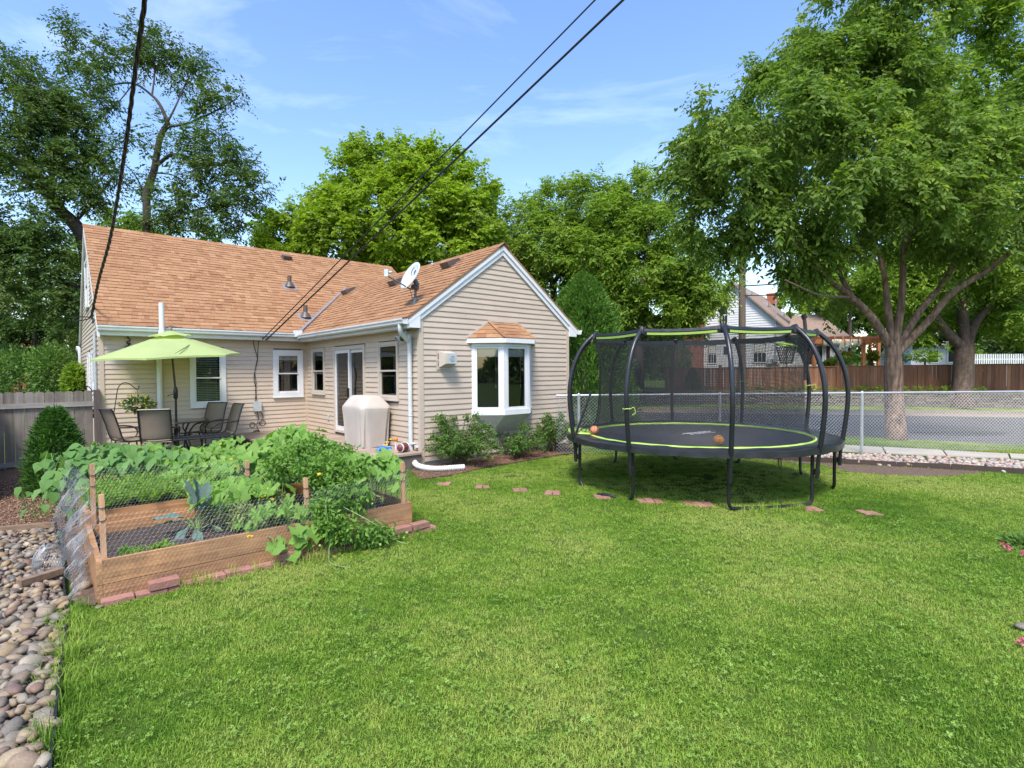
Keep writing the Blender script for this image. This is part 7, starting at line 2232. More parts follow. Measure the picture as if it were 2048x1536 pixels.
lobes = [BL(*a) for a in ((1690, 40, 13, 90, 100), (1790, 20, 13, 90, 90), (1850, 60, 13.3, 38, 70), (1640, 150, 12.5, 70, 80), (1740, 150, 12.4, 110, 80), (1830, 180, 12.6, 70, 80), (1530, 215, 12.0, 55, 50), (1440, 250, 12.0, 85, 55), (1375, 300, 12.2, 60, 45), (1580, 260, 11.6, 110, 70), (1720, 270, 11.5, 110, 70), (1850, 280, 11.6, 100, 70), (1960, 300, 12, 90, 70), (2040, 330, 12.3, 60, 80), (1380, 360, 12.4, 60, 40), (1470, 360, 11.8, 90, 60), (1600, 370, 11.2, 110, 60), (1740, 380, 11, 110, 60), (1870, 390, 11.1, 100, 60), (1990, 410, 11.6, 90, 60), (1430, 430, 12.3, 66, 40), (1540, 445, 11.9, 80, 36), (1680, 465, 12.2, 90, 40), (1450, 490, 12.6, 50, 22), (1600, 515, 12.4, 50, 26), (1650, 545, 12.8, 50, 24), (1600, 560, 13.2, 40, 26), (1640, 596, 13.6, 34, 20), (1930, 470, 12.5, 80, 35), (1800, 460, 13.6, 80, 40), (2080, 440, 12, 50, 60),
    (1600, 200, 15.4, 120, 110), (1760, 260, 15.8, 150, 120), (1480, 350, 15.0, 110, 80), (1900, 330, 15.5, 120, 100), (1650, 420, 15.3, 130, 60), (2040, 200, 14, 40, 60))]
tree('elm_tree', 'large spreading street tree with several forking limbs right of the trampoline', eb, limbs, lobes, 620, 16000, 10, .125, 'leaf_elm', 'bark_pale', 301, droop=.55, twl=.44, wid=.5)
# --- the street tree beyond, on the far verge
D2 = 23.0
b2_ = G(1926, 819)
limbs = [
    ([b2_ + Vector((0, 0, -.2)), AT(1925, 780, D2), AT(1928, 720, D2), AT(1931, 690, D2)], .42, .33),
    (px_path((1931, 700, D2), (1890, 660, D2), (1860, 615, D2), (1800, 560, D2), (1740, 520, D2)), .22, .07),
    (px_path((1931, 695, D2), (1925, 620, D2), (1930, 560, D2), (1950, 450, D2), (1970, 300, D2 - .5), (1975, 150, D2 - 1)), .24, .07),
    (px_path((1932, 700, D2), (1955, 640, D2), (2010, 590, D2), (2060, 550, D2 - 1)), .22, .09),
    (px_path((1970, 300, D2 - .5), (2000, 220, D2 - .7), (2030, 160, D2 - .8)), .09, .04),
]
lobes = [BL(*a) for a in ((1960, 60, 21, 55, 80), (2010, 40, 21, 50, 80), (1990, 160, 21, 60, 60), (2040, 220, 21, 50, 70), (1950, 250, 21.5, 50, 50), (1790, 570, 23, 90, 38), (1900, 520, 22.5, 110, 60), (2000, 520, 22.5, 100, 70), (1830, 620, 24.5, 70, 35), (1990, 620, 24, 80, 40), (2050, 600, 22, 60, 70), (1660, 560, 25, 90, 45), (1920, 420, 23, 100, 60), (1850, 490, 22.5, 60, 40))]
tree('street_tree', 'second street tree with dark forked trunk before the brown fence', b2_, limbs, lobes, 340, 10500, 9, .17, 'leaf_mid', 'bark', 302, droop=.35, twl=.6)
# --- the trees between the house and the street
b3 = G(1279, 808)
D3 = 24.0
limbs = [([b3 + Vector((0, 0, -.2)), AT(1278, 740, D3), AT(1276, 680, D3), AT(1270, 620, D3)], .26, .18),
         (px_path((1272, 650, D3), (1330, 650, D3), (1370, 620, D3), (1395, 575, D3)), .14, .05),
         (px_path((1270, 640, D3), (1230, 580, D3), (1180, 500, D3 + 1)), .14, .05),
         (px_path((1272, 630, D3), (1290, 530, D3), (1300, 420, D3)), .14, .05)]
lobes = [BL(*a) for a in ((1270, 400, 25, 55, 50), (1310, 390, 25, 40, 40), (1230, 450, 25, 70, 60), (1310, 460, 24.5, 75, 60), (1190, 520, 24.5, 70, 55), (1280, 540, 24, 90, 60), (1355, 530, 24, 60, 55), (1375, 595, 23.8, 50, 40), (1408, 570, 23.8, 42, 26), (1440, 560, 24, 36, 22), (1424, 596, 23.6, 22, 18), (1320, 610, 24, 70, 45), (1230, 610, 24.5, 70, 45), (1350, 660, 24.5, 50, 30), (1375, 560, 23.8, 40, 40), (1290, 690, 25, 50, 28))]
tree('shade_tree', 'leafy green tree whose crown rises behind the trampoline and gable', b3, limbs, lobes, 260, 10500, 9, .175, 'leaf_mid', 'bark_dark', 303, droop=.45, twl=.6)
b4 = AT(1110, 742, 27); b4.z = 0
limbs = [([b4, AT(1110, 640, 27), AT(1105, 560, 27)], .24, .16), (px_path((1106, 570, 27), (1070, 500, 27), (1050, 440, 27)), .12, .04), (px_path((1106, 570, 27), (1150, 490, 27), (1160, 410, 27)), .12, .04)]
lobes = [BL(*a) for a in ((1045, 440, 27, 45, 40), (1105, 410, 27, 55, 40), (1165, 400, 26.5, 55, 38), (1030, 510, 27.5, 45, 60), (1090, 490, 26.5, 75, 60), (1170, 480, 26, 70, 55), (1110, 570, 26.5, 80, 50), (1180, 590, 26.5, 70, 55), (1130, 640, 27, 70, 50), (1210, 680, 27, 60, 50))]
tree('shade_tree', 'rounded yellow green tree directly above the gable peak on its right', b4, limbs, lobes, 220, 8200, 9, .185, 'leaf_mid', 'bark_dark', 304, droop=.45, twl=.62)
# --- bright linden behind the roof
D5 = 25.0
b5 = AT(790, 742, D5); b5.z = 0
limbs = [([b5, AT(792, 600, D5), AT(795, 520, D5)], .34, .22), (px_path((795, 530, D5), (720, 450, D5), (690, 380, D5)), .15, .05), (px_path((795, 530, D5), (800, 430, D5), (790, 330, D5)), .16, .05), (px_path((795, 530, D5), (880, 450, D5), (920, 380, D5)), .15, .05), (px_path((795, 540, D5), (680, 500, D5), (590, 460, D5)), .13, .04), (px_path((795, 540, D5), (880, 500, D5), (960, 440, D5)), .12, .04)]
lobes = [BL(*a) for a in ((770, 320, 25, 65, 42), (830, 330, 25, 65, 42), (710, 345, 25, 50, 45), (880, 345, 25, 60, 40), (950, 385, 25, 50, 40), (660, 400, 25, 50, 40), (600, 440, 25.5, 60, 42), (555, 475, 25.5, 48, 40), (740, 400, 24, 90, 55), (850, 400, 24, 90, 55), (935, 450, 24.5, 60, 55), (670, 470, 24, 90, 45), (780, 470, 23.5, 100, 50), (890, 480, 23.8, 80, 50), (985, 430, 26, 28, 45), (600, 510, 24.5, 70, 30), (860, 540, 24, 110, 40), (980, 500, 25, 40, 50), (540, 520, 25, 35, 30))]
tree('linden_tree', 'bright yellow green round crowned tree behind the roofs', b5, limbs, lobes, 320, 12500, 9, .18, 'leaf_linden', 'bark_dark', 305, droop=.30, twl=.6, wid=.62)
# --- tall sparse tree at the left
D6 = 22.0
b6 = AT(290, 745, D6); b6.z = 0
limbs = [(px_path((290, 700, D6), (292, 560, D6), (294, 455, D6), (294, 386, D6), (308, 342, D6), (314, 308, D6), (321, 273, D6), (337, 246, D6)), .30, .17),
         (px_path((337, 248, D6), (321, 212, D6), (304, 191, D6), (267, 167, D6 - .3), (219, 171, D6 - .6), (185, 185, D6 - 1)), .13, .03),
         (px_path((304, 192, D6), (309, 137, D6 + .3), (295, 85, D6 + .5), (285, 60, D6 + .5)), .07, .02),
         (px_path((334, 254, D6), (370, 248, D6), (403, 236, D6 - .3), (461, 205, D6 - .6), (480, 190, D6 - .6)), .10, .03),
         (px_path((326, 262, D6), (350, 215, D6), (375, 160, D6 + .5), (395, 125, D6 + .5)), .08, .02),
         (px_path((314, 330, D6), (345, 309, D6 - .4), (379, 321, D6 - .8), (410, 362, D6 - 1.2), (431, 400, D6 - 1.4)), .13, .04),
         (px_path((379, 321, D6 - .8), (430, 330, D6 - 1), (480, 350, D6 - 1)), .06, .02),
         (px_path((294, 451, D6), (342, 437, D6 - .5), (403, 417, D6 - 1), (461, 407, D6 - 1.2), (510, 420, D6 - 1.2)), .13, .03),
         (px_path((308, 345, D6), (350, 352, D6 - .6), (390, 385, D6 - 1)), .07, .02),
         (px_path((267, 167, D6 - .3), (236, 205, D6 - .8), (205, 230, D6 - 1)), .05, .02),
         (px_path((219, 171, D6 - .6), (190, 130, D6 - .6), (150, 92, D6 - .6), (130, 60, D6 - .6)), .05, .015),
         (px_path((294, 400, D6), (270, 350, D6 + 1), (240, 320, D6 + 1.5)), .07, .02)]
lobes = [BL(*a) for a in ((145, 55, 21.5, 26, 16), (185, 85, 21.5, 34, 22), (220, 120, 21.5, 30, 24), (160, 125, 21.5, 34, 16), (200, 150, 21, 36, 18), (280, 65, 22.5, 22, 24), (310, 105, 22.5, 34, 22), (330, 90, 22.5, 20, 20), (295, 140, 22.5, 22, 22), (385, 125, 22.5, 34, 20), (412, 150, 22.5, 28, 18), (350, 150, 22.5, 20, 26), (450, 190, 21.5, 36, 16), (425, 212, 21.5, 30, 16), (190, 205, 21, 34, 16), (420, 262, 21, 30, 16), (395, 285, 21, 34, 18), (445, 310, 20.8, 40, 22), (485, 320, 20.8, 22, 20), (475, 355, 20.8, 36, 20), (510, 380, 20.8, 28, 18), (430, 350, 20.8, 36, 22), (380, 345, 20.8, 30, 18), (400, 400, 20.8, 40, 20), (480, 410, 20.8, 44, 22), (335, 395, 21.4, 34, 22), (345, 300, 21.4, 32, 16), (300, 300, 21.8, 24, 16), (270, 360, 22, 24, 22), (440, 440, 21, 50, 24), (350, 440, 22, 50, 20), (310, 240, 22, 24, 16), (270, 280, 22.5, 20, 16))]
tree('tall_tree', 'tall sparse dark tree with crooked trunk rising behind the main roof', b6, limbs, lobes, 460, 3500, 8, .145, 'leaf_dark', 'bark_dark', 306, droop=.30, twl=.5, twisty=1.8, sec_r=1.1, ls=.62, group='big dark trees left of the house')
D7 = 17.5
b7 = AT(185, 745, D7); b7.z = 0
limbs = [(px_path((190, 700, D7), (182, 560, D7), (167, 480, D7), (147, 446, D7), (116, 417, D7 - .2), (99, 386, D7 - .3), (68, 345, D7 - .5), (34, 325, D7 - .7), (-20, 288, D7 - 1), (-80, 240, D7 - 1.2)), .32, .13),
         (px_path((99, 386, D7 - .3), (110, 330, D7), (150, 270, D7 + .4), (170, 220, D7 + .6)), .10, .03),
         (px_path((68, 345, D7 - .5), (40, 280, D7), (30, 200, D7 + .3), (40, 140, D7 + .3)), .10, .03),
         (px_path((182, 590, D7), (120, 560, D7 - .5), (60, 545, D7 - .8), (0, 530, D7 - 1)), .15, .06),
         (px_path((147, 446, D7), (190, 400, D7 + .5), (230, 350, D7 + .8)), .09, .03)]
lobes = [BL(*a) for a in ((15, 130, 17, 40, 26), (55, 165, 17, 44, 26), (90, 190, 17, 44, 26), (40, 220, 16.6, 50, 28), (120, 235, 17.4, 44, 26), (20, 290, 16.4, 50, 30), (80, 280, 16.8, 50, 28), (160, 270, 17.6, 40, 26), (200, 300, 17.8, 40, 24), (130, 320, 17.2, 50, 28), (190, 350, 17.6, 44, 24), (40, 370, 16.4, 48, 28), (100, 350, 16.8, 44, 22), (150, 390, 17, 40, 22), (20, 440, 16.2, 44, 36), (80, 450, 16.4, 46, 28), (215, 390, 17.6, 30, 24), (30, 510, 16, 50, 34), (100, 520, 16.4, 46, 28), (20, 590, 16, 46, 34), (90, 590, 16.4, 50, 30), (145, 580, 17, 30, 40), (-40, 300, 16, 50, 80), (-40, 500, 16, 50, 80))]
tree('tall_tree', 'big dark tree leaning left over the grey fence, with a thick diagonal limb', b7, limbs, lobes, 440, 6000, 9, .12, 'leaf_dark', 'bark_dark', 307, droop=.35, twl=.46, twisty=1.4, ls=.82, group='big dark trees left of the house')
# lighter, smaller trees filling the gap below
def filler(label, px, d, lobes, mat, seed, ntw, leaf=.16, name='background_tree', bark='bark_dark', nsec=90, group='background trees', **kw):
    b = AT(px, 742, d); b.z = 0
    cy = min(l[1] for l in lobes)
    tree(name, label, b, [([b, AT(px, 742 - (742 - cy) * .35, d), AT(px, 742 - (742 - cy) * .7, d)], .18, .06)], [BL(*l) for l in lobes], nsec, ntw, 9, leaf, mat, bark, seed, group=group, **kw)
filler('light green small tree between the two dark trees above the roof edge', 250, 26, [(250, 440, 26, 50, 30), (310, 450, 26, 40, 24), (220, 500, 26, 60, 50), (140, 560, 26, 50, 60), (400, 470, 26, 70, 24), (160, 640, 25, 40, 50)], 'leaf_mid', 321, 2200)
filler('dark tree low behind the grey fence at the far left', 70, 21, [(20, 620, 21, 60, 60), (90, 660, 21, 60, 40), (150, 690, 20, 30, 60), (0, 700, 21, 60, 40)], 'leaf_dark', 322, 2400, .15)
filler('dark green tree low between gable and trampoline', 1230, 30, [(1200, 620, 30, 70, 60), (1280, 660, 30, 80, 50), (1180, 700, 30, 60, 50), (1330, 710, 30, 60, 34)], 'leaf_dark', 323, 2400, .19)
filler('dark green tree behind the pergola', 1740, 40, [(1700, 620, 40, 80, 44), (1780, 640, 40, 70, 40), (1650, 660, 42, 40, 26), (1760, 690, 38, 50, 24)], 'leaf_dark', 324, 2000, .26)
filler('green tree behind the grey house at the right', 1990, 42, [(1950, 620, 44, 70, 44), (2040, 640, 42, 70, 60), (1990, 690, 40, 80, 28), (2080, 560, 44, 60, 60)], 'leaf_mid', 325, 2200, .26)
filler('yellow green tree far behind the white house', 1580, 52, [(1600, 590, 52, 50, 34), (1650, 600, 52, 60, 44), (1700, 560, 52, 80, 44), (1560, 640, 54, 40, 24)], 'leaf_linden', 326, 1700, .32)
filler('pale green tree far off to the right', 1880, 60, [(1850, 600, 60, 90, 54), (1930, 570, 60, 90, 60), (1800, 560, 60, 60, 50)], 'leaf_linden', 327, 1800, .36)
filler('dense dark tree behind the second street tree, right of its trunk', 2000, 34, [(1880, 590, 34, 60, 50), (1960, 600, 33, 70, 60), (2040, 620, 32, 60, 70), (1880, 660, 34, 60, 30), (1980, 680, 33, 70, 28), (2070, 680, 32, 50, 40), (1950, 520, 34, 80, 40), (1930, 690, 35, 60, 24), (2030, 690, 34, 60, 26), (1850, 690, 36, 50, 20)], 'leaf_dark', 328, 7000, .22)
filler('leafy green tree directly behind the elm limbs', 1700, 33, [(1640, 560, 33, 60, 50), (1700, 540, 33, 70, 50), (1780, 540, 33, 60, 50), (1840, 560, 33, 60, 50), (1620, 620, 33, 40, 26), (1700, 610, 34, 50, 40), (1780, 620, 34, 50, 40), (1840, 640, 34, 40, 40)], 'leaf_mid', 329, 4600, .21)
# far wood that reads as one mass
rg = np.random.default_rng(333)
n = 40000
ang = rg.uniform(-180, 180, n); dist = rg.uniform(62, 80, n)
hgt = (5.0 + 2.2 * np.sin(ang * .31) + 1.6 * np.sin(ang * .83 + 1)) * rg.uniform(0, 1, n) ** .7
P_ = np.stack([np.sin(np.radians(ang)) * dist, np.cos(np.radians(ang)) * dist, hgt], 1)
leaf_cloud('far_wood', P_, rg.normal(0, 1, (n, 3)) + np.array([0, -.5, 0]), 1.1, MAT['leaf_dark'], None, 334, .7, kind='stuff')
# --- arborvitae at the house corner, shrubs behind the grey fence
def cone_shrub(name, label, base, h, r, n, leaf, mat, seed, wid=.3, cat='shrub', top=1.5, group=None):
    rg = np.random.default_rng(seed); t = empty(name, base, 0, None, label, cat, group)
    hh = rg.uniform(0, 1, n) ** .9; an = rg.uniform(0, 6.283, n)
    lob = 1 + .13 * np.sin(5 * an + 9 * hh) + .11 * np.sin(11 * an - 14 * hh) + .10 * np.sin(7 * an + 31 * hh) * np.sin(3 * an - 17 * hh)
    rad = r * (1 - hh ** top) ** .8 * lob * rg.uniform(.35, 1, n) ** .4
    P = np.stack([rad * np.cos(an), rad * np.sin(an), .03 + hh * h], 1)
    leaf_cloud('foliage', P, np.stack([np.cos(an) * .6, np.sin(an) * .6, np.full(n, .75)], 1) + rg.normal(0, .35, (n, 3)), leaf, MAT[mat], t, seed, wid)
    MB().tube([(0, 0, -.1), (0, 0, h * .7)], [r * .12, r * .03], 7).obj('trunk', MAT['bark_dark'], t)
    return t
cone_shrub('arborvitae', 'tall dense arborvitae at the right corner of the gable wall', (AT(1166, 742, 13.6).x, 13.6, 0), 4.10, 1.12, 30000, .12, 'leaf_cedar', 341, top=3.4)
cone_shrub('arborvitae', 'lower arborvitae behind the left side of the trampoline', (AT(1225, 742, 15.2).x, 15.2, 0), 2.5, .75, 11000, .11, 'leaf_cedar', 342, top=2.2)
for i, (px, d, rx, ry, cy, mat, lab) in enumerate(((40, 15.6, 75, 40, 752, 'leaf_shrub', 'broad green shrub behind the grey fence at the far left'), (105, 15.2, 45, 42, 748, 'leaf_shrub', 'light topped shrub behind the middle of the grey fence'), (150, 14.8, 22, 26, 772, 'leaf_mid', 'small yellowish shrub behind the fence beside the house'), (5, 17, 40, 34, 735, 'leaf_dark', 'dark shrub at the left picture edge behind the fence'))):
    c = AT(px, cy, d); t = empty('background_shrub', (c.x, c.y, -.2), 0, None, lab, 'shrub', 'shrubs behind the grey fence')
    k = d / F_PX
    P_, D_ = ball_pts(rg, 2600, (0, 0, c.z + .2), (rx * k, rx * k * .8, ry * k + .3), .5)
    leaf_cloud('foliage', P_, D_ + rg.normal(0, .5, P_.shape), .11, MAT[mat], t, 350 + i, .5)
    MB().tube([(0, 0, 0), (0, 0, c.z)], .04, 6).obj('trunk', MAT['bark_dark'], t)
# ================================================================== STONE WALL, BROWN FENCE
WA, WB = G(1160, 806.5), G(2300, 823)
wdir = (WB - WA); wlen = wdir.length; wdir.normalize(); wn_ = Vector((-wdir.y, wdir.x, 0))
swl = empty('stone_wall', WA, math.atan2(wdir.y, wdir.x), None, 'dry stacked limestone retaining wall across the street', 'wall')
rg = np.random.default_rng(61)
ST_ = []
z = -.03
for c, h in enumerate((.10, .13, .09, .12, .10, .11, .12)):
    x = rg.uniform(-.3, 0)
    cap = c == 6
    while x < wlen:
        w = rg.uniform(.5, 1.1) if cap else rg.choice([.22, .32, .42, .55, .7])
        ST_.append((x + .014, min(x + w, wlen) - .014, z + .008, z + h - .010 + (0 if cap else rg.uniform(-.016, .008)), rg.uniform(-.06, .035) - (.03 if cap else 0)))
        x += w
    z += h
WTOP = z
def wstone(s):
    x0, x1, z0, z1, y = s
    j = lambda a=.012: rg.uniform(-a, a)
    return [(x0 + j(), y + j(), z0 + j(.006)), (x1 + j(), y + j(), z0 + j(.006)), (x1, .30, z0), (x0, .30, z0), (x0 + j(), y + j(), z1 + j(.008)), (x1 + j(), y + j(), z1 + j(.008)), (x1, .30, z1), (x0, .30, z1)]
ST_.sort(key=lambda s: abs((WA + wdir * s[0]).x - 13.5) + .0)
for s in ST_[:300]: MB().hexa(wstone(s)).obj('stone', MAT['wallstone'], swl)
mb = MB()
for s in ST_[300:]: mb.hexa(wstone(s))
mb.obj('stone', MAT['wallstone'], swl, kind='stuff')
MB().box((-.2, .10, -.1), (wlen + .2, .34, WTOP - .06)).obj('wall_core', MAT['dirt'], swl)
ter = [WA + wn_ * .2, WB + wn_ * .2, WB + wn_ * 30 + wdir * 10, WA + wn_ * 30 - wdir * 6]
sheet('terrace', [(p.x, p.y) for p in ter], MAT['turf'], WTOP - .05, False, kind='structure')
FA, FB = AT(1332, 740, 27.4), AT(2230, 740, 22.3)
FA.z = FB.z = 0
fdir = FB - FA; flen = fdir.length; fdir.normalize()
bf_ = empty('privacy_fence', (FA.x, FA.y, WTOP - .05), math.atan2(fdir.y, fdir.x), None, 'brown stained board fence on top of the stone wall', 'fence')
x = 0
FH = lambda x: 1.13 + .10 * (x / flen)
while x < flen:
    w = .145
    MB().box((x + .006, rg.uniform(-.012, .012), .07), (x + w - .006, .026, FH(x) - .02)).obj('board', MAT['brownwood'], bf_)
    x += w
x = 0; k = 0
while x < flen + .1:
    e = min(x + 2.6, flen)
    MB().box((x - .055, -.05, -.1), (x + .055, .06, FH(x) + .10)).box((x - .085, -.08, FH(x) + .101), (x + .085, .09, FH(x) + .135)).obj('fence_post', MAT['brownwood'], bf_)
    if e > x + .3:
        MB().box((x + .057, -.035, FH(x) - .018), (e - .057, .055, FH(x) + .022)).obj('cap_rail', MAT['brownwood'], bf_)
        MB().box((x + .057, -.03, -.02), (e - .057, .035, .068)).obj('kick_board', MAT['brownwood'], bf_)
    x += 2.6
for px, lab, h in ((1832, 'small dark evergreen in front of the brown fence between the two trunks', 1.0), (1385, 'small evergreen at the left end of the brown fence', 1.05)):
    p = AT(px, 742, 25.0 if px > 1500 else 26.6); cone_shrub('small_evergreen', lab, (p.x, p.y, WTOP - .05), h, .42, 2600, .10, 'leaf_yew', 360 + px, top=1.6, group='small evergreens on the terrace')
wl_ = []
for px in np.r_[np.linspace(1560, 2040, 22), 1850, 1900, 1990, 1700, 1480]:
    q = WA + wdir * ((px - 1160) / 1140 * wlen) 
    c = Vector((q.x, q.y, WTOP)) + wn_ * rg.uniform(.1, .7); s = rg.uniform(.07, .2)
    P_, D_ = ball_pts(rg, 60, (c.x, c.y, c.z + s * .4), (s * 1.3, s, s * .8)); wl_.append((P_, D_))
leaf_cloud('terrace_weeds', np.concatenate([a for a, b in wl_]), np.concatenate([b for a, b in wl_]), .12, MAT['leaf_mid'], None, 371, .5, kind='stuff')
# utility pole and its cables
up_ = AT(1484, 742, 25.4); up_.z = WTOP - .1
po = empty('utility_pole', up_, 0, None, 'brown wooden utility pole in front of the white house', 'utility pole')
MB().tube([(0, 0, 0), (0, 0, 5), (0, 0, 8.8)], [.17, .155, .13], 12).obj('pole', MAT['polewood'], po, True)
MB().beam((-.9, -.16, 8.2), (.9, -.16, 8.2), .10, .12).obj('crossarm', MAT['polewood'], po)
for k, (z, sag, lab) in enumerate(((AT(1490, 573, 25.4).z, .25, 'upper black utility cable running right from the pole'), (AT(1490, 592, 25.4).z, .45, 'lower black utility cable running right from the pole'))):
    A = Vector((up_.x, up_.y - .14, z)); B = AT(2150, 500 + k * 25, 30)
    o = MB().tube([A.lerp(B, t) - Vector((0, 0, sag * 4 * t * (1 - t))) - A for t in np.linspace(0, 1, 20)], .03 if k == 0 else .022, 5).obj('utility_cable', MAT['cable'], None, True, label=lab, cat='cable', group='cables on the utility pole'); o.location = A
# ================================================================== HOUSES ACROSS THE STREET
MAT['whitesiding'] = M('white_siding', (.66, .67, .67), .5, noise=(2, .05))
MAT['brownroof'] = M('brown_roof', [(.22, .155, .115), (.26, .185, .14), (.19, .135, .10)], .95, noise=(8, .2))
def brick_mat(name):
    m = bpy.data.materials.new(name); m.use_nodes = True; nt = m.node_tree; N, L = nt.nodes, nt.links
    bt = N.new('ShaderNodeTexBrick'); bt.inputs['Color1'].default_value = (.30, .085, .045, 1); bt.inputs['Color2'].default_value = (.20, .06, .035, 1); bt.inputs['Mortar'].default_value = (.30, .23, .19, 1)
    bt.inputs['Scale'].default_value = 4.6; bt.inputs['Mortar Size'].default_value = .014; bt.inputs['Brick Width'].default_value = .9; bt.inputs['Row Height'].default_value = .32
    tc = N.new('ShaderNodeTexCoord'); mp = N.new('ShaderNodeMapping'); mp.inputs['Rotation'].default_value = (R(90), 0, 0)
    L.new(tc.outputs['Object'], mp.inputs['Vector']); L.new(mp.outputs[0], bt.inputs['Vector']); L.new(bt.outputs['Color'], N['Principled BSDF'].inputs['Base Color']); N['Principled BSDF'].inputs['Roughness'].default_value = .9
    return m
MAT['bricks'] = brick_mat('brick_wall')
WHD = 34.0
wo = AT(1412, 742, WHD); wo.z = 0
wa = -R(37)
wh = empty('white_house', (wo.x, wo.y, WTOP - .1), wa, None, 'white clapboard house with brown roof and brick chimney across the street', 'house')
ca, sa = math.cos(wa), math.sin(wa)
def wpt(px, py, off=0.0):                # on the gable plane, in the house's own axes
    r = ray(px, py); n_ = np.array([-sa * -1, 0]); N2 = np.array([sa, -ca])
    o2 = np.array([0 - wo.x, 0 - wo.y]); t = (-off - 0 + 0) if False else None
    den = r[:2] @ N2; t = (off - (o2 @ N2)) / den
    q = o2 + r[:2] * t
    return q[0] * ca + q[1] * sa, CAM_H + r[2] * t - (WTOP - .1)
gx0 = wpt(1372, 700)[0]; gx1, gz1 = wpt(1566, 652); ax_, az_ = wpt(1476, 565)
gm = (gx0 + gx1) / 2; ax_ = gm
slope_ = (az_ - gz1) / (gx1 - gm)
HD = 9.0
w_ = MB()
lap = .15; z = 0.0
while z < az_ - .1:
    h1 = min(z + lap, az_ - .02)
    f0 = 0 if z < gz1 else (z - gz1) / slope_; f1 = 0 if h1 < gz1 else (h1 - gz1) / slope_
    w_.add([(gx0 + f0, -.025, z), (gx1 - f0, -.025, z), (gx1 - f1, 0, h1), (gx0 + f1, 0, h1), (gx0 + f0, .05, z), (gx1 - f0, .05, z), (gx1 - f1, .05, h1), (gx0 + f1, .05, h1)], [(0, 1, 2, 3), (0, 4, 5, 1), (7, 6, 5, 4), (1, 5, 6, 2), (0, 3, 7, 4)])
    z += lap
w_.box((gx1 - .05, .05, 0), (gx1, HD, gz1)); w_.box((gx0, .05, 0), (gx0 + .05, HD, gz1))
w_.obj('wall', MAT['whitesiding'], wh)
rf = MB()
for sg in (-1, 1):
    xe = gx0 - .25 if sg < 0 else gx1 + .25
    ze = gz1 - .25 * slope_
    rf.hexa([(ax_, -.25, az_), (xe, -.25, ze), (xe, HD, ze), (ax_, HD, az_), (ax_, -.25, az_ + .12), (xe, -.25, ze + .12), (xe, HD, ze + .12), (ax_, HD, az_ + .12)])
rfo = rf.obj('roof', MAT['brownroof'], wh)
for px, py in ((1490, 594), (1518, 588), (1563, 618)):
    x_, z_ = wpt(px, py)
for (xx, yy) in ((.25, 1.2), (.45, 3.2), (.6, 6.0)):
    px_ = ax_ + xx * (gx1 - ax_); zz = az_ - slope_ * (px_ - ax_) + .12
    MB().box((px_ - .16, yy - .2, zz - .1), (px_ + .16, yy + .2, zz + .16)).obj('roof_vent', MAT['galv'], rfo)
MB().box((ax_ + .4, HD - 1.2, az_ - .6), (ax_ + 1.0, HD - .4, az_ + .12)).box((ax_ + .35, HD - 1.25, az_ + .121), (ax_ + 1.05, HD - .35, az_ + .2)).obj('chimney', MAT['redbrick'], rfo)
cx0, _ = wpt(1356, 700); cx1, _ = wpt(1408, 700)
MB().box((cx0, -.75, -.3), (cx1, -.03, 5.2)).box((cx0 + .2, -.70, 5.2), (cx1 - .2, -.10, az_ + 1.5)).obj('chimney', MAT['bricks'], wh)
MAT['whframe'] = MAT['trim']
def wwin(x0, z0, x1, z1, name='window', rows=2, cols=3, dark=False):
    f = MB(); t = .07
    f.box((x0 - t, -.06, z0 - t), (x0, -.026, z1 + t)); f.box((x1, -.06, z0 - t), (x1 + t, -.026, z1 + t)); f.box((x0, -.06, z1), (x1, -.026, z1 + t)); f.box((x0, -.06, z0 - t), (x1, -.026, z0))
    fo = f.obj(name, MAT['trim'], wh)
    zm = (z0 + z1) / 2
    MB().add([(x0, -.03, z0), (x1, -.03, z0), (x1, -.03, z1), (x0, -.03, z1)], [(0, 1, 2, 3)]).obj('pane', MAT['darkglass'], fo)
    m = MB(); m.box((x0, -.045, zm - .03), (x1, -.0305, zm + .03))
    for k in range(1, cols): xx = x0 + (x1 - x0) * k / cols; m.box((xx - .015, -.043, z0), (xx + .015, -.031, zm))
    m.obj('muntin', MAT['trim'] if not dark else MAT['black'], fo)
    if rows: MB().add([(x0 + .03, -.0302, zm + .05), (x1 - .03, -.0302, zm + .05), (x1 - .03, -.0302, z1 - .02), (x0 + .03, -.0302, z1 - .02)], [(0, 1, 2, 3)]).obj('curtain', MAT['blind'], fo)
    return fo
MAT['darkglass'] = M('dark_glass', (.025, .028, .032), .06, spec=.6)
for (a, b, c, d, r_, cols) in ((1439, 648, 1455, 612, 0, 3), (1417, 726, 1433, 690, 1, 3), (1508, 724, 1532, 686, 1, 3)):
    x0, z0 = wpt(a, b); x1, z1 = wpt(c, d); wwin(x0, z0, x1, z1, 'window', r_, cols)
x0, z0 = wpt(1446, 738); x1, z1 = wpt(1464, 688)
dr = MB().box((x0 - .15, -.06, max(z0, 0)), (x1 + .15, -.026, z1 + .1)).obj('door', MAT['trim'], wh); MB().box((x0 + .06, -.075, z0 + .9), (x1 - .06, -.0605, z1 - .15)).obj('door_pane', MAT['darkglass'], dr)
x0, z0 = wpt(1536, 727); x1, z1 = wpt(1546, 718); MB().box((x0, -.4, z0), (x1, -.03, z1)).obj('air_conditioner', MAT['greyplastic'], wh)
x0, z0 = wpt(1548, 724); x1, z1 = wpt(1556, 713); mt = MB().box((x0, -.2, z0), (x1, -.03, z1)); mt.tube([((x0 + x1) / 2, -.1, z1), ((x0 + x1) / 2, -.1, gz1 + 1.6)], .035, 6); mt.obj('electric_meter', MAT['galv'], wh)
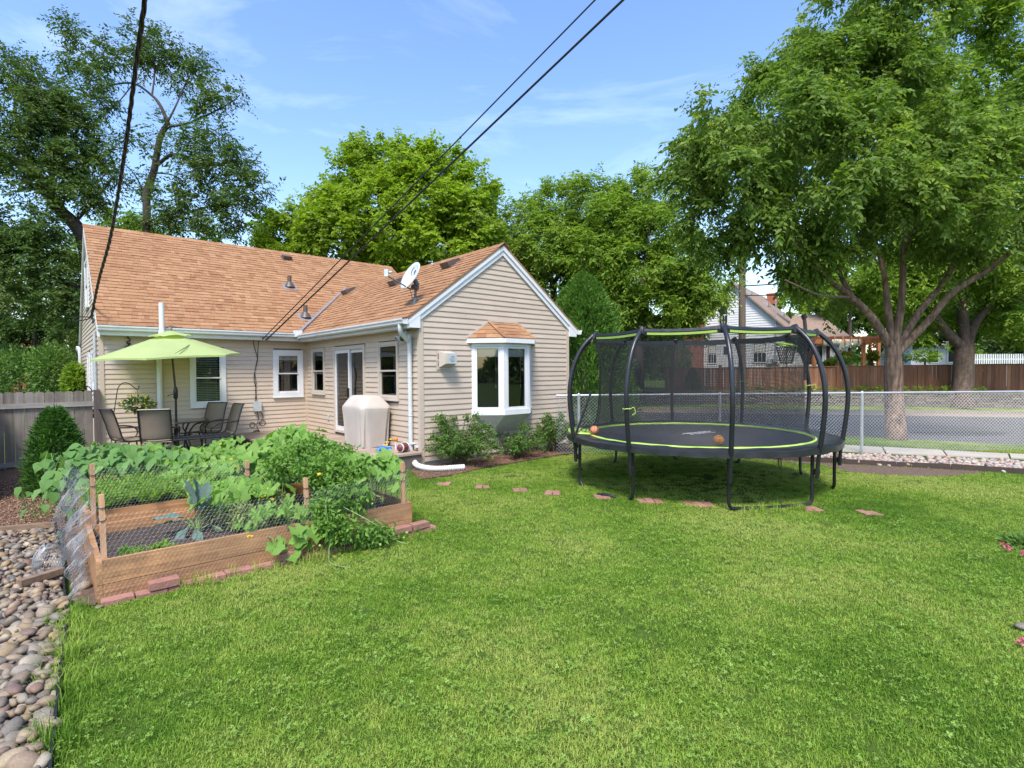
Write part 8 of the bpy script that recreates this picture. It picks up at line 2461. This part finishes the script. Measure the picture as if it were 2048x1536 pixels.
# the addition with its own roof
ax0 = gx1 + .06; ax1, azz = wpt(1668, 676)
MB().box((ax0, 1.0, 0), (ax1 + .3, 6.0, azz)).obj('wall', MAT['whitesiding'], wh)
lb = MB(); z = 0
while z < azz - .05:
    lb.add([(ax0, .972, z), (ax1 + .3, .972, z), (ax1 + .3, .995, z + lap), (ax0, .995, z + lap)], [(0, 1, 2, 3)]); z += lap
lb.obj('clapboards', MAT['whitesiding'], wh, kind='stuff')
MB().hexa([(ax0 - .1, .6, azz), (ax1 + .7, .6, azz), (ax1 + .7, 6.2, azz + .1), (ax0 - .1, 6.2, azz + .1), (ax0 - .1, .6, azz + .12), (ax1 + .7, .6, azz + .12), (ax1 - 1.2, 3.4, azz + 1.7), (ax0 - .1, 3.4, azz + 1.7)]).obj('roof', MAT['brownroof'], wh)
for a, b in ((1608, 1622), (1628, 1640)):
    x0, z0 = wpt(a, 732); x1, z1 = wpt(b, 690)
    o = MB().box((x0 - .1, .93, z0), (x1 + .1, .965, z1 + .1)).obj('door', MAT['trim'], wh); MB().box((x0, .92, z0 + .1), (x1, .929, z1)).obj('door_pane', MAT['darkglass'], o)
x0, z0 = wpt(1648, 728); x1, z1 = wpt(1656, 690)
o = MB().box((x0 - .08, .93, z0 - .08), (x1 + .08, .965, z1 + .08)).obj('window', MAT['trim'], wh); MB().box((x0, .92, z0), (x1, .929, z1)).obj('pane', MAT['darkglass'], o)
# pergola with white drapes
MAT['orangewood'] = M('orange_cedar', (.60, .22, .085), .7, noise=(4, .1))
pg0 = AT(1626, 742, 28.2); pg0.z = WTOP - .1
pgo = empty('pergola', pg0, 0, None, 'orange stained pergola beside the white house', 'pergola')
def pgp(px, py, d): return AT(px, py, d) - pg0
for a, b, d0, d1 in (((1626, 683), (1765, 681), 28.2, 27.8), ((1640, 679), (1772, 677), 30.5, 30.0)):
    MB().beam(pgp(*a, d0), pgp(*b, d1), .08, .24).obj('beam', MAT['orangewood'], pgo)
for k in range(9):
    f = k / 8; A = pgp(1630 + 132 * f, 676, 28.1 - .4 * f); B = A + Vector((.5, 3.2, 0)); MB().beam(A - (B - A) * .12, B, .06, .16).obj('rafter', MAT['orangewood'], pgo)
for px, d in ((1727, 28.0), (1757, 30.0), (1628, 28.3)):
    A = pgp(px, 684, d); MB().beam((A.x, A.y, A.z), (A.x, A.y, 0), .15, .15).obj('post', MAT['orangewood'], pgo)
MAT['drape'] = M('white_drape', (.80, .80, .80), .8, transl=.3)
for i, (px, w, h, lab) in enumerate(((1650, 12, 12, 'leftmost white drape on the pergola beam, short'), (1668, 14, 10, 'second white drape from the left on the pergola'), (1679, 8, 22, 'longest white drape hanging on the pergola'), (1694, 14, 16, 'white drape right of the longest one on the pergola'), (1710, 14, 12, 'rightmost white drape near the pergola post'))):
    c = AT(px, 679, 27.8); k = 27.8 / F_PX
    t = empty('drape', c, 0, None, lab, 'drape', 'white drapes on the pergola')
    n = 16; V, F = [], []
    for j in range(5):
        for q in range(n + 1):
            u = q / n - .5; f = j / 4
            V.append((u * w * k * (1 - .35 * math.sin(math.pi * f) * (h > 14)), -.16 + .06 * math.sin(q * 1.9) * (.4 + f), -f * h * k * (1 + .15 * math.sin(q * 1.1))))
    for j in range(4):
        for q in range(n): F.append((j * (n + 1) + q, (j + 1) * (n + 1) + q, (j + 1) * (n + 1) + q + 1, j * (n + 1) + q + 1))
    o = MB().add(V, F).obj('cloth', MAT['drape'], t, True); md = o.modifiers.new('thick', 'SOLIDIFY'); md.thickness = .01
MAT['leaf_gold'] = leafmat('golden_leaves', [(.20, .23, .03), (.30, .28, .04), (.13, .18, .03)])
for i, (px, py, d, rx, ry, mat, lab) in enumerate(((1680, 722, 27.2, 22, 8, 'leaf_mid', 'green flowering bush behind the fence left of the pergola post'), (1688, 714, 28.4, 16, 9, 'leaf_gold', 'golden bush under the white drapes'), (1745, 712, 28.6, 12, 10, 'leaf_gold', 'golden hanging plant right of the pergola post'), (1790, 715, 30, 28, 12, 'leaf_dark', 'dark bush behind the fence beside the elm trunk'), (1850, 712, 29, 30, 12, 'leaf_mid', 'green bush behind the fence right of the elm trunk'), (1655, 729, 27, 10, 4, 'leaf_gold', 'small golden plant peeking over the brown fence'))):
    c = AT(px, py, d); k = d / F_PX; t = empty('background_shrub', (c.x, c.y, WTOP - .1), 0, None, lab, 'shrub', 'garden plants behind the brown fence')
    P_, D_ = ball_pts(rg, 420, (0, 0, c.z - WTOP + .1), (rx * k, rx * k * .7, ry * k), .4); leaf_cloud('foliage', P_, D_ + rg.normal(0, .5, P_.shape), .17, MAT[mat], t, 400 + i, .5)
    MB().tube([(0, 0, 0), (0, 0, c.z - WTOP)], .05, 5).obj('trunk', MAT['bark_dark'], t)
# orange ornament hung under the pergola
oc = AT(1742, 695, 28.6)
orn = MB().tube([(0, 0, .5), (0, 0, -.3)], .03, 6)
for a in (-1, 1): orn.tube([(0, 0, .1), (a * .3, 0, .3)], .035, 6).tube([(0, 0, 0), (a * .22, 0, .02)], .03, 6)
o = orn.obj('wind_ornament', MAT['torange'], None, True, label='orange branching ornament hanging under the pergola', cat='ornament'); o.location = oc
# grey roofed house at the right
gh0 = AT(1888, 742, 48); gh0.z = 0
gh = empty('grey_house', gh0, -.15, None, 'pale house with low grey roof behind the second street tree', 'house')
k = 48 / F_PX
MAT['greyroof'] = M('grey_roof', (.26, .235, .215), .95, noise=(5, .15)); MAT['palewall'] = M('pale_wall', (.50, .52, .55), .7)
MB().box((-60 * k, 0, 0), (50 * k, 6, AT(1888, 690, 48).z)).obj('wall', MAT['palewall'], gh)
zz = AT(1888, 690, 48).z; zt = AT(1888, 661, 48).z
MB().hexa([(-66 * k, -.5, zz), (56 * k, -.5, zz), (56 * k, 6.5, zz), (-66 * k, 6.5, zz), (-30 * k, 2.9, zt), (30 * k, 2.9, zt), (30 * k, 3.1, zt), (-30 * k, 3.1, zt)]).obj('roof', MAT['greyroof'], gh)
for px in (-30, 5, 30): o = MB().box((px * k, -.06, zz - 1.6), (px * k + .9, -.02, zz - .4)).obj('window', MAT['trim'], gh); MB().box((px * k + .08, -.075, zz - 1.52), (px * k + .82, -.061, zz - .48)).obj('pane', MAT['darkglass'], o)
pk0 = AT(1935, 742, 30.5); pk0.z = WTOP - .1
pk = empty('picket_fence', pk0, 0, None, 'low white picket fence behind the brown fence at the right', 'fence')
k = 30.5 / F_PX; zt = AT(1990, 708, 30.5).z - pk0.z
for q in range(34): MB().box((q * .13, 0, .0), (q * .13 + .075, .025, zt)).obj('picket', MAT['white'], pk)
for z in (zt - .3, zt - .9): MB().box((0, .026, z - .04), (4.5, .06, z + .04)).obj('rail', MAT['white'], pk)
# brown roofed house at the far left
lh0 = AT(-30, 742, 34); lh0.z = -.3
lh = empty('brown_house', lh0, R(20), None, 'brick coloured house with brown roof at the far left edge', 'house')
z0_, z1_ = AT(0, 722, 34).z + .3, AT(0, 672, 34).z + .3
MB().box((-4, .4, 0), (1.9, 7, z0_)).obj('wall', MAT['redbrick'], lh)
MB().hexa([(-4.4, 0, z0_), (2.2, 0, z0_), (2.2, 7.4, z0_), (-4.4, 7.4, z0_), (-4.4, 3.6, z1_), (2.2, 3.6, z1_), (2.2, 3.8, z1_), (-4.4, 3.8, z1_)]).obj('roof', MAT['redbrick'], lh)
o = MB().box((-1, .34, 1.0), (0.2, .39, 2.2)).obj('window', MAT['trim'], lh); MB().box((-.9, .325, 1.1), (.1, .339, 2.1)).obj('pane', MAT['darkglass'], o)
